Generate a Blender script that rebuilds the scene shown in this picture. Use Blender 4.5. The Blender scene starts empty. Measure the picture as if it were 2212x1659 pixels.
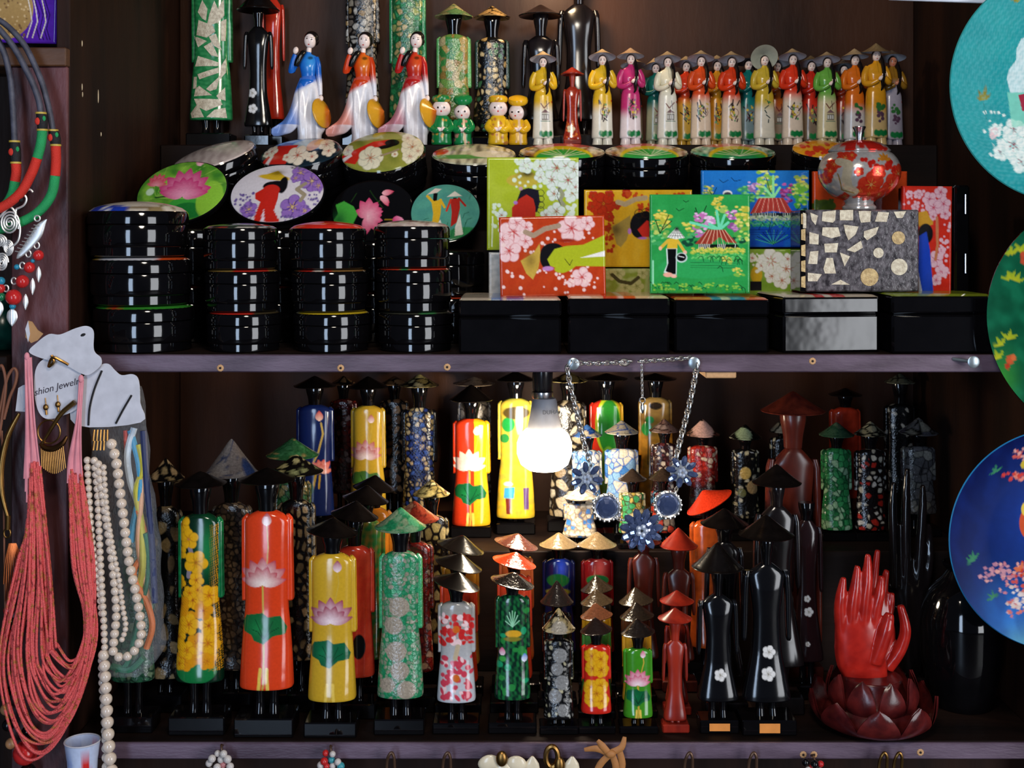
import bpy, math, random
import numpy as np
from mathutils import Vector, Matrix
rnd = random.Random(7)
# ---------------------------------------------------------------- camera, light, exposure
D = 1.6            # camera distance to the shelf fronts (y = 0)
S = 1.0 / 1659     # metres per pixel-unit on the shelf front plane
ZC, HX, HY = 1.45, 1106.0, 500.0
SC = bpy.context.scene
COL = SC.collection
cam = bpy.data.objects.new('camera', bpy.data.cameras.new('camera'))
COL.objects.link(cam)
cam.location = (0, -D, ZC)
cam.rotation_euler = (math.pi / 2, 0, 0)
cam.data.sensor_width = 36
cam.data.lens = 36 * D / (2212 * S)
cam.data.shift_y = -(829.5 - HY) / 2212
cam.data.clip_start = 0.02
SC.camera = cam
SC.view_settings.view_transform = 'Standard'
SC.view_settings.look = 'None'
SC.view_settings.exposure = -0.08
SC.view_settings.gamma = 1.0
SC.view_settings.use_curve_mapping = False
world = bpy.data.worlds.new('world')
SC.world = world
world.use_nodes = True
world.node_tree.nodes['Background'].inputs[0].default_value = (0.62, 0.72, 1.0, 1)
world.node_tree.nodes['Background'].inputs[1].default_value = 0.05


def area(name, loc, target, sx, sy, power, col):
    l = bpy.data.lights.new(name, 'AREA')
    l.shape = 'RECTANGLE'
    l.size, l.size_y, l.energy, l.color = sx, sy, power, col
    o = bpy.data.objects.new(name, l)
    COL.objects.link(o)
    o.location = loc
    d = Vector(target) - Vector(loc)
    o.rotation_euler = d.to_track_quat('-Z', 'Y').to_euler()
    return o


# daylight through the two tall shop openings behind the photographer
area('daylight_opening', (-0.95, -3.6, 1.35), (-0.95, 0, 1.35), 0.6, 2.4, 62, (0.58, 0.75, 1.0))
area('daylight_opening', (2.5, -2.7, 1.45), (0.2, 0.3, 1.35), 1.3, 2.5, 88, (0.92, 0.95, 1.0))
# warm shop lamps: one over the counter, one hung inside the cabinet above the top row
lamp = bpy.data.lights.new('ceiling_lamp', 'AREA')
lamp.shape = 'DISK'
lamp.size = 0.3
lamp.energy = 9.5
lamp.color = (1.0, 0.90, 0.76)
lo = bpy.data.objects.new('ceiling_lamp', lamp)
COL.objects.link(lo)
lo.location = (0.05, -1.15, 2.15)
lo.rotation_euler = (Vector((0.1, 0.4, 1.5)) - Vector(lo.location)).to_track_quat('-Z', 'Y').to_euler()
lamp2 = bpy.data.lights.new('cabinet_lamp', 'POINT')
lamp2.energy = 2.3
lamp2.color = (1.0, 0.72, 0.43)
lamp2.shadow_soft_size = 0.03
lo2 = bpy.data.objects.new('cabinet_lamp', lamp2)
COL.objects.link(lo2)
lo2.location = (0.07, 0.40, 1.90)


# ---------------------------------------------------------------- colour + materials
def lin(c):
    c = np.asarray(c, float) / 255.0
    return np.where(c <= 0.04045, c / 12.92, ((c + 0.055) / 1.055) ** 2.4)


MATS = {}


def mat(name, rgb=None, rough=0.4, metal=0.0, var=0.15, vscale=60, bump=0.0, bscale=200, attr=False, coat=0.0, spec=0.5, trans=0.0, emit=None, stretch=(1, 1, 1), rgb2=None, ior=1.45, sheen=0):
    if name in MATS:
        return MATS[name]
    m = bpy.data.materials.new(name)
    m.use_nodes = True
    nt = m.node_tree
    b = nt.nodes['Principled BSDF']
    b.inputs['Roughness'].default_value = rough
    b.inputs['Metallic'].default_value = metal
    b.inputs['Coat Weight'].default_value = coat
    b.inputs['Coat Roughness'].default_value = 0.06
    b.inputs['Specular IOR Level'].default_value = spec
    b.inputs['Transmission Weight'].default_value = trans
    b.inputs['IOR'].default_value = ior
    tc = nt.nodes.new('ShaderNodeTexCoord')
    mp = nt.nodes.new('ShaderNodeMapping')
    mp.inputs['Scale'].default_value = stretch
    nt.links.new(tc.outputs['Object'], mp.inputs['Vector'])
    nz = nt.nodes.new('ShaderNodeTexNoise')
    nz.inputs['Scale'].default_value = vscale
    nz.inputs['Detail'].default_value = 5
    nt.links.new(mp.outputs['Vector'], nz.inputs['Vector'])
    mx = nt.nodes.new('ShaderNodeMix')
    mx.data_type = 'RGBA'
    if attr:
        mx.blend_type = 'MULTIPLY'
        at = nt.nodes.new('ShaderNodeAttribute')
        at.attribute_name = 'Col'
        nt.links.new(at.outputs['Color'], mx.inputs['A'])
        cr = nt.nodes.new('ShaderNodeMapRange')
        cr.inputs['From Min'].default_value = 0.3
        cr.inputs['From Max'].default_value = 0.7
        cr.inputs['To Min'].default_value = 1 - var
        cr.inputs['To Max'].default_value = 1.0
        nt.links.new(nz.outputs['Fac'], cr.inputs['Value'])
        nt.links.new(cr.outputs['Result'], mx.inputs['B'])
        mx.inputs['Factor'].default_value = 1.0
    else:
        a = lin(rgb)
        c2 = lin(rgb2) if rgb2 is not None else a * (1 - var)
        mx.inputs['A'].default_value = (*a, 1)
        mx.inputs['B'].default_value = (*c2, 1)
        cr = nt.nodes.new('ShaderNodeMapRange')
        cr.inputs['From Min'].default_value = 0.35
        cr.inputs['From Max'].default_value = 0.65
        nt.links.new(nz.outputs['Fac'], cr.inputs['Value'])
        nt.links.new(cr.outputs['Result'], mx.inputs['Factor'])
    nt.links.new(mx.outputs['Result'], b.inputs['Base Color'])
    if bump:
        n2 = nt.nodes.new('ShaderNodeTexNoise')
        n2.inputs['Scale'].default_value = bscale
        n2.inputs['Detail'].default_value = 3
        nt.links.new(mp.outputs['Vector'], n2.inputs['Vector'])
        bp = nt.nodes.new('ShaderNodeBump')
        bp.inputs['Strength'].default_value = bump
        bp.inputs['Distance'].default_value = 0.002
        nt.links.new(n2.outputs['Fac'], bp.inputs['Height'])
        nt.links.new(bp.outputs['Normal'], b.inputs['Normal'])
    if emit:
        b.inputs['Emission Color'].default_value = (*lin(emit[0]), 1)
        b.inputs['Emission Strength'].default_value = emit[1]
    MATS[name] = m
    return m


LAC = mat('painted_lacquer', attr=True, rough=0.13, var=0.12, vscale=300, bump=0.04, bscale=90, spec=0.6)
MOS = mat('mosaic_lacquer', attr=True, rough=0.16, var=0.4, vscale=380, bump=0.35, bscale=260, spec=0.6)
CER = mat('painted_ceramic', attr=True, rough=0.2, var=0.1, vscale=200, bump=0.05, bscale=120)
MATTE = mat('matte_paint', attr=True, rough=0.55, var=0.2, vscale=250, bump=0.2, bscale=300)
BLK = mat('black_lacquer', (9, 8, 10), rough=0.07, var=0.3, vscale=40, bump=0.02, bscale=60, spec=0.6)
BLK3 = mat('black_wavy_lacquer', (11, 10, 12), rough=0.13, var=0.3, vscale=40, bump=0.5, bscale=14, spec=0.6)
BLK2 = mat('black_satin_lacquer', (14, 12, 13), rough=0.22, var=0.3, vscale=80, bump=0.08, bscale=120)
HATB = mat('black_hat_paint', (16, 12, 11), rough=0.2, var=0.4, vscale=90, bump=0.1, bscale=200)
WOOD = mat('dark_cabinet_wood', (44, 24, 15), rough=0.55, var=0.5, vscale=14, bump=0.25, bscale=120, stretch=(1, 1, 0.15), rgb2=(24, 13, 9), spec=0.15)
BACKW = mat('varnished_back_panel', (66, 38, 23), rough=0.5, vscale=9, bump=0.2, bscale=120, stretch=(1, 1, 0.25), rgb2=(40, 22, 14), spec=0.2)
WOODH = mat('dark_cabinet_wood_boards', (36, 22, 17), rough=0.6, vscale=14, bump=0.25, bscale=120, stretch=(0.12, 1, 1), rgb2=(18, 10, 8), spec=0.15)
EDGE = mat('worn_purple_shelf_paint', (102, 84, 100), rough=0.45, vscale=22, bump=0.3, bscale=260, stretch=(0.35, 1, 1.6), rgb2=(64, 48, 60), spec=0.4)
POST = mat('worn_plum_post_paint', (98, 56, 58), rough=0.5, vscale=16, bump=0.3, bscale=200, stretch=(1, 1, 0.4), rgb2=(44, 24, 30), spec=0.4)
DWOOD = mat('dark_carved_wood', (26, 20, 21), rough=0.16, vscale=70, rgb2=(12, 9, 10), stretch=(1, 1, 0.2), spec=0.6)
RWOOD = mat('red_carved_wood', (150, 42, 26), rough=0.24, vscale=60, rgb2=(112, 26, 18), stretch=(1, 1, 0.2))
BWOOD = mat('red_brown_carved_wood', (96, 36, 24), rough=0.24, vscale=60, rgb2=(60, 20, 16), stretch=(1, 1, 0.2))
SILV = mat('silver_metal', (205, 205, 210), rough=0.25, metal=1, var=0.2)
BRASS = mat('aged_brass', (150, 112, 62), rough=0.35, metal=1, var=0.4)
STEEL = mat('steel_chain', (224, 220, 216), rough=0.32, metal=1, var=0.2)


# ---------------------------------------------------------------- painting: colours laid on a surface's own vertices
class Paint:
    def __init__(s, V, base=(128, 128, 128)):
        s.X, s.Y, s.O = V[:, 0], V[:, 1], V[:, 2]
        s.x, s.y, s.k = s.X, s.Y, 1.0
        s.c = np.tile(lin(base), (len(V), 1))

    def frame(s, ox, oy, k):
        s.x, s.y, s.k = (s.X - ox) * k, (s.Y - oy) * k, k
        return s

    def put(s, a, col):
        a = np.clip(a, 0, 1)[:, None]
        col = col if isinstance(col, np.ndarray) else lin(col)
        s.c = s.c * (1 - a) + a * col

    def ell(s, cx, cy, rx, ry, col, rot=0, soft=1.6, a=1.0):
        dx, dy = s.x - cx, s.y - cy
        if rot:
            r = math.radians(rot)
            dx, dy = dx * math.cos(r) + dy * math.sin(r), -dx * math.sin(r) + dy * math.cos(r)
        d = np.sqrt((dx / rx) ** 2 + (dy / ry) ** 2)
        s.put(a * ((1 - d) * min(rx, ry) / (soft * s.k) + 0.5), col)

    def glow(s, cx, cy, rx, ry, col, a=1.0):
        d = ((s.x - cx) / rx) ** 2 + ((s.y - cy) / ry) ** 2
        s.put(a * np.exp(-d * 1.5), col)

    def ring(s, cx, cy, r, w, col, ry=None):
        ry = ry or r
        d = np.abs(np.sqrt(((s.x - cx) / r) ** 2 + ((s.y - cy) / ry) ** 2) - 1) * r
        s.put((w / 2 - d) / s.k + 0.5, col)

    def poly(s, pts, col, a=1.0):
        ins = np.zeros(len(s.x), bool)
        d = np.full(len(s.x), 1e9)
        n = len(pts)
        for i in range(n):
            x0, y0 = pts[i]
            x1, y1 = pts[(i + 1) % n]
            L = max((x1 - x0) ** 2 + (y1 - y0) ** 2, 1e-9)
            t = np.clip(((s.x - x0) * (x1 - x0) + (s.y - y0) * (y1 - y0)) / L, 0, 1)
            d = np.minimum(d, np.hypot(s.x - x0 - t * (x1 - x0), s.y - y0 - t * (y1 - y0)))
            if y0 == y1:
                continue
            c = (s.y < y0) != (s.y < y1)
            ins ^= c & (s.x < (x1 - x0) * (s.y - y0) / (y1 - y0) + x0)
        s.put(np.clip(np.where(ins, d, -d) / (1.3 * s.k) + .5, 0, 1) * a, col)

    def line(s, pts, w, col, a=1.0):
        d = np.full(len(s.x), 1e9)
        for (x0, y0), (x1, y1) in zip(pts, pts[1:]):
            L = max((x1 - x0) ** 2 + (y1 - y0) ** 2, 1e-9)
            t = np.clip(((s.x - x0) * (x1 - x0) + (s.y - y0) * (y1 - y0)) / L, 0, 1)
            d = np.minimum(d, np.hypot(s.x - x0 - t * (x1 - x0), s.y - y0 - t * (y1 - y0)))
        s.put(a * ((w / 2 - d) / s.k + 0.5), col)

    def petal(s, cx, cy, ang, L, w, c0, c1, a=1.0):
        r = math.radians(ang)
        dx, dy = s.x - cx, s.y - cy
        u = (dx * math.cos(r) - dy * math.sin(r)) / L
        v = (dx * math.sin(r) + dy * math.cos(r)) / w
        uu = np.clip(u, 0, 1)
        hw = np.sin(np.pi * uu ** 0.75) ** 0.8 * 0.5
        al = np.where((u > 0) & (u < 1), (hw - np.abs(v)) * w / (1.4 * s.k) + 0.5, 0)
        t = np.clip(uu + 0.35 * np.abs(v), 0, 1)[:, None] ** 1.2
        s.put(a * al, lin(c0) * (1 - t) + lin(c1) * t)

    def lotus(s, cx, cy, r, tip=(225, 60, 90), base=(250, 225, 225), core=(240, 190, 60), n=5, spread=150):
        for i in range(n):
            s.petal(cx, cy + r * .25, 90 - spread / 2 + spread * i / (n - 1), r * 1.15, r * .6, base, tip)
        s.ell(cx, cy - r * .1, r * .22, r * .16, core)
        for i in range(n - 1):
            s.petal(cx, cy + r * .35, 90 - spread * .42 + spread * .84 * i / (n - 2), r * .85, r * .55, base, tip)
        for ang in (8, 172):
            s.petal(cx, cy + r * .3, ang, r * 1.05, r * .42, base, tip)

    def bud(s, cx, cy, r, tip=(215, 70, 80), base=(245, 215, 210), ang=90):
        s.petal(cx, cy + r, ang, 2 * r, r * 1.5, base, tip)

    def blossom(s, cx, cy, r, col=(240, 235, 232), core=(180, 60, 50), n=5, rot=0, shade=None):
        for i in range(n):
            an = math.radians(rot + 360 * i / n)
            s.ell(cx + .56 * r * math.cos(an), cy + .56 * r * math.sin(an), .47 * r, .47 * r, shade or tuple(v * .86 for v in col))
            s.ell(cx + .6 * r * math.cos(an), cy + .6 * r * math.sin(an), .4 * r, .4 * r, col)
        for i in range(7):
            an = math.radians(rot + 20 + 360 * i / 7)
            s.line([(cx, cy), (cx + .4 * r * math.cos(an), cy + .4 * r * math.sin(an))], max(.05 * r, .8 * s.k), core, .9)

    def dots(s, seed, n, box, r, col, jit=.4):
        q = random.Random(seed)
        for _ in range(n):
            rr = r * (1 + jit * (q.random() * 2 - 1))
            s.ell(q.uniform(box[0], box[2]), q.uniform(box[1], box[3]), rr, rr, col)

    def vor(s, seed, cell, cols, gap=2.0, gapcol=(12, 10, 10), box=None, ymul=1.0, mask=None, drop=0.0, dark=.25):
        """crazy-paved shell chips; 3-D cells so they follow any surface"""
        q = np.random.RandomState(seed)
        P = np.stack([s.X / cell, s.Y / cell / ymul, s.O / cell], 1)
        lo, hi = P.min(0), P.max(0)
        g = [np.arange(math.floor(lo[i]) - 1, math.ceil(hi[i]) + 2) for i in range(3)]
        G = np.stack(np.meshgrid(*g, indexing='ij'), -1).reshape(-1, 3).astype(float)
        G += q.uniform(-.42, .42, G.shape)
        cc = q.randint(0, len(cols), len(G))
        br = 1 - dark * q.random(len(G))
        keep = q.random(len(G)) >= drop
        n = len(P)
        i1 = np.zeros(n, int)
        d1 = np.full(n, 1e9)
        d2 = np.full(n, 1e9)
        st = max(1, int(4e6 // len(G)))
        for a in range(0, n, st):
            dd = ((P[a:a + st, None, :] - G[None]) ** 2).sum(2)
            part = np.argpartition(dd, 1, axis=1)[:, :2]
            da = np.take_along_axis(dd, part, 1)
            o = np.argsort(da, 1)
            part = np.take_along_axis(part, o, 1)
            da = np.sqrt(np.take_along_axis(da, o, 1))
            i1[a:a + st] = part[:, 0]
            d1[a:a + st], d2[a:a + st] = da[:, 0], da[:, 1]
        e = (d2 - d1) * cell * .5
        al = np.clip((e - gap * .5) / 1.0 + .5, 0, 1) * keep[i1]
        C = np.array([lin(c) for c in cols])[cc[i1]] * br[i1][:, None]
        G0 = lin(gapcol) if gapcol is not None else s.c
        full = G0 * (1 - al[:, None]) + C * al[:, None]
        if mask is None:
            s.c = full
        else:
            mk = np.clip(mask, 0, 1)[:, None]
            s.c = s.c * (1 - mk) + full * mk

    def vgrad(s, y0, y1, c0, c1):
        t = np.clip((s.y - y0) / (y1 - y0), 0, 1)[:, None]
        t = t * t * (3 - 2 * t)
        s.c = lin(c0) * (1 - t) + lin(c1) * t

    def mottle(s, seed, scale, col, amt):
        q = np.random.RandomState(seed)
        v = np.zeros(len(s.X))
        for i in range(7):
            th = q.uniform(0, 6.28)
            f = q.uniform(.6, 1.8) / scale
            v += np.sin((s.X * math.cos(th) + s.Y * math.sin(th)) * f * 6.28 + q.uniform(0, 6.28))
        s.put(amt * np.clip(v / 4 + .35, 0, 1), col)


# ---------------------------------------------------------------- mesh building in pixel-units: x right, y down, o towards the viewer
def smooth_rows(rows, nv):
    R = np.array(rows, float)
    t = R[:, 0]
    tt = np.linspace(t[0], t[-1], nv)
    tt = np.unique(np.concatenate([tt, t]))
    out = [tt]
    h = np.diff(t)
    for c in range(1, R.shape[1]):
        y = R[:, c]
        d = np.diff(y) / h
        m = np.zeros(len(t))
        m[0], m[-1] = d[0], d[-1]
        for i in range(1, len(t) - 1):
            if d[i - 1] * d[i] > 0:
                w1, w2 = 2 * h[i] + h[i - 1], h[i] + 2 * h[i - 1]
                m[i] = (w1 + w2) / (w1 / d[i - 1] + w2 / d[i])
        i = np.clip(np.searchsorted(t, tt, 'right') - 1, 0, len(t) - 2)
        u = (tt - t[i]) / h[i]
        out.append((1 + 2 * u) * (1 - u) ** 2 * y[i] + u * (1 - u) ** 2 * h[i] * m[i] + u * u * (3 - 2 * u) * y[i + 1] + u * u * (u - 1) * h[i] * m[i + 1])
    return np.stack(out, 1)


class MB:
    def __init__(s):
        s.V, s.F, s.n, s.C = [], [], 0, None

    def add(s, V, F):
        V = np.asarray(V, float)
        s.V.append(V)
        s.F.extend([[i + s.n for i in f] for f in F])
        s.n += len(V)
        return s

    @property
    def verts(s):
        return np.concatenate(s.V) if s.V else np.zeros((0, 3))

    def grid(s, P, close=False, cap0=False, cap1=False):
        P = np.asarray(P, float)
        nv, nu = P.shape[:2]
        V = P.reshape(-1, 3)
        idx = np.arange(nv * nu).reshape(nv, nu)
        if close:
            idx = np.concatenate([idx, idx[:, :1]], 1)
        F = np.stack([idx[:-1, :-1], idx[:-1, 1:], idx[1:, 1:], idx[1:, :-1]], -1).reshape(-1, 4)
        extra = []
        m = len(V)
        for flag, row in ((cap0, 0), (cap1, nv - 1)):
            if flag:
                V = np.concatenate([V, P[row].mean(0)[None]])
                r = idx[row]
                for a, b in zip(r[:-1], r[1:]):
                    extra.append([int(a), int(b), m])
                m += 1
        s.V.append(V)
        s.F.extend((F + s.n).tolist())
        s.F.extend([[i + s.n for i in f] for f in extra])
        s.n += len(V)
        return s

    def loft(s, rows, nf=24, nb=8, nv=30, e=.8):
        """rows (py, x_left, x_right, half_thickness[, o_centre])"""
        rows = [tuple(r) + (0,) * (5 - len(r)) for r in rows]
        R = smooth_rows(rows, nv)
        a = np.concatenate([np.linspace(math.pi, 0, nf, endpoint=False), np.linspace(0, -math.pi, nb, endpoint=False)])
        # even spacing across the front
        ca, sa = np.cos(a), np.sin(a)
        fr = np.arange(nf)
        ca[fr] = np.linspace(-1, 1, nf, endpoint=False)
        sa[fr] = np.sqrt(np.clip(1 - np.abs(ca[fr]) ** 2, 0, 1))
        cx = np.sign(ca) * np.abs(ca) ** (1 if e == 1 else .95)
        sy = np.sign(sa) * np.abs(sa) ** e
        xc, hw = (R[:, 1] + R[:, 2]) / 2, (R[:, 2] - R[:, 1]) / 2
        P = np.zeros((len(R), len(a), 3))
        P[:, :, 0] = xc[:, None] + hw[:, None] * cx[None]
        P[:, :, 1] = R[:, 0][:, None]
        P[:, :, 2] = R[:, 4][:, None] + R[:, 3][:, None] * sy[None]
        return s.grid(P, True, True, True)

    def tube(s, pts, r, n=8, closed=False, sq=1.0, sub=0):
        P = np.array(pts, float)
        if sub:
            P = curve(P, sub, closed)
        m = len(P)
        r = np.broadcast_to(np.asarray(r, float), (m,)) if np.ndim(r) == 0 or len(r) == m else np.interp(np.linspace(0, 1, m), np.linspace(0, 1, len(r)), r)
        T = np.roll(P, -1, 0) - np.roll(P, 1, 0) if closed else np.gradient(P, axis=0)
        T /= np.maximum(np.linalg.norm(T, axis=1), 1e-9)[:, None]
        up = np.array([0, 0, 1.]) if abs(T[0][2]) < .9 else np.array([1., 0, 0])
        N = np.zeros_like(P)
        v = up - T[0] * (up @ T[0])
        N[0] = v / np.linalg.norm(v)
        for i in range(1, m):
            v = N[i - 1] - T[i] * (N[i - 1] @ T[i])
            N[i] = v / max(np.linalg.norm(v), 1e-9)
        B = np.cross(T, N)
        a = np.linspace(0, 2 * math.pi, n, endpoint=False)
        G = P[:, None] + r[:, None, None] * (np.cos(a)[None, :, None] * N[:, None] * sq + np.sin(a)[None, :, None] * B[:, None])
        if closed:
            G = np.concatenate([G, G[:1]])
            return s.grid(G, True)
        return s.grid(G, True, True, True)

    def sph(s, c, r, nu=12, nv=8, rot=0):
        r = (r, r, r) if np.ndim(r) == 0 else r
        th = np.linspace(0.12, math.pi - .12, nv)
        ph = np.linspace(0, 2 * math.pi, nu, endpoint=False)
        P = np.zeros((nv, nu, 3))
        P[..., 0] = r[0] * np.sin(th)[:, None] * np.cos(ph)
        P[..., 1] = -r[1] * np.cos(th)[:, None]
        P[..., 2] = r[2] * np.sin(th)[:, None] * np.sin(ph)
        if rot:
            q = math.radians(rot)
            x, y = P[..., 0].copy(), P[..., 1].copy()
            P[..., 0], P[..., 1] = x * math.cos(q) - y * math.sin(q), x * math.sin(q) + y * math.cos(q)
        return s.grid(P + np.array(c, float), True, True, True)

    def box(s, x0, x1, y0, y1, o0, o1, b=1.5):
        lo, hi = np.array([x0, y0, o0], float), np.array([x1, y1, o1], float)
        b = min(b, *(abs(hi - lo) * .45))
        V, ix = [], {}
        for cx in (0, 1):
            for cy in (0, 1):
                for cz in (0, 1):
                    c = np.where([cx, cy, cz], hi, lo)
                    d = np.where([cx, cy, cz], -1, 1) * b
                    for ax in range(3):  # vertex lying on the face of axis ax
                        v = c + d
                        v[ax] = c[ax]
                        ix[(cx, cy, cz, ax)] = len(V)
                        V.append(v)
        F = []
        for ax in range(3):
            o = [i for i in range(3) if i != ax]
            for sd in (0, 1):
                q = []
                for a2, b2 in ((0, 0), (1, 0), (1, 1), (0, 1)):
                    k = [0, 0, 0]
                    k[ax], k[o[0]], k[o[1]] = sd, a2, b2
                    q.append(ix[(*k, ax)])
                F.append(q)
        for ax in range(3):  # edges along ax
            o = [i for i in range(3) if i != ax]
            for a2 in (0, 1):
                for b2 in (0, 1):
                    k0, k1 = [0, 0, 0], [0, 0, 0]
                    for k, w in ((k0, 0), (k1, 1)):
                        k[ax], k[o[0]], k[o[1]] = w, a2, b2
                    F.append([ix[(*k0, o[0])], ix[(*k1, o[0])], ix[(*k1, o[1])], ix[(*k0, o[1])]])
        for cx in (0, 1):
            for cy in (0, 1):
                for cz in (0, 1):
                    F.append([ix[(cx, cy, cz, 0)], ix[(cx, cy, cz, 1)], ix[(cx, cy, cz, 2)]])
        return s.add(V, F)

    def lathe(s, cx, prof, o0=0, n=28, cap=True):
        """prof [(radius, py)] round a vertical axis"""
        Pf = np.array(prof, float)
        a = np.linspace(0, 2 * math.pi, n, endpoint=False)
        P = np.zeros((len(Pf), n, 3))
        P[..., 0] = cx + Pf[:, 0][:, None] * np.cos(a)
        P[..., 1] = Pf[:, 1][:, None]
        P[..., 2] = o0 + Pf[:, 0][:, None] * np.sin(a)
        return s.grid(P, True, cap, cap)

    def prism(s, pts, o0, o1):
        n = len(pts)
        V = [(x, y, o0) for x, y in pts] + [(x, y, o1) for x, y in pts]
        F = [list(range(n)), list(range(n, 2 * n))] + [[i, (i + 1) % n, n + (i + 1) % n, n + i] for i in range(n)]
        return s.add(V, F)

    def rot(s, ang, axis, piv):
        """rotate everything so far; axis 'o' rolls, 'x' tips, 'y' turns"""
        q = math.radians(ang)
        i, j = {'o': (0, 1), 'x': (1, 2), 'y': (0, 2)}[axis]
        for V in s.V:
            a, b = V[:, i] - piv[i], V[:, j] - piv[j]
            V[:, i], V[:, j] = piv[i] + a * math.cos(q) - b * math.sin(q), piv[j] + a * math.sin(q) + b * math.cos(q)
        return s

    def paint(s, fn, base=(128, 128, 128)):
        p = Paint(s.verts, base)
        if fn:
            fn(p)
        s.C = p.c
        return s


def curve(P, sub, closed=False):
    P = np.asarray(P, float)
    n = len(P)
    out = []
    rng = range(n if closed else n - 1)
    for i in rng:
        if closed:
            p0, p1, p2, p3 = P[(i - 1) % n], P[i], P[(i + 1) % n], P[(i + 2) % n]
        else:
            p0, p1, p2, p3 = P[max(i - 1, 0)], P[i], P[i + 1], P[min(i + 2, n - 1)]
        for t in np.linspace(0, 1, sub, endpoint=False):
            out.append(.5 * ((2 * p1) + (-p0 + p2) * t + (2 * p0 - 5 * p1 + 4 * p2 - p3) * t * t + (-p0 + 3 * p1 - 3 * p2 + p3) * t ** 3))
    if not closed:
        out.append(P[-1])
    return np.array(out)


def K(y):
    return 1 + y / D


def W(V, y):
    k = S * K(y)
    V = np.asarray(V, float).reshape(-1, 3)
    return np.stack([(V[:, 0] - HX) * k, y - V[:, 2] * k, ZC + (HY - V[:, 1]) * k], 1)


def PY(z, y):
    return HY + (ZC - z) / (S * K(y))


LOC = {}


def link_mesh(name, verts, faces, m, col=None, sharp=40):
    me = bpy.data.meshes.new(name)
    me.from_pydata(verts.tolist(), [], faces)
    me.polygons.foreach_set('use_smooth', np.ones(len(me.polygons), bool))
    if sharp is not None:
        me.set_sharp_from_angle(angle=math.radians(sharp))
    if col is not None:
        at = me.color_attributes.new('Col', 'FLOAT_COLOR', 'POINT')
        at.data.foreach_set('color', np.concatenate([col, np.ones((len(col), 1))], 1).astype(np.float32).ravel())
    me.materials.append(m)
    o = bpy.data.objects.new(name, me)
    COL.objects.link(o)
    return o


def props(o, label=None, cat=None, group=None, kind=None):
    for k, v in (('label', label), ('category', cat), ('group', group), ('kind', kind)):
        if v:
            o[k] = v
    return o


def thing(name, label, cat, x, py, y, group=None):
    o = bpy.data.objects.new(name, None)
    o.empty_display_size = 0.01
    COL.objects.link(o)
    loc = W([(x, py, 0)], y)[0]
    o.location = loc
    LOC[o.name] = (loc, y)
    return props(o, label, cat, group)


def part(root, name, mb, m, label=None, kind=None, sharp=40, y=None):
    loc, y0 = LOC[root.name]
    o = link_mesh(name, W(mb.verts, y0 if y is None else y) - loc, mb.F, m, mb.C, sharp)
    o.parent = root
    LOC[o.name] = (loc, y0 if y is None else y)
    return props(o, label, None, None, kind)


def solo(name, label, cat, mb, m, y, group=None, kind=None, sharp=40):
    V = W(mb.verts, y)
    loc = np.array([V[:, 0].mean(), V[:, 1].mean(), V[:, 2].min()])
    o = link_mesh(name, V - loc, mb.F, m, mb.C, sharp)
    o.location = loc
    LOC[o.name] = (loc, y)
    return props(o, label, cat, group, kind)


def piece(root, name, me, c, y, scale=1.0, euler=(0, 0, 0)):
    """a further copy of one shared mesh, placed as a part"""
    loc = LOC[root.name][0]
    o = bpy.data.objects.new(name, me)
    COL.objects.link(o)
    o.parent = root
    o.location = W([c], y)[0] - loc
    o.rotation_euler = euler
    o.scale = (scale,) * 3 if np.ndim(scale) == 0 else scale
    LOC[o.name] = (loc, y)
    return o


def unit_mesh(name, mb, m, sharp=60):
    """mesh in pixel-units about its own centre, scaled to the front plane"""
    V = mb.verts
    V = np.stack([V[:, 0], -V[:, 2], -V[:, 1]], 1) * S
    o = link_mesh(name, V, mb.F, m, mb.C, sharp)
    me = o.data
    bpy.data.objects.remove(o)
    return me
# ---------------------------------------------------------------- the room and the cabinet
def mbox(name, x0, x1, y0, y1, z0, z1, m, root=None, b=.0015, label=None):
    mb = MB().box(x0, x1, y0, y1, z0, z1, b)
    V = mb.verts
    if root is None:
        o = link_mesh(name, V, mb.F, m)
        return props(o, label, None, None, 'structure')
    loc = LOC[root.name][0]
    o = link_mesh(name, V - loc, mb.F, m)
    o.parent = root
    LOC[o.name] = (loc, 0)
    return props(o, label)


def xx(px):
    return (px - HX) * S


def zz(py):
    return ZC + (HY - py) * S


Z_LOW, Z_MID, Z_STEP, Z_R2, Z_R3 = zz(1605), zz(766), .966, 1.452, 1.592
YB = .53
FLOOR = mat('dark_floor_tiles', (52, 46, 42), rough=.5, vscale=6, rgb2=(36, 32, 30))
PLAST = mat('dark_shop_plaster', (58, 48, 44), rough=.8, vscale=5, rgb2=(40, 34, 32))
mbox('floor', -3, 3, -4, .75, -.05, 0, FLOOR)
mbox('wall_back', -3, 3, .72, .78, 0, 3, PLAST)
cab = thing('display_cabinet', 'dark brown wooden display cabinet with worn plum shelf edges holding the souvenirs', 'cabinet', 1106, PY(0, 0), 0)
xl, xr = xx(150), xx(2262)
mbox('back_panel', xl, xr, YB, YB + .015, .3, 2.4, BACKW, cab)
mbox('side_panel', xl - .018, xl, .002, YB + .01, .3, 2.4, WOOD, cab)
mbox('side_panel', xr, xr + .02, .002, YB + .01, .3, 2.4, WOOD, cab)
for zt, th in ((Z_MID, .0225), (Z_LOW, .021)):
    sb = mbox('shelf_board', xl + .0005, xr - .0005, .0062, YB, zt - th, zt, WOODH, cab)
    mbox('shelf_edge', xl + .0005, xr - .0005, 0, .006, zt - th - .0004, zt - .0002, EDGE, sb, label='worn plum painted shelf edge')
mbox('base_panel', xl, xr, .06, .08, .3, Z_LOW - .022, WOOD, cab)
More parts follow.
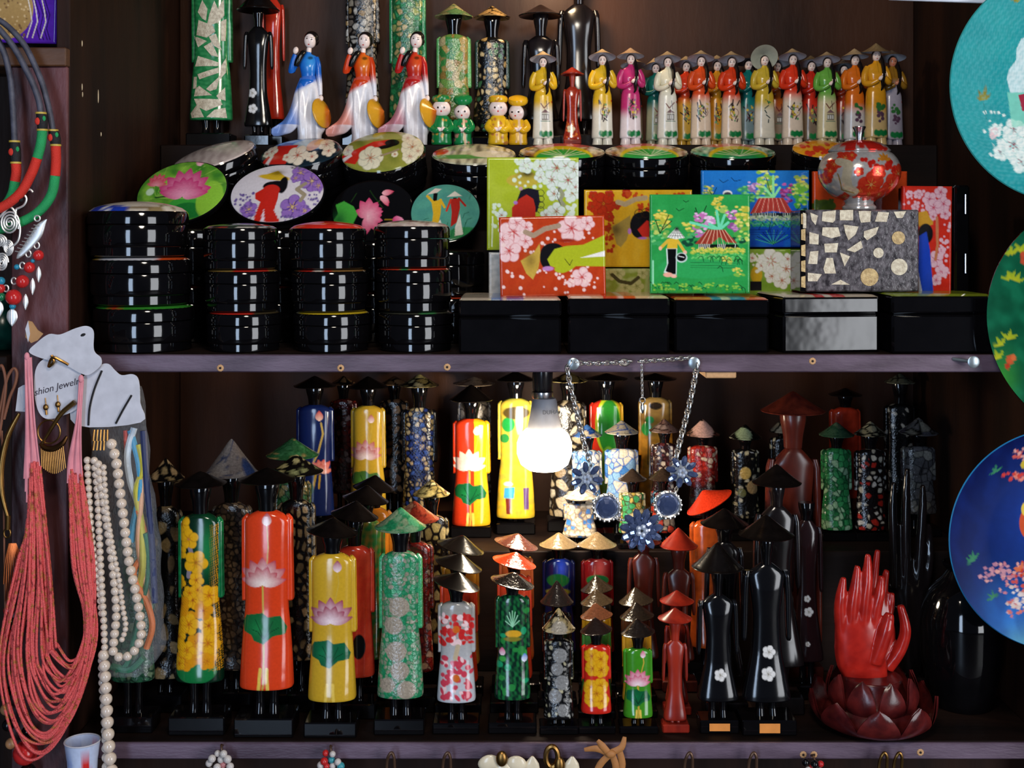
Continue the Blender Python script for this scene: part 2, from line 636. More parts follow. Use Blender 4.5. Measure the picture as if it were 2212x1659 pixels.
mbox('plinth', xl - .018, xr + .02, .01, YB, 0, .299, WOOD, cab)
mbox('stepped_riser', xl + .001, xr - .001, .27, .409, Z_MID, Z_R2, WOODH, cab)
mbox('stepped_riser', xl + .001, xr - .001, .41, YB, Z_MID, Z_R3, WOODH, cab)
mbox('stepped_riser', xl + .001, xr - .001, .26, YB, Z_LOW, Z_STEP, WOODH, cab)
# post beside the jewellery bay, with its ledge
mbox('post', xx(28), xl - .0005, -.006, .0015, .3, zz(145), POST, cab)
mbox('ledge', xx(-80), xl - .0005, -.012, .10, zz(145), zz(105), mat('orange_brown_ledge_wood', (92, 58, 34), rough=.5, vscale=18, bump=.2, rgb2=(52, 30, 18), stretch=(.3, 1, 1)), cab)
mbox('side_bay_back', xx(-250), xl - .019, .2, .215, .3, 2.4, WOOD, cab)
mbox('side_bay_shelf', xx(-250), xx(28) - .0005, -.02, .2, Z_MID - .02, Z_MID, WOODH, cab)
mbox('side_bay_edge', xx(-270), xx(-250) - .0005, -.02, .215, 0, 2.4, WOOD, cab)
# filled peg holes and bare nails on the shelf edges
PEG = mat('pale_wood_peg', (196, 150, 104), rough=.6, vscale=300)
HOLE = mat('dark_hole', (30, 18, 14), rough=.8)
for px, py in ((476, 795), (736, 795), (966, 793), (1755, 780), (1735, 1630), (1758, 1630), (1988, 1625)):
    mb = MB()
    for i in range(9):
        a = i * .698
        mb.sph((px + 4.2 * math.cos(a), py + 4.4 * math.sin(a), .5), (3.6, 3.4, 1.4), 8, 5)
    g = part(cab, 'peg_hole', mb, PEG, y=0)
    o = part(cab, 'hole', MB().lathe(0, [(0, 0), (2.6, 0), (2.6, .8), (0, .8)], 0, 12).rot(90, 'x', (0, 0, 0)), HOLE, y=0)
    V = np.array(W([(px, py, 1.6)], 0)[0] - W([(0, 0, 0)], 0)[0])
    o.location = V
    o.parent = g
CHIPP = mat('bare_paint_chip', (206, 190, 160), rough=.7)
for px, py, hh in ((177, 94, 7), (177, 188, 8), (178, 204, 6), (212, 208, 16), (218, 290, 5)):
    y_ = D * (956.0 / (1106 - px) - 1)
    zc_ = ZC + (HY - py) * S * K(y_)
    mb = MB().sph((xl + .0002, -(0), 0), (.0008, hh * .0006, .0016), 8, 6)
    V = mb.verts
    V = np.stack([V[:, 0], V[:, 2] + y_, zc_ - V[:, 1]], 1)
    o = link_mesh('paint_chip', V - LOC[cab.name][0], mb.F, CHIPP)
    o.parent = cab
# under-shelf wood block
mbox('wood_block', xx(1525), xx(1592), .004, .06, zz(818), Z_MID - .0226, PEG, cab)

# ---------------------------------------------------------------- round lacquer boxes
SAF = (222, 52, 38)


def roundbox(label, cx, y, z, r, h, art, tilt=0, roll=0, dome=9, name='round_lacquer_box', group='round black lacquer boxes', hi=False, cpy=None, turn=0):
    """r, h, dome in pixel-units; stands at height z, or (cpy given) is tipped towards the viewer with its lid centred at cpy"""
    k = K(y)
    pb = PY(z + .0004, y)
    n = 40
    prof_b = [(r * .9, 0), (r * .93, 2), (r * .93, h * .2), (r * .965, h * .22), (r * .985, h * .27), (r * .985, h * .66), (r * .97, h * .69)]
    prof_l = [(r * .96, h * .70), (r * 1.0, h * .715), (r * 1.0, h * .93), (r * .975, h * .985), (r * .93, h)]
    body, lid, a = MB(), MB(), MB()
    body.lathe(0, [(q, -v) for q, v in prof_b], 0, n)
    lid.lathe(0, [(q, -v) for q, v in prof_l], 0, n)
    nr, na = (60, 170) if hi else (10, 48)
    rr = np.linspace(0.02, 1, nr)
    aa = np.linspace(0, 2 * math.pi, na, endpoint=False)
    P = np.zeros((nr, na, 3))
    P[..., 0] = r * .97 * rr[:, None] * np.cos(aa)
    P[..., 2] = r * .97 * rr[:, None] * np.sin(aa)
    P[..., 1] = -(h + 1 + dome * (1 - rr[:, None] ** 2) ** .8 + 0 * aa)
    P[-1, :, 1] += 2.5
    a.grid(P, True, True, True)
    q = math.radians(tilt)
    for m in (body, lid, a):
        if tilt:
            for V in m.V:
                # tip the axis from upright towards the viewer
                yy, oo = V[:, 1] + h, V[:, 2].copy()
                V[:, 1], V[:, 2] = -h + yy * math.cos(q) + oo * math.sin(q), -yy * math.sin(q) + oo * math.cos(q)
        if roll:
            m.rot(roll, 'o', (0, -h, 0))
        for V in m.V:
            V[:, 0] += cx
            V[:, 1] += pb if cpy is None else cpy + h
    a.paint(art)
    allv = np.concatenate([body.verts, lid.verts, a.verts])
    o = thing(name, label, 'box', cx, allv[:, 1].max(), y, group)
    part(o, 'body', body, BLK)
    ld = part(o, 'lid', lid, BLK)
    part(ld, 'painted_top', a, LAC, 'painted lid top')
    return o


def stripes(base, cols):
    def f(p):
        p.c[:] = lin(base)
        for x0, x1, c in cols:
            p.poly([(x0, -9999), (x1, -9999), (x1, 9999), (x0, 9999)], c)
    return f


def stack(cx, y, r, z, specs):
    for label, h, dome, art in specs:
        k = S * K(y)
        roundbox(label, cx[0] if isinstance(cx, list) else cx, y, z, r, h, art, dome=dome)
        z += (h + dome * .75 + 1.2) * k
        if isinstance(cx, list) and len(cx) > 1:
            cx.pop(0)


CRM, RED, ORG = (224, 214, 200), (206, 48, 36), (222, 84, 36)


def blobs(base, spots):
    def f(p):
        p.c[:] = lin(base)
        for cx, w, c in spots:
            p.ell(cx, p.Y.mean(), w, 400, c)
    return f


G1 = 'black round boxes stacked beside the post'
stack([312, 305, 299], .0725, 106, Z_MID, [
    ('wide black round lacquer box at the bottom of the widest stack, green lid edge', 92, 7, blobs((60, 150, 50), [(275, 12, RED)])),
    ('wide black round lacquer box in the middle of the widest stack, white lid edge', 96, 7, blobs((222, 220, 226), [(215, 25, (220, 170, 60)), (385, 24, ORG)])),
    ('wide black round lacquer box topping the widest stack, cream lid with blue figure', 97, 20, lambda p: (p.c.__setitem__(slice(None), lin((224, 212, 196))), p.ell(255, 455, 42, 12, (30, 60, 170)), p.ell(285, 455, 22, 10, (30, 60, 170)), p.poly([(252, 440), (262, 440), (266, 470), (252, 470)], (235, 232, 228)), p.ell(335, 450, 30, 4, (120, 100, 70)), p.dots(3, 8, (300, 445, 400, 460), 4, (150, 130, 90))))])
stack([528, 524, 520], .066, 80, Z_MID, [
    ('black round lacquer box at the bottom of the stack with a red and flowered top', 80, 5, blobs((70, 60, 40), [(510, 50, RED)])),
    ('black round lacquer box in the middle of the stack with a red and flowered top', 85, 5, blobs((150, 120, 60), [(555, 32, RED)])),
    ('black round lacquer box topping its stack, dark lid with red figure and blossoms', 88, 9, lambda p: (p.c.__setitem__(slice(None), lin((40, 50, 44))), p.ell(493, 503, 28, 10, SAF), p.line([(495, 492), (502, 510)], 5, (235, 225, 220)), p.dots(4, 16, (525, 492, 590, 508), 5, (228, 220, 208)), p.dots(5, 10, (440, 496, 470, 510), 4, (228, 200, 208))))])
stack([718, 713, 708], .068, 83, Z_MID, [
    ('black round lacquer box at the bottom of the red-topped stack, yellow lid edge', 80, 5, blobs((214, 180, 40), [(640, 8, (220, 220, 210))])),
    ('black round lacquer box in the middle of the red-topped stack, red white lid edge', 85, 5, blobs((150, 110, 60), [(690, 36, RED), (700, 8, CRM)])),
    ('black round lacquer box topping its stack, plain scarlet lid', 87, 14, lambda p: (p.c.__setitem__(slice(None), lin((214, 44, 32))), p.line([(690, 495), (740, 510)], 3, (230, 130, 110))))])
stack([898, 894, 890], .070, 82, Z_MID, [
    ('black round lacquer box at the bottom of the stack nearest the square boxes', 80, 5, blobs((60, 60, 50), [(930, 16, (60, 120, 70))])),
    ('black round lacquer box with red lid edge, middle of stack by the square boxes', 88, 5, blobs((196, 60, 40), [(880, 12, (60, 140, 80))])),
    ('black round lacquer box topping its stack, red and white patterned lid', 88, 12, lambda p: (p.c.__setitem__(slice(None), lin((214, 200, 188))), p.ell(860, 500, 30, 8, RED), p.ell(925, 502, 26, 8, RED), p.mottle(3, 18, (120, 40, 36), .7)))])
# second row on the shelf, mostly hidden, carrying the tipped lids
for cx, who in ((412, 'the green lotus lid'), (600, 'the white lady lid'), (806, 'the black lotus lid')):
    hh = 103 if cx == 806 else 116
    stack(cx, .213, 74, Z_MID, [
        (f'black round box low in the second row, two below {who}', hh, 5, stripes((60, 20, 16), [])),
        (f'black round lacquer box directly under {who}', hh, 5, stripes((30, 24, 22), []))])
stack(972, .2, 75, Z_MID, [
    ('black round lacquer box with a red lid edge, lower one under the teal lid', 94, 5, stripes((200, 70, 44), [])),
    ('black round lacquer box directly under the teal lid with two ladies', 94, 5, stripes((30, 24, 22), []))])
# ---------------------------------------------------------------- tipped lids and back-row boxes
def art_green_lotus(p):
    p.frame(140, 280, 3.19)
    p.c[:] = lin((84, 150, 44))
    p.mottle(1, 60, (150, 200, 70), .9)
    p.mottle(2, 30, (40, 110, 40), .6)
    p.ell(880, 540, 140, 75, (60, 160, 60)); p.ell(890, 560, 110, 55, (30, 120, 50))
    p.ell(1020, 480, 90, 130, (140, 195, 60), a=.6)
    for i in range(14):
        p.line([(650, 470), (520 + i * 45, 240 + (i % 3) * 120)], 3, (170, 215, 90), .6)
    p.line([(640, 470), (980, 440)], 10, (30, 70, 30))
    p.lotus(830, 405, 165, (196, 40, 110), (240, 160, 190), (230, 160, 50), n=7)
    p.lotus(620, 360, 72, (206, 50, 80), (235, 150, 160), (206, 70, 90), n=5, spread=110)
    p.bud(885, 205, 38, (206, 60, 110), (245, 190, 200))
    p.ell(590, 430, 30, 26, (200, 225, 190), a=.7)


def art_white_lady(p):
    p.frame(140, 280, 3.19)
    p.c[:] = lin((222, 214, 220))
    p.poly([(1315, 320), (1440, 275), (1535, 345), (1430, 340)], (206, 168, 30)); p.ell(1425, 325, 112, 20, (214, 176, 40), rot=6)
    p.glow(1440, 290, 60, 24, (110, 90, 20), .8)
    p.ell(1455, 395, 75, 45, (14, 10, 14)); p.ell(1500, 380, 30, 60, (14, 10, 14)); p.ell(1400, 380, 40, 22, (14, 10, 14), rot=-20)
    p.poly([(1320, 440), (1380, 400), (1430, 378), (1480, 410), (1485, 480), (1475, 560), (1530, 640), (1345, 640), (1370, 500), (1330, 480)], (206, 40, 28))
    p.ell(1425, 420, 60, 42, (206, 40, 28))
    p.poly([(1405, 545), (1425, 640), (1395, 640)], (238, 220, 232))
    for x, y, r in ((1600, 290, 65), (1690, 350, 78), (1595, 535, 85), (1300, 555, 60), (1740, 385, 45), (1575, 330, 35), (1680, 560, 40)):
        p.blossom(x, y, r, (150, 110, 190), (220, 180, 90), rot=x % 70, shade=(92, 60, 140))
    p.line([(1650, 370), (1600, 410), (1660, 450), (1640, 490)], 26, (160, 146, 120))
    p.dots(11, 34, (1180, 440, 1330, 620), 8, (104, 84, 150)); p.dots(12, 22, (1690, 430, 1770, 560), 7, (104, 84, 150)); p.dots(13, 14, (1530, 590, 1680, 640), 7, (104, 84, 150)); p.dots(14, 12, (1500, 235, 1700, 260), 7, (120, 110, 120))


def art_black_lotus(p):
    p.frame(700, 270, 3.13)
    p.c[:] = lin((9, 8, 9))
    p.line([(180, 520), (210, 460)], 6, (30, 60, 20)); p.line([(400, 560), (330, 480), (300, 440)], 5, (30, 60, 20))
    p.poly([(75, 540), (130, 515), (200, 550), (235, 605), (200, 690), (165, 730), (90, 690), (65, 660), (100, 600)], (70, 170, 60))
    p.glow(110, 650, 60, 80, (20, 80, 40), .8)
    p.line([(420, 640), (520, 640)], 8, (150, 120, 30)); p.line([(330, 560), (400, 480)], 6, (40, 80, 30))
    for an, L in ((160, 120), (125, 150), (95, 150), (60, 130), (30, 120), (0, 110), (-30, 120), (-60, 150), (-95, 170)):
        p.petal(310, 610, an, L * .8, 70, (242, 160, 180), (206, 60, 110))
    p.ell(345, 620, 26, 34, (230, 180, 40))
    for an in (20, -15, -45, 50):
        p.petal(300, 620, an, 110, 50, (245, 180, 195), (214, 70, 120))
    for x, y, an in ((375, 480, -35), (385, 460, 10), (395, 480, -60)):
        p.petal(x, y, an, 80, 42, (245, 180, 190), (206, 50, 90))
    p.petal(470, 642, 0, 75, 52, (200, 50, 110), (236, 150, 180))


def art_two_ladies(p):
    p.frame(700, 270, 3.13)
    p.c[:] = lin((86, 160, 140))
    p.mottle(5, 40, (70, 140, 130), .6)
    p.ell(960, 740, 120, 50, (50, 140, 80)); p.ell(680, 730, 80, 40, (50, 140, 90))
    for i in range(10):
        p.line([(620 + i * 40, 760), (640 + i * 40, 700 - (i % 3) * 20)], 4, (30, 110, 70))
    for x, y in ((670, 640), (940, 600), (980, 470), (960, 640)):
        p.line([(x, y + 30), (x + 10, y), (x + 40, y - 10)], 4, (40, 100, 80))
    p.poly([(735, 455), (765, 460), (760, 525), (735, 525)], (12, 10, 12))
    p.poly([(690, 470), (745, 425), (790, 430), (760, 455)], (222, 206, 190))
    p.poly([(725, 520), (795, 500), (790, 600), (775, 690), (730, 720), (740, 600)], (222, 176, 40)); p.line([(735, 520), (695, 480)], 18, (222, 176, 40)); p.line([(785, 505), (815, 555)], 16, (222, 176, 40))
    p.poly([(770, 670), (790, 640), (820, 740), (760, 735), (740, 700)], (232, 226, 210))
    p.poly([(870, 490), (895, 490), (892, 520), (872, 520)], (12, 10, 12)); p.poly([(828, 485), (880, 445), (930, 478)], (228, 220, 204))
    p.poly([(850, 500), (915, 495), (920, 560), (900, 660), (860, 690), (865, 590)], (176, 40, 30)); p.line([(855, 505), (830, 580)], 14, (206, 60, 40)); p.line([(910, 495), (955, 545)], 14, (176, 40, 30))
    p.poly([(890, 690), (920, 600), (945, 740), (890, 750)], (226, 222, 206))


def tipped(label, cx, cpy, y, r, tilt, art, roll=0, h=16, dome=8):
    return roundbox(label, cx, y, 0, r, h, art, tilt=tilt, roll=roll, dome=dome, hi=True, cpy=cpy, group='round boxes leaning in the second row')


def C0(c):
    return lambda p: p.c.__setitem__(slice(None), lin(c))


tipped('green round lacquer lid painted with a big pink lotus, leaning on boxes', 393, 414, .205, 100, 44, art_green_lotus, roll=-5)
tipped('white round lacquer lid with red lady and purple flowers, leaning on boxes', 599, 417, .205, 103, 40, art_white_lady)
tipped('black round lacquer lid with pink lotus and green leaf, leaning', 805, 455, .205, 90, 50, art_black_lotus)
tipped('teal round lacquer lid with two walking ladies in conical hats', 962, 459, .2, 77, 56, art_two_ladies)


def art_grey(p):
    p.c[:] = lin((196, 180, 172)); p.mottle(4, 30, (150, 130, 126), .6)


def art_c2(p):
    p.frame(140, 280, 3.19)
    p.c[:] = lin((20, 36, 46)); p.ell(1560, 85, 110, 34, (60, 130, 200)); p.ell(1700, 100, 130, 40, (170, 190, 200))
    p.poly([(1460, 110), (1610, 105), (1560, 250), (1380, 250)], (206, 40, 32)); p.poly([(1440, 190), (1460, 190), (1440, 250), (1410, 250)], (235, 220, 215))
    p.ell(1720, 100, 40, 60, (222, 170, 140), rot=40)
    for x, y, r in ((1630, 185, 75), (1430, 150, 45), (1730, 195, 40), (1830, 150, 45), (1800, 100, 50), (1400, 170, 30), (1560, 200, 30)):
        p.blossom(x, y * 1.0, r, (236, 222, 200), (200, 90, 70))


def art_c3(p):
    p.frame(700, 270, 3.13)
    p.c[:] = lin((150, 150, 62)); p.mottle(8, 50, (110, 120, 40), .7); p.ell(440, 70, 130, 24, (170, 168, 90))
    p.poly([(120, 215), (330, 110), (440, 95), (420, 150), (290, 180), (230, 275), (150, 260)], (206, 44, 30)); p.poly([(125, 240), (190, 195), (200, 215), (140, 262)], (235, 225, 220))
    p.ell(460, 120, 50, 26, (20, 16, 16)); p.ell(420, 150, 60, 14, (20, 16, 16), rot=-12)
    for x, y, r in ((330, 230, 85), (600, 150, 75), (590, 220, 50), (560, 80, 40), (160, 170, 40), (490, 205, 22), (640, 180, 40)):
        p.blossom(x, y, r, (234, 226, 196), (190, 110, 80), n=7)
    p.line([(400, 215), (470, 190), (510, 170)], 14, (160, 140, 110))


def art_c4(p):
    p.c[:] = lin((214, 206, 170)); p.mottle(9, 24, (90, 80, 60), .8)
    p.ell(1000, 342, 70, 5, (90, 150, 70)); p.ell(950, 328, 20, 8, RED); p.ell(1060, 336, 40, 8, (226, 214, 180)); p.dots(7, 10, (1060, 320, 1105, 340), 5, (236, 226, 200))


def art_fan(base, alt, rim):
    def f(p):
        cx, cy = p.X.mean(), p.Y.max() - 6
        p.c[:] = lin(base); p.mottle(int(cx), 26, alt, .95); p.mottle(int(cx) + 1, 14, (30, 24, 18), .5)
        p.ell(cx, cy - 31, 70, 10, (206, 96, 90), a=.8)
        p.ell(cx, cy, 62, 26, (214, 190, 30)); p.ell(cx, cy + 2, 58, 19, (50, 160, 60)); p.ell(cx, cy + 4, 40, 8, rim)
        for i in range(9):
            an = math.radians(200 + 140 * i / 8)
            p.line([(cx, cy), (cx + 50 * math.cos(an), cy + 20 * math.sin(an))], 1.2, (226, 232, 190), .8)
    return f


def art_c8(p):
    p.c[:] = lin((226, 160, 36)); p.dots(21, 26, (1730, 305, 1800, 340), 5, (206, 60, 30))


def back(label, cx, cpy, r, tilt, art, roll=0, dome=14, y=.331):
    return roundbox(label, cx, y, 0, r, 84, art, tilt=tilt, roll=roll, dome=dome, hi=True, cpy=cpy, group='round boxes along the back step')


back('round black box tipped forward with a plain pale grey lid', 462, 336, 92, 20, art_grey, roll=-14)
back('round black box with blue, red and white-blossom lid under blue dancer', 650, 330, 90, 24, art_c2, roll=-5, y=.322)
back('round black box with olive lid showing red sleeve and daisies', 827, 327, 92, 32, art_c3, roll=-5, y=.318)
back('round black box with cream and green lid under the yellow doll pair', 1024, 334, 93, 17, art_c4)
back('round black box with brown lid and yellow-green fan, above the lime box', 1214, 328, 95, 12, art_fan((170, 110, 50), (226, 210, 170), (60, 160, 70)))
back('round black box with cream lid and yellow-green fan, above the yellow box', 1396, 328, 92, 12, art_fan((206, 180, 140), (150, 90, 60), (50, 150, 70)))
back('round black box with teal lid and yellow-green fan, above the blue landscape', 1583, 328, 93, 12, art_fan((50, 150, 110), (190, 220, 190), (40, 140, 80)))
back('round black box with orange lid, half behind the silver jar', 1778, 323, 67, 19, art_c8)
# ---------------------------------------------------------------- square lacquer boxes
def slab(x0, x1, y0, y1, o0, t, step=1.6, edge=2.5):
    """a painted lid: fine front face with rounded rim, plain sides"""
    nx, ny = max(4, int((x1 - x0) / step)), max(4, int((y1 - y0) / step))
    X, Y = np.meshgrid(np.linspace(x0, x1, nx), np.linspace(y0, y1, ny))
    e = np.minimum(np.minimum(X - x0, x1 - X), np.minimum(Y - y0, y1 - Y))
    O = o0 + t - edge * np.clip(1 - e / 4.0, 0, 1) ** 2
    P = np.stack([X, Y, O], -1)
    mb = MB().grid(P)
    ring = np.concatenate([P[0], P[1:, -1], P[-1, -2::-1], P[-2:0:-1, 0]])
    bk = ring.copy()
    bk[:, 2] = o0
    mb.grid(np.stack([ring, bk]), True, False, True)
    return mb


def plaque(label, x0, x1, y0, y1, y, art, thick=40, lid=14, roll=0, group='square lacquer boxes standing on edge', side=BLK, step=1.6, parts=True, cat='box'):
    o = thing('square_lacquer_box', label, cat, (x0 + x1) / 2, y1, y, group)
    b = MB().box(x0 + 2, x1 - 2, y0 + 2, y1 - 2, -thick, -lid, 3)
    f = slab(x0, x1, y0, y1, -lid + .4, lid, step)
    piv = ((x0 + x1) / 2, y1, 0)
    f.paint(art)
    if roll:
        b.rot(roll, 'o', piv); f.rot(roll, 'o', piv)
    part(o, 'body', b, side)
    part(o, 'painted_lid', f, LAC)
    return o


def lowbox(label, x0, x1, ytop, y, z, dep, art, sheen=BLK, turn=0):
    """rectangular box lying flat: front face at depth y, standing at height z"""
    k = K(y)
    pb = PY(z + .0004, y)
    o = thing('rectangular_lacquer_box', label, 'box', (x0 + x1) / 2, pb, y, 'rectangular black lacquer boxes along the shelf')
    h = pb - ytop
    b = MB().box(x0 + 1, x1 - 1, pb - h * .66, pb, -dep, 0, 5)
    l = MB().box(x0, x1, ytop + 3, pb - h * .672, -dep - 1, 1, 5)
    t = MB()
    nx, ny = 60, 16
    X, O = np.meshgrid(np.linspace(x0 + 2, x1 - 2, nx), np.linspace(-dep + 1, -1, ny))
    Y = np.full_like(X, ytop - .5)
    e = np.minimum(np.minimum(X - x0, x1 - X), np.minimum(O + dep, -O)) - 1
    Y += 4.5 * np.clip(1 - e / 8, 0, 1) ** 2
    t.grid(np.stack([X, Y, O], -1))
    t.paint(art)
    for m in (b, l, t):
        m.rot(turn, 'y', ((x0 + x1) / 2, 0, 0))
    part(o, 'body', b, sheen)
    ld = part(o, 'lid', l, sheen)
    part(ld, 'painted_top', t, LAC)
    return o


lowbox('black rectangular lacquer box with a white and blue lid, beside the round stacks', 990, 1213, 645, .008, Z_MID, 265, stripes((222, 206, 186), [(1060, 1085, (60, 110, 190)), (1095, 1130, (60, 100, 180))]))
lowbox('black rectangular lacquer box with a cream and red striped lid, behind the nail chain', 1226, 1447, 641, .008, Z_MID, 262, stripes((226, 196, 160), [(1303, 1335, SAF), (1335, 1348, (236, 190, 190)), (1348, 1372, SAF)]))
lowbox('black rectangular lacquer box with an orange lid and blue stripes', 1456, 1662, 644, .02, Z_MID, 255, stripes((226, 96, 44), [(1537, 1560, (70, 130, 190)), (1560, 1578, CRM), (1578, 1612, (70, 130, 190))]))
lowbox('black rectangular lacquer box with a cream and red lid, under the grey mosaic box', 1688, 1904, 638, .024, Z_MID, 258, stripes((206, 190, 166), [(1760, 1782, RED), (1782, 1798, CRM), (1798, 1828, RED)]), sheen=BLK3, turn=-6.6)
lowbox('black rectangular lacquer box with a yellow-green lid, nearest the plates', 1926, 2146, 636, .008, Z_MID, 258, stripes((142, 160, 40), []))


def art_lime(p):
    p.frame(700, 270, 3.13)
    p.c[:] = lin((166, 180, 38)); p.mottle(2, 50, (178, 190, 60), .5)
    p.ell(1345, 375, 112, 46, (190, 168, 60)); p.ell(1360, 345, 70, 30, (180, 160, 60)); p.glow(1375, 330, 55, 26, (50, 44, 20), .95)
    p.poly([(1330, 440), (1380, 425), (1450, 440), (1460, 520), (1440, 590), (1320, 580), (1290, 550)], (26, 22, 34))
    for y in (460, 500, 540, 575):
        p.ring(1465, y, 22, 4, (30, 26, 40))
    p.poly([(1270, 560), (1320, 500), (1370, 470), (1415, 500), (1430, 560), (1430, 700), (1270, 620)], (186, 44, 28))
    p.ell(1295, 525, 14, 12, (170, 120, 190)); p.ell(1330, 430, 14, 12, (190, 150, 160))
    for x, y, r in ((1575, 290, 95), (1540, 370, 65), (1650, 372, 80), (1365, 275, 55), (1460, 280, 50), (1640, 280, 60), (1460, 350, 40), (1690, 300, 60), (1555, 465, 50), (1570, 585, 62), (1680, 460, 60), (1200, 610, 40), (1500, 610, 40), (1700, 420, 40)):
        p.blossom(x, y, r, (216, 224, 214), (170, 60, 80), rot=x % 72, shade=(176, 194, 160))
    p.dots(31, 26, (1280, 240, 1500, 420), 11, (214, 226, 200)); p.dots(32, 24, (1140, 530, 1240, 720), 10, (214, 226, 200)); p.dots(33, 16, (1640, 450, 1710, 620), 12, (216, 226, 210))
    p.line([(1590, 430), (1615, 470), (1595, 510), (1620, 540)], 26, (150, 150, 120)); p.line([(1590, 425), (1575, 480), (1600, 540)], 4, (40, 40, 30))
    p.line([(1140, 620), (1135, 820)], 10, (222, 230, 190), .8)


def art_redlady(p):
    p.c[:] = lin((186, 62, 24)); p.mottle(3, 30, (170, 46, 18), .4)
    pk = (234, 196, 196)
    for x, y, r in ((1112, 500, 30), (1102, 540, 26), (1238, 494, 31), (1120, 480, 18), (1138, 520, 16), (1088, 515, 16), (1272, 484, 16), (1258, 600, 22), (1234, 612, 10), (1140, 490, 14)):
        p.blossom(x, y, r, pk, (190, 60, 60), rot=x % 70, shade=(214, 150, 150))
    p.dots(41, 30, (1085, 475, 1190, 640), 3, (238, 206, 200)); p.dots(42, 26, (1200, 575, 1300, 636), 3, (238, 206, 200)); p.dots(43, 12, (1190, 475, 1300, 525), 3, (238, 206, 200))
    p.line([(1138, 500), (1155, 508), (1180, 494), (1210, 488)], 11, (166, 140, 116))
    p.poly([(1168, 525), (1155, 545), (1126, 562), (1138, 590), (1152, 603), (1164, 580), (1170, 550)], (196, 160, 66)); p.glow(1148, 562, 14, 20, (120, 96, 40), .7)
    p.ell(1196, 545, 26, 20, (20, 16, 20)); p.ell(1182, 556, 14, 24, (20, 16, 20)); p.ell(1185, 580, 12, 5, (190, 130, 190))
    p.poly([(1184, 560), (1200, 538), (1225, 532), (1262, 530), (1320, 505), (1320, 578), (1245, 576), (1232, 586), (1212, 588), (1205, 580), (1190, 574)], (170, 180, 34)); p.ell(1214, 582, 15, 8, (170, 180, 34))
    p.line([(1232, 574), (1222, 560)], 1.5, (60, 60, 20)); p.line([(1232, 574), (1238, 562)], 1.5, (60, 60, 20))
    p.poly([(1255, 558), (1320, 541), (1320, 556)], (236, 232, 224)); p.ell(1226, 520, 22, 5, (150, 40, 20), a=.5)


def art_yellow(p):
    p.frame(1200, 280, 3.19)
    p.c[:] = lin((214, 158, 28)); p.mottle(6, 40, (224, 176, 50), .4)
    for x, y, r in ((330, 510, 80), (255, 530, 40), (260, 455, 35), (370, 450, 35), (300, 590, 45), (370, 600, 35), (490, 440, 35), (420, 520, 34), (360, 680, 26)):
        p.blossom(x, y, r, (176, 44, 16), (150, 60, 20), rot=x % 60, shade=(150, 34, 12))
    p.dots(51, 24, (340, 620, 400, 840), 9, (180, 50, 20)); p.dots(52, 14, (480, 430, 900, 460), 12, (190, 70, 24)); p.dots(53, 8, (560, 480, 660, 560), 14, (190, 60, 24))
    p.line([(430, 500), (480, 515), (550, 480), (620, 470)], 34, (176, 150, 110))
    p.poly([(515, 590), (470, 620), (390, 670), (420, 790), (450, 810), (490, 760), (520, 660)], (164, 134, 60)); p.glow(420, 690, 50, 50, (90, 70, 30), .8)
    p.ell(580, 660, 66, 90, (22, 18, 20)); p.ell(620, 600, 40, 40, (22, 18, 20)); p.ring(575, 580, 30, 5, (40, 26, 20)); p.ring(620, 575, 30, 5, (40, 26, 20))
    p.poly([(565, 690), (630, 625), (660, 640), (660, 740), (600, 740)], (206, 46, 34)); p.ell(600, 748, 30, 8, (180, 110, 180)); p.ell(510, 700, 12, 20, (190, 120, 180))


def trees(p, pts, seed):
    q = random.Random(seed)
    for x, y, r, c, hi in pts:
        for _ in range(9):
            p.ell(x + q.uniform(-r, r), y + q.uniform(-r, r) * .8, r * .42, r * .26, c, rot=q.uniform(-20, 20))
        for _ in range(9):
            p.ell(x + q.uniform(-r, r), y - r * .25 + q.uniform(-r, r) * .7, r * .24, r * .15, hi, a=.95)


YL, GR, PKT, DG = (226, 206, 90), (60, 160, 90), (200, 140, 190), (20, 70, 50)


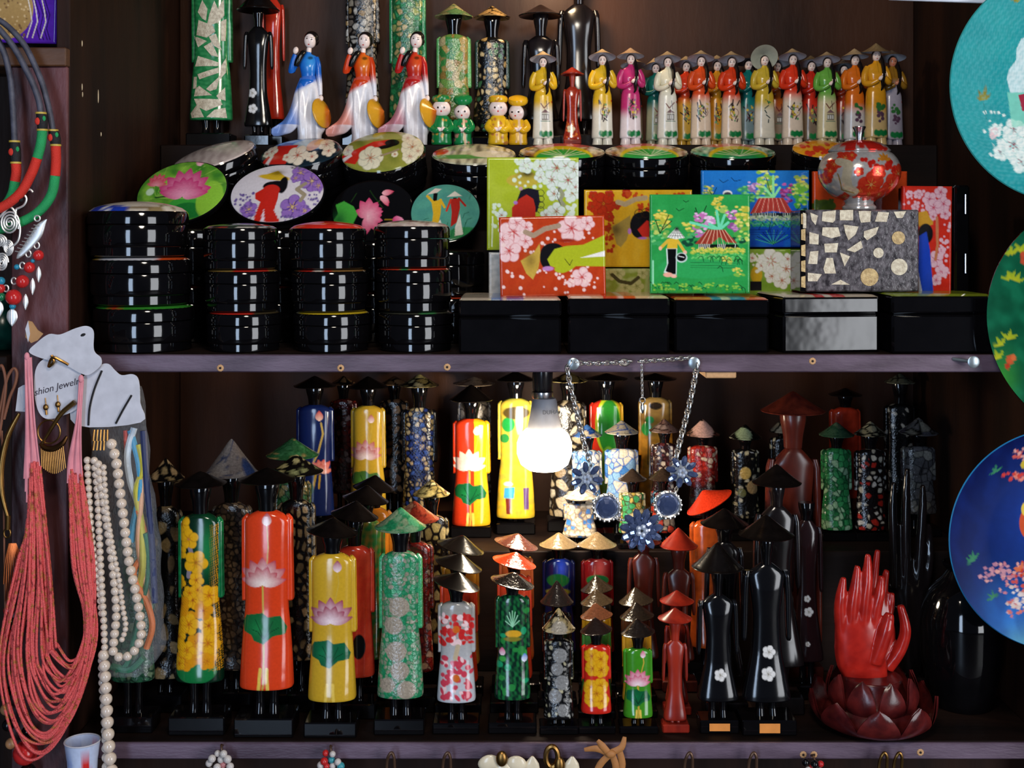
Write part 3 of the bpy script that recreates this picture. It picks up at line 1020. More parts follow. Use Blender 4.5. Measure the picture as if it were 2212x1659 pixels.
def art_green(p):
    p.frame(1200, 280, 3.19)
    p.c[:] = lin((40, 148, 70)); p.mottle(7, 60, (52, 164, 84), .5); p.ell(1000, 950, 300, 80, (46, 160, 84), a=.5)
    K0 = (10, 24, 14)
    for b in ([(880, 488), (898, 500), (918, 490)], [(832, 544), (850, 560), (884, 543)]):
        p.line(b, 4, K0)
    trees(p, [(1118, 495, 34, (200, 180, 60), YL), (722, 588, 42, (190, 170, 60), YL), (745, 635, 48, (180, 180, 60), YL), (690, 665, 34, (120, 170, 70), YL), (720, 700, 48, (110, 170, 80), (190, 200, 100)), (700, 760, 40, GR, (120, 200, 120))], 1)
    for ln in ([(720, 715), (780, 590)], [(720, 715), (690, 625)], [(735, 690), (800, 630)], [(990, 640), (1040, 525)], [(990, 640), (960, 560)], [(1000, 650), (965, 540)]):
        p.line(ln, 6, K0)
    trees(p, [(1010, 600, 44, (190, 110, 170), (230, 180, 220)), (1050, 640, 44, PKT, (236, 200, 226)), (1010, 700, 50, (180, 110, 170), (226, 180, 214)), (930, 690, 50, (110, 170, 70), YL), (930, 760, 46, DG, (70, 170, 100)), (1215, 595, 42, (170, 90, 160), (226, 180, 216)), (1235, 670, 44, (140, 80, 140), PKT), (1290, 580, 50, (180, 180, 60), YL), (1290, 650, 54, (120, 170, 60), (220, 210, 110)), (1290, 740, 54, (70, 160, 70), (190, 210, 100)), (1260, 780, 40, DG, (90, 180, 110)), (1140, 560, 36, (150, 190, 90), YL)], 2)
    for t in ((1110, 560), (1165, 590), (1190, 640), (1060, 650), (930, 640)):
        p.line([(1130, 690), t], 18, (110, 214, 170))
    p.poly([(962, 788), (1045, 690), (1165, 690), (1252, 782), (1180, 776), (1130, 740), (1070, 790)], (160, 60, 44))
    for i in range(14):
        p.line([(1050 + i * 9, 692), (985 + i * 19, 785)], 3.5, (226, 190, 160) if i % 2 else (110, 40, 34))
    p.poly([(985, 790), (1250, 790), (1250, 822), (985, 822)], (14, 26, 20))
    for x in list(range(990, 1070, 12)) + list(range(1120, 1180, 12)) + [1240]:
        p.line([(x, 790), (x - 4, 822)], 4, (226, 226, 220))
    trees(p, [(960 + i * 40, 836, 24, (170, 190, 70), YL) for i in range(9)] + [(960 + i * 46, 880, 26, (60, 170, 80), (110, 200, 110)) for i in range(8)] + [(1180, 900, 30, (150, 190, 80), YL), (1260, 985, 34, (120, 180, 70), YL)], 3)
    q = random.Random(9)
    for i in range(34):
        x, y = q.uniform(670, 1320), q.choice((880, 900, 1060, 1080, 1095, 950))
        d = q.choice((-1, 1))
        if x < 930 and y < 1000:
            y = 1060
        p.line([(x, y + 30), (x + d * 6, y), (x + d * 22, y - 10), (x + d * 38, y + 6)], 4, K0)
    for y in (915, 935, 950):
        p.line([(930, y), (1240, y + 4)], 2.5, (24, 90, 44))
    trees(p, [(700 + i * 90, 1090, 34, (50, 150, 60), (140, 190, 70)) for i in range(7)], 5)
    p.line([(775, 765), (725, 815)], 22, (214, 176, 60)); p.line([(838, 762), (885, 835)], 20, (214, 176, 60))
    p.poly([(778, 752), (842, 752), (838, 826), (766, 826)], (220, 178, 50)); p.ell(722, 818, 11, 14, (236, 180, 150)); p.ell(892, 846, 13, 14, (236, 180, 160))
    p.poly([(762, 820), (838, 820), (834, 1000), (800, 1000), (745, 985), (768, 930)], (210, 226, 220)); p.poly([(770, 822), (832, 822), (828, 996), (800, 996), (758, 975), (776, 920)], (10, 10, 12))
    p.ell(868, 882, 40, 34, (200, 220, 214)); p.ell(868, 880, 32, 27, (12, 12, 14)); p.line([(850, 872), (885, 880)], 6, (210, 210, 210))
    p.ell(775, 1000, 32, 16, (236, 170, 150)); p.ell(815, 1010, 20, 12, (236, 180, 160))
    p.poly([(768, 742), (834, 674), (892, 746), (830, 756)], (228, 228, 220)); p.glow(836, 684, 20, 18, (20, 20, 20), .95)
    for i in range(6):
        p.line([(834, 676), (778 + i * 22, 748)], 2.5, (20, 20, 24))
    p.line([(800, 712), (868, 714)], 2.5, (20, 20, 24)); p.line([(784, 730), (880, 733)], 2.5, (20, 20, 24))
    p.line([(672, 905), (672, 1060)], 12, (150, 220, 180), .7)


def art_blue(p):
    p.frame(1200, 280, 3.19)
    p.vgrad(290, 800, (30, 110, 186), (18, 70, 176)); p.mottle(12, 40, (40, 120, 190), .4)
    for b in ([(1130, 345), (1155, 366), (1190, 347)], [(1212, 332), (1235, 356), (1280, 345)]):
        p.line(b, 4, (10, 20, 40))
    K0 = (8, 24, 44)
    trees(p, [(1050, 420, 34, (120, 160, 80), YL), (1310, 430, 44, (60, 150, 100), (120, 200, 120)), (1370, 400, 40, (150, 110, 160), (216, 170, 214)), (1330, 480, 40, (40, 130, 80), (110, 190, 90)), (1450, 320, 50, (130, 180, 70), (220, 220, 120)), (1470, 375, 56, (110, 170, 70), (200, 210, 100)), (1440, 430, 50, (80, 160, 90), (190, 210, 110)), (1590, 410, 40, (150, 50, 110), (200, 90, 160)), (1580, 480, 40, (110, 40, 90), (180, 90, 150)), (1640, 430, 36, (60, 150, 90), YL), (1700, 360, 44, (150, 180, 80), YL), (1700, 430, 54, (110, 180, 60), (190, 220, 100)), (1700, 500, 50, (70, 160, 60), (170, 210, 90)), (1690, 570, 40, DG, (110, 190, 80))], 6)
    for ln in ([(1080, 460), (1110, 400)], [(1090, 470), (1060, 420)], [(1600, 640), (1690, 520)], [(1490, 460), (1450, 330)]):
        p.line(ln, 5, K0)
    for t in ((1500, 320), (1545, 400), (1440, 400), (1390, 470)):
        p.line([(1500, 470), t], 16, (140, 220, 150))
    p.poly([(1340, 580), (1400, 472), (1570, 470), (1640, 580), (1560, 570), (1500, 560), (1420, 572)], (176, 60, 50))
    for i in range(13):
        p.line([(1405 + i * 13, 474), (1350 + i * 22, 575)], 3.5, (230, 170, 150) if i % 2 else (130, 40, 40))
    p.poly([(1355, 575), (1630, 575), (1630, 610), (1355, 610)], (10, 20, 30))
    for x in range(1360, 1630, 14):
        if not 1520 < x < 1560:
            p.line([(x, 575), (x, 608)], 4, (200, 214, 200))
    trees(p, [(1350 + i * 36, 612, 20, (150, 180, 130), (206, 216, 190)) for i in range(9)] + [(1350 + i * 44, 650, 24, (40, 150, 110), (90, 190, 130)) for i in range(8)], 7)
    for i in range(12):
        a = math.radians(200 + 12 * i)
        p.line([(1500, 790), (1500 + 130 * math.cos(a), 790 + 100 * math.sin(a))], 4, K0 if i % 2 else (70, 190, 120))
    for x in (1400, 1480, 1560, 1600):
        p.line([(x, 690), (x + 26, 640), (x + 40, 660)], 4, K0)
    for y in (690, 705, 720):
        p.line([(1340, y), (1640, y + 4)], 3, (8, 40, 110))
    p.ell(1185, 440, 32, 22, (226, 226, 220)); p.ell(1185, 446, 26, 16, (60, 60, 70)); p.line([(1470, 700), (1480, 640)], 5, (10, 20, 30))


def art_blossom(p):
    p.frame(1200, 280, 3.19)
    p.c[:] = lin((118, 150, 42)); p.mottle(13, 40, (150, 170, 70), .5)
    p.ell(1385, 1000, 40, 60, (200, 160, 30)); p.poly([(1340, 1045), (1420, 1045), (1420, 1110), (1340, 1110)], (24, 20, 20))
    for x, y, r in ((1485, 905, 90), (1590, 960, 70), (1490, 1010, 50), (1600, 890, 40), (1420, 935, 40), (1560, 1040, 60), (1355, 885, 30), (1700, 980, 70)):
        p.blossom(x, y, r, (232, 224, 206), (190, 50, 60), rot=x % 60, shade=(206, 196, 160))
    p.dots(61, 20, (1340, 850, 1480, 980), 9, (230, 224, 200))


def art_moss(p):
    p.frame(1200, 280, 3.19)
    p.c[:] = lin((128, 136, 44)); p.mottle(14, 30, (166, 164, 96), .8)
    for x, y, r in ((430, 990, 50), (560, 1080, 50), (480, 1090, 40), (600, 990, 40), (380, 1000, 40)):
        p.blossom(x, y, r, (176, 164, 100), (120, 110, 50), shade=(150, 146, 80))
    p.line([(390, 1000), (440, 1045), (520, 1060), (570, 1020)], 24, (70, 60, 26))


def art_redflower(p):
    p.c[:] = lin((206, 46, 30)); p.mottle(15, 30, (190, 36, 24), .4)
    pk = (226, 180, 190)
    for x, y, r in ((2006, 430, 16), (2030, 415, 14), (2036, 440, 16), (2015, 448, 18), (2040, 462, 12), (1982, 420, 10), (2020, 560, 18), (2034, 585, 15), (2022, 605, 12), (2014, 468, 9), (1962, 420, 8), (2034, 540, 9), (1975, 448, 9)):
        p.blossom(x, y, r, pk, (190, 60, 80), rot=x % 60, shade=(206, 140, 160))
    p.line([(2022, 470), (2024, 530), (2020, 560)], 6, (196, 120, 80)); p.dots(71, 26, (1950, 412, 2000, 455), 3, pk); p.dots(72, 24, (2030, 480, 2050, 600), 3.5, pk)
    p.poly([(1978, 460), (2000, 455), (2014, 485), (1984, 490)], (206, 150, 40)); p.ell(1996, 480, 18, 9, (206, 150, 40)); p.ell(1998, 505, 16, 22, (20, 16, 16))
    p.poly([(1984, 510), (2000, 500), (2008, 540), (2016, 630), (1988, 630), (1982, 580)], (30, 66, 180)); p.poly([(1984, 590), (1992, 630), (1984, 630)], (200, 200, 210))


plaque('lime green lacquer box with white blossoms and a lady in red', 1052, 1250, 340, 540, .145, art_lime, thick=44)
plaque('silver lacquered box under the lime green box', 1056, 1240, 545, 641, .14, lambda p: (C0((196, 192, 186))(p), p.mottle(1, 20, (150, 150, 150), .5)), side=SILV, thick=44)
plaque('red lacquer box with pink blossoms and lady in lime dress, standing on edge', 1081, 1309, 467, 640, .062, art_redlady, thick=40, roll=-1.2)
plaque('yellow lacquer box with red blossoms, half behind the green landscape', 1262, 1495, 410, 577, .135, art_yellow, thick=40)
plaque('mossy green blossom box lying under the yellow box', 1306, 1500, 580, 640, .13, art_moss, thick=44)
plaque('green lacquer box painted with thatched hut and woman carrying a basket', 1404, 1620, 420, 634, .062, art_green, thick=42, step=1.3)
plaque('blue lacquer box painted with a thatched hut by water', 1515, 1748, 368, 534, .135, art_blue, thick=40)
plaque('lime box with white blossoms under the blue landscape box', 1520, 1712, 538, 640, .13, art_blossom, thick=44)
plaque('orange-red lacquer box standing behind the silver jar', 1757, 1960, 370, 545, .16, lambda p: (C0((206, 72, 30))(p), p.ell(1780, 445, 26, 14, (70, 90, 30)), p.dots(8, 10, (1760, 430, 1800, 450), 4, (60, 80, 30))), thick=40)
plaque('dark box supporting the orange-red box behind the silver jar', 1757, 1960, 548, 640, .155, C0((20, 16, 16)), thick=40)
plaque('scarlet lacquer box with pink blossoms and blue dress, beside the grey mosaic box', 1948, 2055, 402, 632, .1, art_redflower, thick=40, roll=.6)
o = thing('lacquer_case', 'narrow black lacquer case standing by the scarlet box with two silver bars as highlights', 'case', 2080, 634, .1)
part(o, 'body', MB().box(2062, 2096, 400, 638, -60, 0, 5), BLK)
for py in (440, 568):
    part(o, 'highlight_bar', MB().tube([(2085, py - 20, 2), (2085, py + 22, 2)], 2.2, 8), SILV)  # silver bars added as the highlights on the case's black edge

# ---------------------------------------------------------------- grey mosaic box, shell chips set one by one
GREYM = mat('grey_mosaic_ground', (104, 98, 102), rough=.2, var=.5, vscale=120, bump=.3, bscale=200, rgb2=(40, 36, 40))
CHIP = mat('cracked_eggshell', (216, 204, 178), rough=.3, vscale=200, bump=.5, bscale=500, rgb2=(176, 160, 136))
CHIPG = mat('cream_eggshell_disc', (206, 176, 120), rough=.3, vscale=200, bump=.5, bscale=500, rgb2=(160, 130, 80))
yg = .055
o = thing('mosaic_box', 'grey lacquer box inlaid with eggshell chips and discs, under the silver jar', 'box', 1860, 630, yg)
pbg = 630
part(o, 'body', MB().box(1741, 1985, 453, pbg, -95, 0, 3), GREYM)
part(o, 'side_strip', MB().box(1729, 1741, 454, pbg, -95, -2, 1), BLK)
c4 = lambda *q: [(1640 + q[i] / 2.963, 260 + q[i + 1] / 2.963) for i in range(0, len(q), 2)]
for q in ((325, 590, 375, 610, 360, 670, 335, 640), (405, 585, 490, 575, 485, 640, 470, 655, 400, 645), (515, 575, 600, 573, 600, 640, 515, 640), (635, 580, 715, 580, 710, 650, 650, 655, 640, 620), (760, 585, 830, 590, 815, 650, 740, 648), (860, 585, 940, 580, 915, 625, 880, 625), (320, 715, 380, 730, 378, 795, 320, 790), (405, 685, 505, 685, 520, 740, 460, 755, 400, 735), (540, 668, 635, 680, 615, 730, 570, 768, 550, 720), (670, 710, 765, 680, 745, 730, 690, 768, 668, 745), (415, 790, 505, 785, 495, 845, 420, 845), (560, 830, 650, 770, 662, 815, 610, 845), (515, 845, 580, 870, 545, 935), (325, 840, 378, 835, 370, 920, 312, 918), (410, 950, 430, 880, 470, 880, 490, 980, 420, 980), (310, 975, 400, 985, 370, 1030, 310, 1030), (460, 1050, 520, 1020, 580, 1052), (280, 590, 300, 600, 300, 690, 280, 690)):
    part(o, 'shell_chip', MB().prism(c4(*q), -1, 1.6), CHIP, sharp=20)
for x, y, r, m in ((890, 752, 42, CHIPG), (762, 848, 33, CHIP), (895, 938, 53, CHIP), (705, 1003, 57, CHIPG)):
    (cx, cy), = c4(x, y)
    part(o, 'shell_disc', MB().prism([(cx + r / 2.963 * math.cos(i * .2856), cy + r / 2.963 * math.sin(i * .2856)) for i in range(22)], -1, 1.6), m, sharp=20)
for i in range(5):
    part(o, 'edge_chip', MB().prism([(1731, 462 + i * 34), (1740, 460 + i * 34), (1740, 486 + i * 34), (1731, 484 + i * 34)], -2.2, -.6), CHIPG, sharp=20)

# ---------------------------------------------------------------- silver jar
def art_jar(p):
    p.frame(1640, 260, 2.963)
    p.c[:] = lin((196, 190, 186)); p.mottle(5, 40, (170, 164, 160), .5)
    R1, R2 = (206, 36, 26), (222, 60, 36)
    for x, y, r in ((500, 250, 60), (440, 290, 50), (540, 235, 36), (400, 380, 50), (420, 330, 40), (650, 420, 110), (690, 340, 70), (590, 460, 60), (720, 480, 60), (840, 350, 90), (800, 420, 100), (760, 300, 40), (850, 450, 60), (570, 340, 40), (520, 490, 40), (650, 480, 50)):
        p.blossom(x, y, r * .74, R2, (230, 150, 60), rot=x % 60, shade=R1)
    p.dots(81, 26, (570, 260, 800, 340), 12, R1)
    p.line([(470, 275), (510, 290), (500, 380), (520, 440), (560, 465)], 50, (206, 190, 160)); p.line([(455, 350), (490, 450), (560, 470)], 6, (150, 120, 50))
    for an in (90, 50, 130, 10, 170):
        p.petal(735, 265, an, 50, 22, (200, 120, 30), (226, 150, 50))


def art_jarlid(p):
    p.c[:] = lin((190, 184, 180)); p.dots(82, 26, (1810, 305, 1900, 326), 7, (206, 40, 30))


JARM = mat('silvered_lacquer', attr=True, rough=.16, metal=.55, var=.2, vscale=200, bump=.08, bscale=200)
yj = .055 + 50 * S
pj = PY(W([(0, 453, 0)], yg)[0][2] + .0003, yj)
o = thing('silver_jar', 'round silver lidded jar painted with red flowers on the grey mosaic box', 'jar', 1856, pj, yj)
P = [(0, pj), (34, pj), (36, pj - 6), (30, pj - 14), (34, pj - 20), (56, pj - 30), (76, pj - 50), (86, pj - 72), (87, pj - 86), (82, pj - 104), (70, pj - 120), (60, pj - 126)]
N = smooth_rows([(i, r, q) for i, (r, q) in enumerate(P)], 130)[:, 1:]
part(o, 'jar_body', MB().lathe(1856, N, 0, 320).paint(art_jar), JARM)
ld = part(o, 'jar_lid', MB().lathe(1856, [(64, pj - 125), (66, pj - 128), (63, pj - 131), (56, pj - 138), (44, pj - 144), (26, pj - 149), (9, pj - 151), (0, pj - 151)], 0, 200).paint(art_jarlid), JARM)
part(ld, 'lid_knob', MB().lathe(1856, [(7, pj - 150), (7, pj - 158), (10, pj - 170), (14, pj - 178), (13.5, pj - 180), (0, pj - 180)], 0, 24), SILV)
# ---------------------------------------------------------------- flat lacquered figures in long robes
EGG = [(214, 196, 160), (196, 172, 130), (176, 156, 120), (222, 208, 180)]


def hat_mesh(cx, top, brim, hw, o0=0, n=36, flat=.9):
    mb = MB()
    h = brim - top
    rows = [(0.02 * hw, top), (.1 * hw, top + h * .06), (.35 * hw, top + h * .34), (.7 * hw, top + h * .72), (.94 * hw, top + h * .96), (hw, brim)]
    R = smooth_rows([(i, a, b) for i, (a, b) in enumerate(rows)], 26)[:, 1:]
    under = [(hw, brim + .01), (hw * .97, brim + 2), (hw * .5, brim - h * .25), (.02 * hw, brim - h * .35)]
    mb.lathe(cx, list(R) + under, o0, n, True)
    return mb


def figL(label, cx, y, zf, ht, ws, wh=None, paint=None, hat='black', hw=None, hb=None, sh=None, hem=None, sl=None, bw=None, mat_=None, group='lacquered robe figures', name='lacquered_figure', hat_mat=None, blk=BLK, lean=0, hatroll=0, neck=1.0, tags=None, carved=False, robe0=None, slp=None, det=1.6, headless=False, hatpaint=None, base=True, legs=True, nudge=0):
    k = K(y)
    zf = zf + .0004
    pb = PY(zf, y)
    H = pb - ht
    wh = wh or ws
    hb = hb or ht + .062 * H
    if ht > 780:  # rims seen from above: the near edge shows lower than the rim's centre
        hb -= min(.62 * (hb - ht), .9 * (hw or 1.1 * ws) * (hb - HY) * S / D)
        hb = max(hb, ht + 8)
    sh = sh or ht + .155 * H
    hem = hem or pb - .185 * H
    sl = sl or sh + .52 * (hem - sh)
    bw = bw or 1.1 * wh
    bt = pb - .07 * H
    t = .42 * ws
    R = hem - sh
    root = thing(name, label, 'figurine', cx, pb, y, group)
    m = mat_ or LAC
    dims = dict(cx=cx, sh=sh, hem=hem, ws=ws, wh=wh, sl=sl)

    def fin(mb, fn):
        if lean:
            mb.rot(lean, 'o', (cx, pb, 0))
        return mb

    robe = MB()
    nf = int(min(70, max(16, 2 * wh / det)))
    nv = int(min(190, max(24, R / (det * 1.25))))
    if carved:
        rows = [(sh, cx - .2 * ws, cx + .2 * ws, t * .4), (sh + .03 * R, cx - .42 * ws, cx + .42 * ws, t * .6), (sh + .09 * R, cx - .72 * ws, cx + .72 * ws, t * .8), (sh + .2 * R, cx - .66 * ws, cx + .66 * ws, t * .95), (sh + .42 * R, cx - .54 * ws, cx + .54 * ws, t * .8), (sh + .62 * R, cx - .62 * wh, cx + .62 * wh, t * .85), (sh + .85 * R, cx - .86 * wh, cx + .86 * wh, t * 1.1), (hem - 3, cx - wh, cx + wh, t * 1.3), (hem, cx - wh * .93, cx + wh * .93, t * 1.2)]
        robe.loft(rows, nf, 10, nv, .6)
    else:
        rows = [(sh, cx - .22 * ws, cx + .22 * ws, t * .5), (sh + .015 * R, cx - .5 * ws, cx + .5 * ws, t * .75), (sh + .035 * R, cx - .72 * ws, cx + .72 * ws, t * .88), (sh + .07 * R, cx - .85 * ws, cx + .85 * ws, t * .95), (sh + .3 * R, cx - .84 * ws, cx + .84 * ws, t), (sh + .5 * R, cx - .83 * ws, cx + .83 * ws, t), (sh + .7 * R, cx - .9 * wh, cx + .9 * wh, t * 1.16), (sh + .9 * R, cx - .98 * wh, cx + .98 * wh, t * 1.5), (hem - 6, cx - wh, cx + wh, t * 1.62), (hem - 1.5, cx - .985 * wh, cx + .985 * wh, t * 1.56), (hem, cx - .93 * wh, cx + .93 * wh, t * 1.4)]
        robe.loft(rows, nf, 8, nv, .78)
    pf = (lambda p: paint(p, **dims)) if paint else None
    if m in (LAC, MOS, CER, MATTE):
        robe.paint(pf)
    rp = part(root, 'robe', fin(robe, 0), m)
    for sgn in (-1, 1):
        s = MB()
        a = cx + sgn * .80 * ws
        if carved:
            rr = [(sh + .06 * R, a - .16 * ws, a + .06 * ws, t * .3), (sh + .1 * R, a - .12 * ws, a + .14 * ws, t * .5), (sl - 8, a - .02 * ws, a + .2 * ws, t * .45), (sl, a + .02 * ws, a + .16 * ws, t * .3)] if sgn > 0 else [(sh + .06 * R, a - .06 * ws, a + .16 * ws, t * .3), (sh + .1 * R, a - .14 * ws, a + .12 * ws, t * .5), (sl - 8, a - .2 * ws, a + .02 * ws, t * .45), (sl, a - .16 * ws, a - .02 * ws, t * .3)]
        else:
            x0, x1 = (a - .12 * ws, a + .2 * ws) if sgn > 0 else (a - .2 * ws, a + .12 * ws)
            sm = .05 * R
            rr = [(sh + .03 * R, x0 + (.04 if sgn > 0 else .16) * ws, x1 - (.16 if sgn > 0 else .04) * ws, t * .3, -t * .25), (sh + sm + .01 * R, x0, x1 - (.02 * ws if sgn > 0 else 0), t * .5, -t * .25), (sh + .25 * R, x0, x1, t * .55, -t * .25), (sl - 4, x0 - .02 * sgn * ws, x1 + .03 * sgn * ws, t * .55, -t * .25), (sl, x0, x1, t * .4, -t * .25)]
        s.loft(rr, 8, 6, int(max(8, nv * .5)) if paint else 8, .5)
        if m in (LAC, MOS, CER, MATTE):
            s.paint((lambda p: slp(p, **dims)) if slp else pf)
        part(root, 'sleeve', fin(s, 0), m)
    bm = blk
    if not headless:
        hd = MB().loft([(hb - 3, cx - .5 * ws * neck, cx + .5 * ws * neck, t * .9), (hb + .25 * (sh - hb), cx - .47 * ws * neck, cx + .47 * ws * neck, t * .95), (sh - .22 * (sh - hb), cx - .35 * ws * neck, cx + .35 * ws * neck, t * .7), (sh + 2.5, cx - .33 * ws * neck, cx + .33 * ws * neck, t * .6)], 18, 10, 12, .8)
        part(root, 'head', fin(hd, 0), bm)
    if hat:
        hm = hat_mesh(cx, ht, hb, hw or 1.1 * ws)
        if hatroll:
            hm.rot(hatroll, 'o', (cx, hb, 0))
        hmat = hat_mat or (HATB if hat == 'black' else MOS)
        if hatpaint:
            hm.paint(hatpaint)
        part(root, 'conical_hat', fin(hm, 0), hmat, sharp=60)
    if legs:
        for sgn in (-1, 1):
            l = MB().loft([(hem - 3, cx + sgn * .28 * wh - .22 * wh, cx + sgn * .28 * wh + .22 * wh, t * .6), ((hem + bt) / 2, cx + sgn * .26 * wh - .17 * wh, cx + sgn * .26 * wh + .17 * wh, t * .45), (bt + .5, cx + sgn * .27 * wh - .2 * wh, cx + sgn * .27 * wh + .2 * wh, t * .6)], 10, 6, 6, .8)
            part(root, 'trouser_leg', fin(l, 0), bm)
    if base:
        bs = part(root, 'base', MB().box(cx - bw, cx + bw, bt, pb, -min(bw * .66, t * 1.8), min(bw * .66, t * 1.8), 2.5), bm)
        if tags:
            part(bs, 'price_sticker', MB().box(cx - 22, cx + 22, bt + 6, pb - 6, min(bw * .66, t * 1.8) - 1, min(bw * .66, t * 1.8) + .8, .3), tags)
    return root


# robe paintings -------------------------------------------------------------
def mosaic(seed, cell, cols, gap=2.2, gapcol=(14, 12, 12), ymul=1.0, drop=0.0, extra=None, dark=.3):
    def f(p, **d):
        p.vor(seed, cell * 1.25, cols, gap, gapcol, ymul=ymul, drop=drop, dark=dark)
        if extra:
            extra(p, **d)
    return f


def plain(c, mot=None):
    def f(p, **d):
        p.c[:] = lin(c)
        if mot:
            p.mottle(3, 18, mot, .5)
    return f


def lotus_robe(base, pet=((176, 60, 70), (240, 214, 210)), leafc=(20, 100, 60), vein=(10, 50, 30), two=None, bx=.1, fx=-.1, gold=(196, 160, 60), fr=.86, lx=0, by=.09, fy=.4, ly=.68):
    def f(p, cx, sh, hem, ws, wh, sl):
        R = hem - sh
        p.c[:] = lin(base)
        if two:
            p.put((p.x > cx + .15 * ws + (sh + .32 * R - p.y) * .0) * np.clip((p.x - cx - .1 * ws + .25 * ws * np.clip((sh + .3 * R - p.y) / (.3 * R), 0, 1)) / 3, 0, 1), two)
        bxp, byp = cx + bx * ws, sh + by * R
        p.line([(bxp, byp), (bxp + .06 * ws, sh + .2 * R), (cx + .04 * ws, sh + fy * R)], 2.4, gold)
        p.line([(cx + fx * ws, sh + fy * R), (cx + lx * wh, sh + .93 * R), (cx - .05 * wh, hem)], 4, gold)
        p.bud(bxp, byp - .1 * ws, .24 * ws, pet[0], pet[1])
        px, py = cx + lx * wh, sh + ly * R
        p.poly([(px - .86 * wh, py - .1 * wh), (px - .7 * wh, py - .36 * wh), (px - .1 * wh, py - .46 * wh), (px + .1 * wh, py - .3 * wh), (px + .55 * wh, py - .34 * wh), (px + .8 * wh, py + .1 * wh), (px + .74 * wh, py + .34 * wh), (px + .3 * wh, py + .4 * wh), (px - .05 * wh, py + .68 * wh), (px - .4 * wh, py + .56 * wh), (px - .5 * wh, py + .36 * wh), (px - .8 * wh, py + .24 * wh)], leafc)
        p.glow(px - .3 * wh, py + .1 * wh, .3 * wh, .3 * wh, tuple(min(255, v * 1.4) for v in leafc), .6)
        for dx, dy in ((-.35, -.2), (.3, -.15), (-.5, .15), (.5, .1)):
            p.line([(px - .05 * wh, py + .5 * wh), (px + dx * .5 * wh, py + .2 * wh + dy * .2 * wh), (px + dx * wh, py + dy * wh)], 1.3, vein)
        p.lotus(cx + fx * ws, sh + fy * R, fr * ws, pet[0], pet[1], (214, 160, 40), n=5, spread=120)
        for x in (-.14, .1):
            p.line([(px + x * wh, sh + .88 * R), (px + x * wh * 1.4, hem)], .12 * wh, (226, 190, 80))
    return f


def blossoms_robe(base, fl, core, seed, stem=None, n=9, side=None, scale=.5):
    def f(p, cx, sh, hem, ws, wh, sl):
        R = hem - sh
        p.c[:] = lin(base)
        q = random.Random(seed)
        if stem:
            p.line([(cx - .3 * ws, sh + .15 * R), (cx, sh + .3 * R), (cx - .1 * ws, sh + .5 * R)], .16 * ws, stem)
        for i in range(n):
            p.blossom(cx + q.uniform(-.6, .6) * wh, sh + (.1 + .85 * (i + q.random()) / n) * R, q.uniform(.75, 1.2) * scale * wh, fl, core, n=6, rot=q.uniform(0, 60))
        p.dots(seed, n * 4, (cx - wh, sh + .05 * R, cx + wh, hem - .02 * R), .07 * wh, fl)
    return f


def small_flowers(base, pts, col=(224, 220, 216)):
    def f(p, **d):
        p.c[:] = lin(base)
        for x, y, r in pts:
            p.blossom(x, y, r, col, (150, 140, 120))
    return f


# ---------------------------------------------------------------- the top row on the back step
YU = .482
GB = 'lacquered robe figures along the top step'
FC = 1106
f1 = figL('green lacquered robe figure inlaid with large eggshell shards, headless at frame top', 457, YU, Z_R3, -95, 44, 46, lambda p, **d: (p.c.__setitem__(slice(None), lin((28, 120, 66))), p.mottle(2, 14, (60, 150, 90), .7)), sh=-42, hem=261, sl=135, bw=48, group=GB, hat_mat=HATB)
cU = lambda *q: [(380 + q[i] / 3.814, q[i + 1] / 3.814) for i in range(0, len(q), 2)]
for q in ((205, 110, 235, 30, 270, 90, 260, 170, 235, 155), (285, 200, 300, 130, 330, 40, 355, 100, 345, 190, 300, 210), (200, 290, 215, 190, 310, 230, 325, 270, 270, 310), (170, 310, 260, 350, 200, 390), (300, 320, 345, 300, 380, 410, 330, 380), (260, 400, 310, 370, 355, 470, 310, 460), (215, 480, 350, 525, 345, 550, 195, 550), (215, 620, 350, 575, 355, 610, 230, 655), (285, 740, 370, 650, 350, 740, 310, 755), (190, 745, 215, 725, 300, 790, 180, 795), (195, 830, 360, 835, 380, 870, 280, 915, 220, 885), (150, 940, 200, 880, 245, 970, 160, 975), (300, 970, 350, 920, 415, 905, 425, 975), (370, 80, 400, 20, 405, 130, 360, 190), (390, 200, 420, 180, 415, 330, 390, 330), (165, 650, 185, 650, 185, 730, 160, 730), (390, 560, 420, 500, 420, 600, 385, 650), (365, 800, 415, 740, 420, 830, 380, 820)):
    P_ = cU(*q)
    gx_, gy_ = sum(a for a, b in P_) / len(P_), sum(b for a, b in P_) / len(P_)
    P_ = [(min(499, max(415, gx_ + (a - gx_) * 1.28)), min(257, gy_ + (b - gy_) * 1.22)) for a, b in P_]
    def of_(x, y):
        f = np.interp(y, [-42, 109, 170, 231, 255], [.95, 1, 1.16, 1.5, 1.62])
        hw_ = np.interp(y, [-42, 109, 170, 231, 255], [37, 36.5, 41.4, 45, 46])
        return .42 * 44 * f * (1 - min(abs((x - 457) / hw_), .97) ** 2) ** .39
    C_ = [((1 - t) * P_[i][0] + t * P_[(i + 1) % len(P_)][0], (1 - t) * P_[i][1] + t * P_[(i + 1) % len(P_)][1]) for i in range(len(P_)) for t in (0, .34, .67)]
    gx_, gy_ = sum(a for a, b in C_) / len(C_), sum(b for a, b in C_) / len(C_)
    rings_ = [[(gx_ + (a - gx_) * q_, gy_ + (b - gy_) * q_) for a, b in C_] for q_ in (.05, .5, 1, 1)]
    mbc = MB().grid([[(a, b, of_(a, b) + (1.3 if i < 3 else -2)) for a, b in r_] for i, r_ in enumerate(rings_)], True, True)
    part(f1, 'shell_chip', mbc, CHIP, sharp=20)
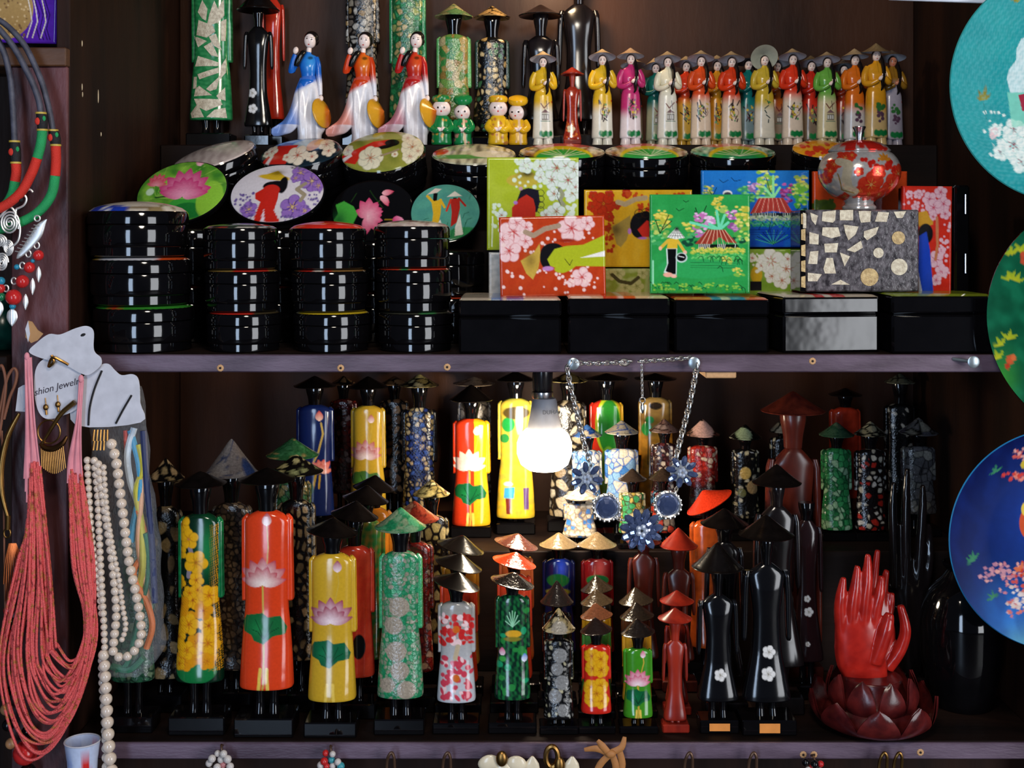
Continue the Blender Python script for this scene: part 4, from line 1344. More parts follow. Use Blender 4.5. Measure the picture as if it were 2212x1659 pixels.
figL('slender black lacquered figure with two white flowers on the hem, beside the green shard robe', 558, .455, Z_R3, -28, 33, 30, small_flowers((12, 11, 12), [(547, 202, 10), (549, 236, 10)]), hb=22, sh=56, hem=274, sl=150, hw=46, group=GB, carved=True, neck=.75, mat_=LAC, bw=27)
figL('red-orange figure mostly hidden behind the slender black one', 590, .506, Z_R3, -60, 26, 24, plain((200, 50, 28)), sh=-5, hem=258, group=GB, det=3, blk=BLK2, bw=24, carved=True)
figL('black and silver shell-mosaic figure behind the orange dancer', 783, YU, Z_R3, -88, 37, 38, mosaic(4, 11, [(150, 140, 124), (110, 100, 90), (196, 190, 180), (160, 130, 84)], 3), sh=-38, hem=258, sl=95, group=GB, mat_=MOS)
figL('green and gold shell-mosaic figure behind the red dancer', 880, YU, Z_R3, -78, 40, 40, mosaic(5, 10, [(196, 170, 110), (40, 140, 80), (60, 160, 100), (150, 160, 90), (30, 120, 66)], 2, (24, 90, 50)), sh=-30, hem=258, sl=137, group=GB, mat_=MOS, slp=plain((40, 140, 84)))
hpg = lambda p: p.vor(11, 26, [(170, 160, 100), (110, 150, 90), (190, 176, 120)], 1.5, (60, 100, 60))
figL('green and gold marbled figure with green conical hat behind green dolls', 980, YU, Z_R3, 8, 38, 38, mosaic(6, 12, [(176, 150, 84), (110, 150, 70), (60, 140, 66), (196, 180, 130), (150, 120, 60)], .8, (70, 120, 60)), hb=36, sh=74, hem=262, sl=190, hw=42, group=GB, mat_=MOS, hat='m', hatpaint=hpg, slp=plain((96, 176, 96), (130, 170, 100)))
figL('black figure with gold shell scales and tan conical hat behind yellow dolls', 1063, YU, Z_R3, 13, 38, 42, mosaic(7, 9.5, [(206, 170, 110), (186, 150, 90), (60, 110, 70), (214, 190, 140)], 3.6, (14, 14, 14), ymul=1.2, drop=.12), hb=38, sh=80, hem=286, sl=192, hw=40, group=GB, mat_=MOS, hat='m', hatpaint=lambda p: p.vor(12, 30, [(190, 150, 90), (170, 136, 80)], 3), slp=plain((40, 66, 54)))
figL('dark carved wooden figure with wide hat behind the yellow ceramic lady', 1168, .466, Z_R3, 10, 42, 40, None, hb=34, sh=76, hem=262, sl=190, hw=48, group=GB, mat_=DWOOD, blk=DWOOD, hat_mat=DWOOD, carved=True, neck=.8)
figL('tallest dark carved wooden figure behind the small red one', 1250, .502, Z_R3, -78, 48, 44, None, hb=-50, sh=8, hem=262, sl=150, hw=33, group=GB, mat_=DWOOD, blk=DWOOD, hat_mat=DWOOD, carved=True, neck=.7)
figL('small red wooden figure in red hat with white flower, between yellow ladies', 1236, .422, Z_R3, 145, 21, 20, lambda p, **d: (p.c.__setitem__(slice(None), lin((150, 40, 24))), p.mottle(2, 9, (196, 80, 40), .3), p.blossom(1233, 279, 9, (236, 220, 180), (200, 150, 60)), p.dots(4, 14, (1222, 255, 1250, 300), 1.6, (226, 120, 50))), hb=160, sh=186, hem=304, sl=262, hw=26, group=GB, carved=True, blk=RWOOD, hat_mat=RWOOD, neck=.7, bw=19)


# ---------------------------------------------------------------- ceramic ladies in conical hats
SKIN = (240, 214, 200)


def lady(label, cx, y, ht, pb, top, fade=.56, bottom=(228, 216, 196), motif='house', hatc=(206, 176, 134), tilt=11, roll=0, hw=29, seed=0, yaw=0, skin=SKIN, under=(220, 214, 216)):
    zf = Z_R3 + .0004
    pbr = PY(zf, y)
    s = (pb - ht) / 205.0
    dy = pbr - pb
    root = thing('ceramic_lady', label, 'figurine', cx, pbr, y, 'ceramic ladies in conical hats')
    q = random.Random(seed)

    def T(mb, turn=True):
        if yaw and turn:
            mb.rot(yaw, 'y', (0, 0, 0))
        for V in mb.V:
            V[:] *= s
            V[:, 0] += cx
            V[:, 1] += ht + dy
        return mb

    def paint(p):
        p.x, p.y = (p.X - cx) / s, (p.Y - ht - dy) / s
        p.k = 1 / s
        f0 = 205 * fade
        p.vgrad(f0 - 14, f0 + 16, top, bottom)
        p.line([(0, 36), (2, 60)], 1.2, tuple(v * .6 for v in top), .6)
        mx = 4
        if motif == 'house':
            p.poly([(mx - 8, 136), (mx, 128), (mx + 10, 136)], (120, 90, 90)); p.poly([(mx - 7, 138), (mx + 9, 138), (mx + 9, 152), (mx - 7, 152)], (90, 84, 80), .8)
            for i in range(3):
                p.poly([(mx - 6 + i * 5, 141), (mx - 3 + i * 5, 141), (mx - 3 + i * 5, 149), (mx - 6 + i * 5, 149)], (214, 210, 200))
            p.line([(mx - 9, 116), (mx - 2, 126), (mx + 9, 114)], 2.2, (110, 40, 40)); p.line([(mx + 3, 110), (mx + 5, 128)], 1.4, (60, 50, 50)); p.line([(mx - 9, 154), (mx + 11, 154)], 1.2, (60, 110, 90))
        elif motif == 'branch':
            for _ in range(10):
                a, b = q.uniform(-8, 10), q.uniform(118, 156)
                p.line([(a, b), (a + q.uniform(-8, 8), b - q.uniform(5, 14))], 2.6, (44, 30, 34))
            p.dots(seed, 8, (-6, 114, 14, 150), 2.2, (214, 180, 60)); p.dots(seed + 1, 5, (-6, 118, 14, 156), 2, (90, 150, 90)); p.ring(mx, 136, 9, 1.2, (120, 60, 70))
        elif motif == 'grapes':
            p.dots(seed, 12, (-2, 134, 12, 158), 3, (90, 60, 80)); p.dots(seed + 1, 7, (-4, 118, 14, 136), 3.6, (50, 110, 50))
        else:
            for i in range(5):
                p.line([(mx + q.uniform(-6, 6), 112 + i * 10), (mx + q.uniform(-8, 8), 118 + i * 10)], 2.2, (40, 60, 60))
            p.dots(seed, 4, (0, 104, 12, 120), 1.8, (40, 130, 70))
        p.ell(mx + 15, 112, 2, 2, (200, 60, 40))
        if motif != 'text':
            for i in range(5):
                p.ell(mx - 8 + i * 5, 181 + (i % 2) * 2, 4.5, 6.5, (20, 120, 60), a=.85)

    sk = lambda p: p.c.__setitem__(slice(None), lin(skin))
    robe = MB().loft([(36, -5, 5, 5, 1), (40, -7, 7, 6, 1), (45, -16, 16, 9), (53, -20, 20, 11), (66, -18, 18, 13, 1), (80, -16, 16, 12), (88, -16.5, 16.5, 12), (100, -19.5, 19.5, 14), (130, -21, 21, 15), (165, -22, 22, 15), (188, -23, 23, 16), (191, -22, 22, 15)], 44, 12, 110, .8)
    part(root, 'robe', T(robe).paint(paint), CER)
    for sg in (-1, 1):
        tr = MB().loft([(187, sg * 10 - 10, sg * 10 + 10, 12), (196, sg * 10.5 - 10, sg * 10.5 + 10.5, 12.5), (205, sg * 11 - 11, sg * 11 + 11, 14)], 14, 8, 6, .9)
        part(root, 'trouser_leg', T(tr).paint(lambda p: p.c.__setitem__(slice(None), lin(bottom))), CER)
    for sg, pts in ((-1, [(-16, 49, 1), (-22, 62, 2), (-23, 80, 5), (-12, 82, 13), (0, 76, 18)]), (1, [(16, 49, 1), (22, 62, 2), (24, 78, 6), (20, 78, 13), (13, 70, 17)])):
        a = MB().tube(pts, [7, 7.5, 7, 6, 4.5], 10, sub=5)
        part(root, 'sleeve', T(a).paint(lambda p: p.c.__setitem__(slice(None), lin(top))), CER)
    h = MB().sph((6, 72, 19), (7, 4.5, 4), 10, 7, -30).sph((11, 66, 19), (4.5, 5.5, 4), 10, 7)
    part(root, 'hands', T(h).paint(sk), CER)
    part(root, 'neck', T(MB().tube([(0, 40, 1), (0, 30, 1)], [4.2, 3.8], 10)).paint(sk), CER)

    def face(p):
        p.x, p.y, p.k = (p.X - cx) / s, (p.Y - ht - dy) / s, 1 / s
        p.c[:] = lin((22, 16, 16))
        fr = p.O > -.5
        p.put(fr * np.clip((1 - np.sqrt((p.x / 8) ** 2 + ((p.y - 27.5) / 10.5) ** 2)) * 5 + .5, 0, 1), skin)
        for e in (-3.4, 3.4):
            p.put(fr * (np.hypot((p.x - e) / 1.8, (p.y - 26) / .9) < 1), (30, 20, 20)); p.put(fr * .7 * (np.hypot((p.x - e) / 2.3, (p.y - 23.4) / .6) < 1), (60, 40, 36))
        p.put(fr * (np.hypot(p.x / 1.5, (p.y - 32.3) / .8) < 1), (200, 50, 50)); p.put(fr * .4 * (np.hypot((p.x) / .7, (p.y - 29) / 2) < 1), (214, 160, 140))

    part(root, 'head', T(MB().sph((0, 25.5, 2), (9.4, 12, 9.5), 72, 50)).paint(face), CER)
    br = MB().tube([(6, 22, -1), (9, 32, 5), (11, 44, 11), (11, 58, 17), (10, 70, 21), (8, 80, 19), (9, 89, 16), (6, 97, 15)], [3.5, 4.5, 4.5, 4, 3, 4, 3, .8], 8, sub=4)
    part(root, 'braid', T(br), mat('black_braid_glaze', (20, 15, 15), rough=.25))
    hat = MB()
    prof = [(.3, 0), (3, 1.6), (10, 7.0), (20, 13.5), (hw, 18.5)]
    hat.lathe(0, smooth_rows([(i, a, b) for i, (a, b) in enumerate(prof)], 18)[:, 1:], 0, 40, False)
    n1 = hat.n
    hat.lathe(0, [(hw, 18.7), (20, 15), (10, 9.5), (.5, 4)], 0, 40, False)
    hat.rot(tilt, 'x', (0, 18, 0)).rot(roll, 'o', (0, 18, 0))
    T(hat)

    def hp(p):
        p.c[:] = lin(hatc)
        p.mottle(seed, 5, tuple(v * .75 for v in hatc), .5)
        p.c[n1:] = lin(under)
    part(root, 'conical_hat', hat.paint(hp), CER, sharp=60)
    return root


WH, YE, OR, RO = (232, 226, 206), (222, 172, 34), (216, 74, 26), (206, 56, 24)
YF, YK = .428, .478
lady('yellow ceramic lady standing beside the yellow dolls, first of her row', 1173, YF, 112, 316, (224, 176, 36), .6, WH, 'house', seed=1)
lady('yellow ceramic lady between the small red wooden figure and the pink lady', 1301, YF, 103, 312, (224, 178, 38), .62, WH, 'branch', seed=2, tilt=12)
lady('pink ceramic lady in a cone hat', 1362, YF, 100, 311, (196, 50, 110), .68, (236, 220, 216), 'branch', seed=3, tilt=6, hatc=(196, 160, 124))
lady('ceramic lady mostly hidden behind the pink one', 1368, YK, 122, 316, (60, 50, 50), .6, (150, 130, 110), 'branch', seed=4)
lady('white ceramic lady with house motif', 1442, YF, 108, 312, (232, 222, 190), .45, WH, 'house', seed=5)
lady('teal green ceramic lady peeping from behind the white one', 1416, YK, 120, 314, (20, 96, 84), .55, (150, 150, 120), 'house', seed=6, roll=-8)
lady('orange-red ceramic lady tucked between the white and the orange ones', 1482, YK, 120, 318, RO, .5, (206, 160, 60), 'branch', seed=7)
lady('orange ceramic lady next to the white one', 1514, YF, 111, 317, OR, .52, (232, 206, 176), 'branch', seed=8, roll=3)
lady('golden ceramic lady half hidden between two orange ladies', 1549, YK, 118, 318, (206, 140, 30), .8, (200, 160, 80), 'branch', seed=9)
lady('orange-red ceramic lady in front of the golden one', 1580, YF, 108, 312, (216, 60, 22), .52, (232, 206, 176), 'branch', seed=10)
lady('teal ceramic lady with dark hat in the rear file', 1616, YK, 112, 314, (16, 116, 110), .6, (120, 140, 140), 'branch', seed=11, hatc=(90, 70, 60), under=(120, 110, 110))
lady('pale yellow ceramic lady whose hat is tipped far back', 1651, YF, 104, 312, (206, 172, 50), .6, (226, 214, 190), 'text', seed=12, tilt=60, hatc=(120, 116, 96), under=(170, 170, 150))
lady('brown-orange ceramic lady in the rear file behind the pale yellow one', 1678, YK, 118, 316, (176, 84, 26), .6, (150, 130, 110), 'house', seed=13)
lady('vermilion ceramic lady with blossom motif and green hem patch', 1712, YF, 108, 318, (220, 54, 24), .5, (230, 206, 180), 'branch', seed=14)
lady('red ceramic lady in the rear file beside the green one', 1752, YK, 117, 316, (206, 44, 26), .6, (130, 110, 90), 'branch', seed=15, hatc=(130, 110, 80))
lady('leaf green ceramic lady', 1786, YF, 106, 309, (106, 170, 64), .5, (214, 196, 150), 'house', seed=16, roll=2)
lady('dark orange ceramic lady hidden behind the bright orange one', 1822, YK, 126, 316, (170, 56, 24), .6, (110, 100, 90), 'branch', seed=17, hatc=(110, 100, 90), under=(150, 150, 150))
lady('bright orange ceramic lady with white hem, behind the jar knob', 1846, YF + .02, 98, 309, (224, 110, 24), .62, (214, 206, 200), 'grapes', seed=18, tilt=4)
lady('amber ceramic lady with grape motif under the tallest cone hat', 1892, YF - .004, 92, 312, (220, 150, 30), .66, (214, 180, 120), 'grapes', seed=19, tilt=-4, hatc=(150, 124, 86), hw=30)
lady('brown-collared silver ceramic lady at the end of the row', 1927, YF + .03, 104, 313, (150, 104, 30), .36, (170, 160, 170), 'grapes', seed=20, skin=(206, 130, 96), hatc=(110, 96, 80))


# ---------------------------------------------------------------- dancers with swinging skirts
def dancer(label, dx, c1, c2, tint, y=YF, dyy=0):
    pbr = PY(Z_R3 + .0004, y)
    off = pbr - 305
    root = thing('ceramic_dancer', label, 'figurine', 665 + dx, pbr, y, 'ceramic dancers carrying hats')

    def T(mb):
        for V in mb.V:
            V[:, 0] += dx
            V[:, 1] += off
        return mb

    def sk_(p):
        p.x, p.y = p.X - dx, p.Y - off
        p.c[:] = lin((232, 226, 228))
        p.glow(598, 275, 40, 60, tint, .8); p.put(.75 * np.clip((648 - p.x - (230 - p.y) * .22) / 16, 0, 1) * (p.y < 262), tint); p.put(np.clip((196 - p.y - (p.x - 640) * .55) / 10, 0, 1) * .95, c1)
        p.glow(690, 240, 10, 40, (200, 206, 222), .6)

    def bo_(p):
        p.x, p.y = p.X - dx, p.Y - off
        p.c[:] = lin(c1)
        p.glow(672, 128, 14, 26, c2, .9); p.ell(672, 118, 6, 4, tuple(v * .5 for v in c2), a=.7)

    m = MB().loft([(156, 652, 683, 11), (180, 643, 689, 15), (215, 640, 695, 18), (250, 641, 700, 20), (270, 642, 702, 20), (284, 643, 695, 18), (305, 640, 694, 17)], 60, 12, 80, .8)
    for V in m.V:
        w = np.clip((V[:, 1] - 165) / 70, 0, 1) * (V[:, 2] > 0)
        V[:, 2] += w * 5.5 * np.sin((V[:, 0] - 640 - (V[:, 1] - 165) * .06) / 5.6) + w * 2 * np.sin(V[:, 0] / 3.1)
    part(root, 'skirt', T(m).paint(sk_), CER)
    m = MB().loft([(160, 648, 668, 8), (190, 637, 662, 10, 2), (215, 631, 656, 11, 5), (235, 624, 652, 12, 7), (252, 613, 648, 12, 8), (264, 598, 645, 10, 9), (272, 588, 638, 8, 9), (280, 588, 628, 7, 9), (286, 592, 608, 3, 9)], 44, 10, 60, .8)
    for V in m.V:
        V[:, 2] += np.clip((V[:, 1] - 180) / 70, 0, 1) * (V[:, 2] > 4) * 3.6 * np.sin((V[:, 0] + V[:, 1] * .4) / 5)
    part(root, 'train', T(m).paint(sk_), CER)
    m = MB().loft([(101, 660, 672, 5), (108, 658, 673, 6), (113, 645, 683, 8), (122, 643, 687, 11, 1), (138, 648, 684, 13, 2), (158, 651, 682, 11), (170, 645, 686, 14), (182, 640, 676, 14)], 40, 12, 50, .85)
    part(root, 'bodice', T(m).paint(bo_), CER)
    skc = lambda p: p.c.__setitem__(slice(None), lin((240, 218, 208)))
    a = MB().tube([(648, 118, 2), (637, 134, 8), (632, 146, 12), (636, 128, 17), (641, 112, 18)], [8, 8, 7.5, 6.5, 5.5], 12, sub=5)
    part(root, 'sleeve', T(a).paint(bo_), CER)
    part(root, 'hand', T(MB().sph((642, 103, 18), (6, 8, 5), 12, 8, 15)).paint(skc), CER)
    part(root, 'black_tress', T(MB().tube([(661, 104, 12), (654, 112, 18), (647, 126, 20), (643, 136, 18)], [4, 7, 7, 6], 10, sub=4)), BLK2)
    a = MB().tube([(682, 117, 1), (687, 132, 3), (689, 152, 5), (692, 175, 7), (694, 198, 9)], [7, 7, 6.5, 5.5, 4], 12, sub=5)

    def sl2(p):
        p.x, p.y = p.X - dx, p.Y - off
        p.vgrad(150, 178, c1, (226, 222, 228))
    part(root, 'sleeve', T(a).paint(sl2), CER)
    part(root, 'hand', T(MB().sph((695, 205, 9), (5, 7, 4), 12, 8)).paint(skc), CER)
    part(root, 'neck', T(MB().tube([(667, 104, 1), (669, 90, 2)], [6, 5], 10)).paint(skc), CER)

    def face(p):
        p.x, p.y, p.k = p.X - dx, p.Y - off, 1
        p.c[:] = lin((22, 15, 15))
        fr = p.O > 0
        p.put(fr * np.clip((1 - np.hypot((p.x - 671) / 12, (p.y - 82) / 15)) * 8 + .5, 0, 1), (240, 220, 212))
        for ex, ey in ((665.5, 77), (676, 79)):
            p.put(fr * (np.hypot((p.x - ex) / 2.2, (p.y - ey) / 1.3) < 1), (30, 20, 20)); p.put(fr * .8 * (np.hypot((p.x - ex) / 3, (p.y - ey + 3.6) / .6) < 1), (60, 44, 40))
        p.put(fr * (np.hypot((p.x - 669) / 2.4, (p.y - 89.5) / 1.2) < 1), (196, 60, 60)); p.put(fr * .35 * (np.hypot((p.x - 670) / 1, (p.y - 84) / 3.5) < 1), (200, 150, 140))
    part(root, 'head', T(MB().sph((671, 78, 3), (14.5, 18.5, 14), 96, 70, 8)).paint(face), CER)
    part(root, 'hair', T(MB().sph((673, 72, -3), (15, 14, 13), 20, 14, 12).sph((680, 80, -8), (8, 9, 8), 12, 8)), mat('black_braid_glaze'))
    hat = MB().lathe(0, smooth_rows([(i, a, b) for i, (a, b) in enumerate([(.5, -14), (10, -8), (24, 0), (33, 6), (33, 7.5), (23, 2.5), (10, -5), (.5, -10)])], 30)[:, 1:], 0, 36, True)
    hat.rot(77, 'o', (0, 0, 0)).rot(26, 'y', (0, 0, 0))
    for V in hat.V:
        V[:, 0] += 703
        V[:, 1] += 236
        V[:, 2] += 18
    part(root, 'conical_hat', T(hat).paint(lambda p: (p.c.__setitem__(slice(None), lin((206, 150, 36))), p.put(np.clip((p.X - 703 - dx) / 6, 0, 1), (190, 96, 24)))), CER, sharp=60)
    return root


dancer('ceramic dancer in a blue bodice with white skirt, holding a golden hat', 0, (22, 96, 190), (60, 150, 220), (30, 110, 200))
dancer('ceramic dancer in an orange bodice with white skirt, holding a golden hat', 117, (206, 60, 18), (226, 130, 30), (226, 120, 90), y=.439)
dancer('ceramic dancer in a dark red bodice with white skirt, holding a golden hat', 229, (176, 26, 26), (206, 80, 30), (190, 90, 110))


# ---------------------------------------------------------------- round-headed doll pairs
def doll(label, cx, top, hr, hy, pb, w, c, girl, dots_c, y=.424, look=0):
    pbr = PY(Z_R3 + .0004, y)
    off = pbr - 318
    root = thing('ceramic_doll', label, 'figurine', cx, pbr, y, 'round-headed ceramic dolls')

    def T(mb):
        for V in mb.V:
            V[:, 1] += off
        return mb

    def rp(p):
        p.y = p.Y - off
        p.c[:] = lin(c)
        p.dots(int(cx), 16, (cx - w, 262, cx + w, 316), 2.6, dots_c)
        if girl:
            p.line([(cx + 2, 264), (cx + 6, 318)], 5, (226, 190, 150))
    m = MB().loft([(hy + hr - 7, cx - 8, cx + 8, 8), (hy + hr - 1, cx - w * .7, cx + w * .7, 12), (285, cx - w * .95, cx + w * .95, 16), (300, cx - w * .92, cx + w * .92, 17), (314, cx - w * .98, cx + w * .98, 18), (318, cx - w * .9, cx + w * .9, 16)], 44, 12, 40, .85)
    part(root, 'robe', T(m).paint(rp), CER)
    for sg in (-1, 1):
        part(root, 'sleeve', T(MB().tube([(cx + sg * w * .7, 266, 4), (cx + sg * w * .95, 280, 9), (cx + sg * w * .55, 288, 18), (cx + sg * w * .25, 284, 21)], [6, 8, 7, 6], 10, sub=5)).paint(lambda p: p.c.__setitem__(slice(None), lin(c))), CER)
    part(root, 'hands', T(MB().sph((cx - 4, 286, 22), (7, 4.5, 4), 10, 7, 20).sph((cx + 4, 285, 22), (7, 4.5, 4), 10, 7, -20)).paint(lambda p: p.c.__setitem__(slice(None), lin((240, 216, 208)))), CER)

    def face(p):
        p.y, p.k = p.Y - off, 1
        p.c[:] = lin((90, 40, 26) if not girl else (30, 20, 20))
        fr = p.O > 0
        p.put(fr * np.clip((1 - np.hypot((p.x - cx - look) / (hr * .92), (p.y - hy - 3) / (hr * .9))) * 10 + .5, 0, 1), (240, 220, 212))
        for e in (-7, 7):
            p.put(fr * (np.hypot((p.x - cx - look - e) / 2.1, (p.y - hy - 1) / 2.1) < 1), (40, 24, 20))
        p.put(fr * (np.hypot((p.x - cx - look) / 2, (p.y - hy - 9) / 1.8) < 1), (206, 60, 60))
        for e in (-10, 10):
            p.put(fr * .35 * np.exp(-(((p.x - cx - look - e) / 4) ** 2 + ((p.y - hy - 7) / 3) ** 2)), (230, 120, 110))
    part(root, 'head', T(MB().sph((cx, hy, 2), (hr, hr * .95, hr * .9), 130, 90)).paint(face), CER)
    tb = MB()
    tw = hr * (1.08 if girl else 1.0)
    tb.lathe(cx, [(.5, top), (tw * .6, top + 1), (tw * .93, top + 4), (tw, top + 9), (tw * .96, top + 14), (tw * .8, top + 17), (.5, top + 17)], 0, 30)
    tb.rot(-(24 if girl else 6), 'x', (cx, top + 14, 0))
    part(root, 'turban', T(tb).paint(lambda p: (p.c.__setitem__(slice(None), lin(c)), p.dots(int(cx) + 3, 0 if girl else 10, (cx - hr, top + off, cx + hr, top + off + 16), 2.2, dots_c))), CER)
    return root


doll('green boy doll in a dotted green turban, hands folded', 954, 209, 21, 238, 318, 23, (20, 122, 60), False, (206, 150, 60))
doll('green girl doll in a plain green halo turban', 1000, 210, 19, 246, 318, 20, (22, 126, 66), True, (190, 130, 110), y=.428, look=-2)
doll('yellow boy doll in a dotted yellow turban, hands folded', 1076, 210, 21, 238, 318, 23, (226, 178, 30), False, (190, 120, 50), y=.423)
doll('yellow girl doll in a wide plain yellow halo turban', 1119, 212, 20, 247, 318, 21, (226, 172, 28), True, (206, 150, 60), look=-6, y=.428)
# ---------------------------------------------------------------- lower bay: tall figures on the step behind
GS = 'lacquered robe figures on the lower step'
YS = .42
SH_B = [(190, 160, 110), (170, 140, 96), (206, 180, 130)]
BRN = [(150, 112, 74), (176, 130, 86), (120, 84, 56)]
GOLDM = [(196, 176, 110), (170, 150, 90), (206, 190, 140), (150, 130, 76)]
hv = lambda seed, cell, cols, gap=3, gc=(14, 12, 12): (lambda p: p.vor(seed, cell, cols, gap, gc))


def navy(p, cx, sh, hem, ws, wh, sl):
    p.c[:] = lin((20, 34, 84))
    p.line([(696, 912), (700, 935), (690, 975), (678, 1000)], 4, (190, 160, 80))
    p.bud(692, 896, 11, (206, 56, 50), (240, 200, 180))
    p.lotus(696, 1010, 24, (206, 70, 60), (240, 190, 170), n=4, spread=80)
    p.line([(685, 1022), (680, 1050)], 5, (190, 150, 50)); p.line([(694, 1024), (692, 1050)], 4, (190, 150, 50)); p.ell(664, 1052, 18, 16, (30, 70, 36))


figL('navy lacquered figure with a lotus bud on a gold stem, hat under the shelf', 680, .40, Z_STEP, 812, 41, 42, navy, hat='black', hw=46, hb=838, sh=872, hem=1110, group=GS, bw=44)
figL('dark red shell-mosaic figure squeezed between the navy and the yellow lotus figures', 742, YS + .05, Z_STEP, 812, 30, 30, mosaic(21, 9, [(150, 40, 30), (110, 30, 24), (176, 140, 130), (120, 40, 34)], 2, (60, 16, 14)), hat='m', hatpaint=hv(1, 22, BRN), group=GS, mat_=MOS, hw=28)
figL('yellow lotus figure on the step with a black cone hat touching the shelf', 795, YS - .01, Z_STEP, 813, 38, 40, lotus_robe((190, 150, 40), ((176, 70, 70), (240, 220, 214)), (60, 100, 40), by=.14, bx=.22, fy=.44), hat='black', hw=44, hb=840, sh=874, hem=1106, sl=1010, group=GS)
figL('brown and black shell-mosaic figure between the yellow lotus and the blue-gold one', 852, YS + .05, Z_STEP, 812, 32, 32, mosaic(22, 15, BRN, 5, (18, 14, 14)), hat='m', hatpaint=hv(2, 24, BRN), group=GS, mat_=MOS, hw=30)
figL('black, blue and gold shell-mosaic figure under a gold patterned hat', 906, YS - .01, Z_STEP, 808, 38, 38, mosaic(23, 8.5, [(190, 164, 110), (206, 186, 140), (40, 60, 130), (60, 90, 160), (176, 150, 100)], 2.6, (14, 14, 20), extra=lambda p, **d: p.put(.8 * np.exp(-(((p.x - 905) / 18) ** 2 + ((p.y - 970) / 70) ** 2) * 1.2) * (np.sin(p.x * .9) * np.sin(p.y * .7) > -.2), (50, 70, 140))), hat='m', hatpaint=hv(3, 24, GOLDM, 3), hw=43, hb=836, sh=878, hem=1108, group=GS, mat_=MOS, slp=plain((16, 15, 18)))
figL('white shell figure with mosaic hat standing behind the orange and yellow one', 1024, YS + .05, Z_STEP, 814, 37, 37, mosaic(24, 14, [(200, 190, 176), (176, 166, 156), (150, 140, 134)], 2, (60, 54, 50)), hat='m', hatpaint=hv(4, 30, [(150, 126, 106), (170, 150, 130), (130, 110, 90)], 1.5, (70, 56, 46)), hw=46, group=GS, mat_=MOS)
figL('orange and yellow split lotus figure on the step, just left of the glowing bulb', 1018, YS - .06, Z_STEP, 831, 41, 42, lotus_robe((214, 56, 24), ((236, 196, 180), (244, 228, 220)), (20, 96, 50), two=(222, 160, 24), by=.13, bx=.3, fy=.42), hat='black', hw=48, hb=868, sh=902, hem=1132, sl=1022, group=GS, bw=44)
def pict(p, cx, sh, hem, ws, wh, sl):
    p.vgrad(sh, hem, (206, 176, 60), (226, 180, 40))
    p.mottle(5, 26, (60, 140, 70), .4); p.ell(1098, 915, 14, 16, (30, 140, 60)); p.ell(1090, 945, 10, 10, (40, 130, 60)); p.ell(1115, 890, 30, 14, (80, 66, 30), a=.7)
    p.poly([(1090, 1050), (1112, 1048), (1110, 1072), (1088, 1072)], (60, 150, 190)); p.poly([(1092, 1072), (1104, 1072), (1102, 1105), (1094, 1105)], (110, 40, 30)); p.poly([(1130, 1050), (1142, 1050), (1142, 1096), (1132, 1096)], (90, 60, 110)); p.ell(1098, 1042, 10, 5, (220, 210, 190))


figL('golden yellow figure painted with small villagers, lit by the bulb', 1114, YS - .04, Z_STEP, 802, 40, 42, pict, hat='black', hw=44, hb=824, sh=858, hem=1116, group=GS, bw=42)
figL('pale shell-mosaic figure standing right behind the bulb', 1228, YS - .02, Z_STEP, 803, 40, 42, mosaic(25, 17, [(196, 180, 150), (176, 150, 110), (206, 196, 176), (40, 36, 34)], 4, (30, 24, 20)), hat='m', hatpaint=hv(5, 26, GOLDM), hw=42, group=GS, mat_=MOS, hb=826, sh=862, hem=1112)


def tri(p, cx, sh, hem, ws, wh, sl):
    p.c[:] = lin((196, 46, 30))
    p.put(np.clip((p.x - cx - .3 * ws) / 2, 0, 1), (214, 160, 36))
    p.ell(cx + 3, sh + 55, 28, 62, (170, 190, 40)); p.ell(cx + 5, sh + 58, 24, 58, (40, 130, 40)); p.ell(cx + 3, sh + 160, 20, 60, (120, 170, 50))


figL('red, green and yellow figure standing inside the chain of the hung necklace', 1310, YS, Z_STEP, 806, 38, 40, tri, hat='black', hw=46, hb=822, sh=862, hem=1110, group=GS)
figL('gold figure with small green tree, behind the drop chain of the necklace', 1416, YS - .01, Z_STEP, 806, 37, 38, lambda p, **d: (p.vgrad(850, 1000, (150, 120, 66), (214, 146, 40)), p.mottle(2, 20, (110, 80, 40), .4), p.ell(1402, 905, 9, 8, (40, 160, 60)), p.ell(1396, 925, 11, 14, (40, 170, 70)), p.ell(1415, 875, 14, 8, (40, 30, 20)), p.line([(1400, 935), (1398, 1000)], 3, (110, 80, 30))), hat='black', hw=46, hb=822, sh=856, hem=1100, group=GS)
# shorter ones in front of them
YM = .335
BW = [(206, 196, 176), (60, 110, 170), (120, 160, 196), (196, 186, 170)]
GM = 'small mosaic figures on the lower step'
figL('blue and white mosaic figure partly behind the silver flower of the necklace', 1268, YM, Z_STEP, 917, 33, 34, mosaic(31, 12, BW, 1.4, (30, 60, 110)), hat='m', hatpaint=hv(6, 22, [(170, 160, 140), (150, 140, 124), (60, 100, 160)], 2, (20, 50, 110)), hw=33, hb=944, sh=970, group=GM, mat_=MOS)
figL('blue and white mosaic figure hanging hat over the black gem', 1343, YM, Z_STEP, 908, 37, 38, mosaic(32, 14, BW, 1.4, (30, 80, 150)), hat='m', hatpaint=hv(7, 24, [(170, 160, 140), (150, 140, 124)], 2, (24, 60, 120)), hw=37, hb=938, sh=967, group=GM, mat_=MOS)
figL('maroon mosaic figure with brown shell hat beside the necklace chain', 1435, YM + .02, Z_STEP, 905, 30, 31, mosaic(33, 9, [(206, 190, 170), (190, 170, 150), (90, 40, 40)], 4, (40, 18, 20), drop=.15), hat='m', hatpaint=hv(8, 24, [(120, 90, 80), (150, 126, 116)], 2, (50, 30, 28)), hw=33, hb=934, sh=955, group=GM, mat_=MOS)
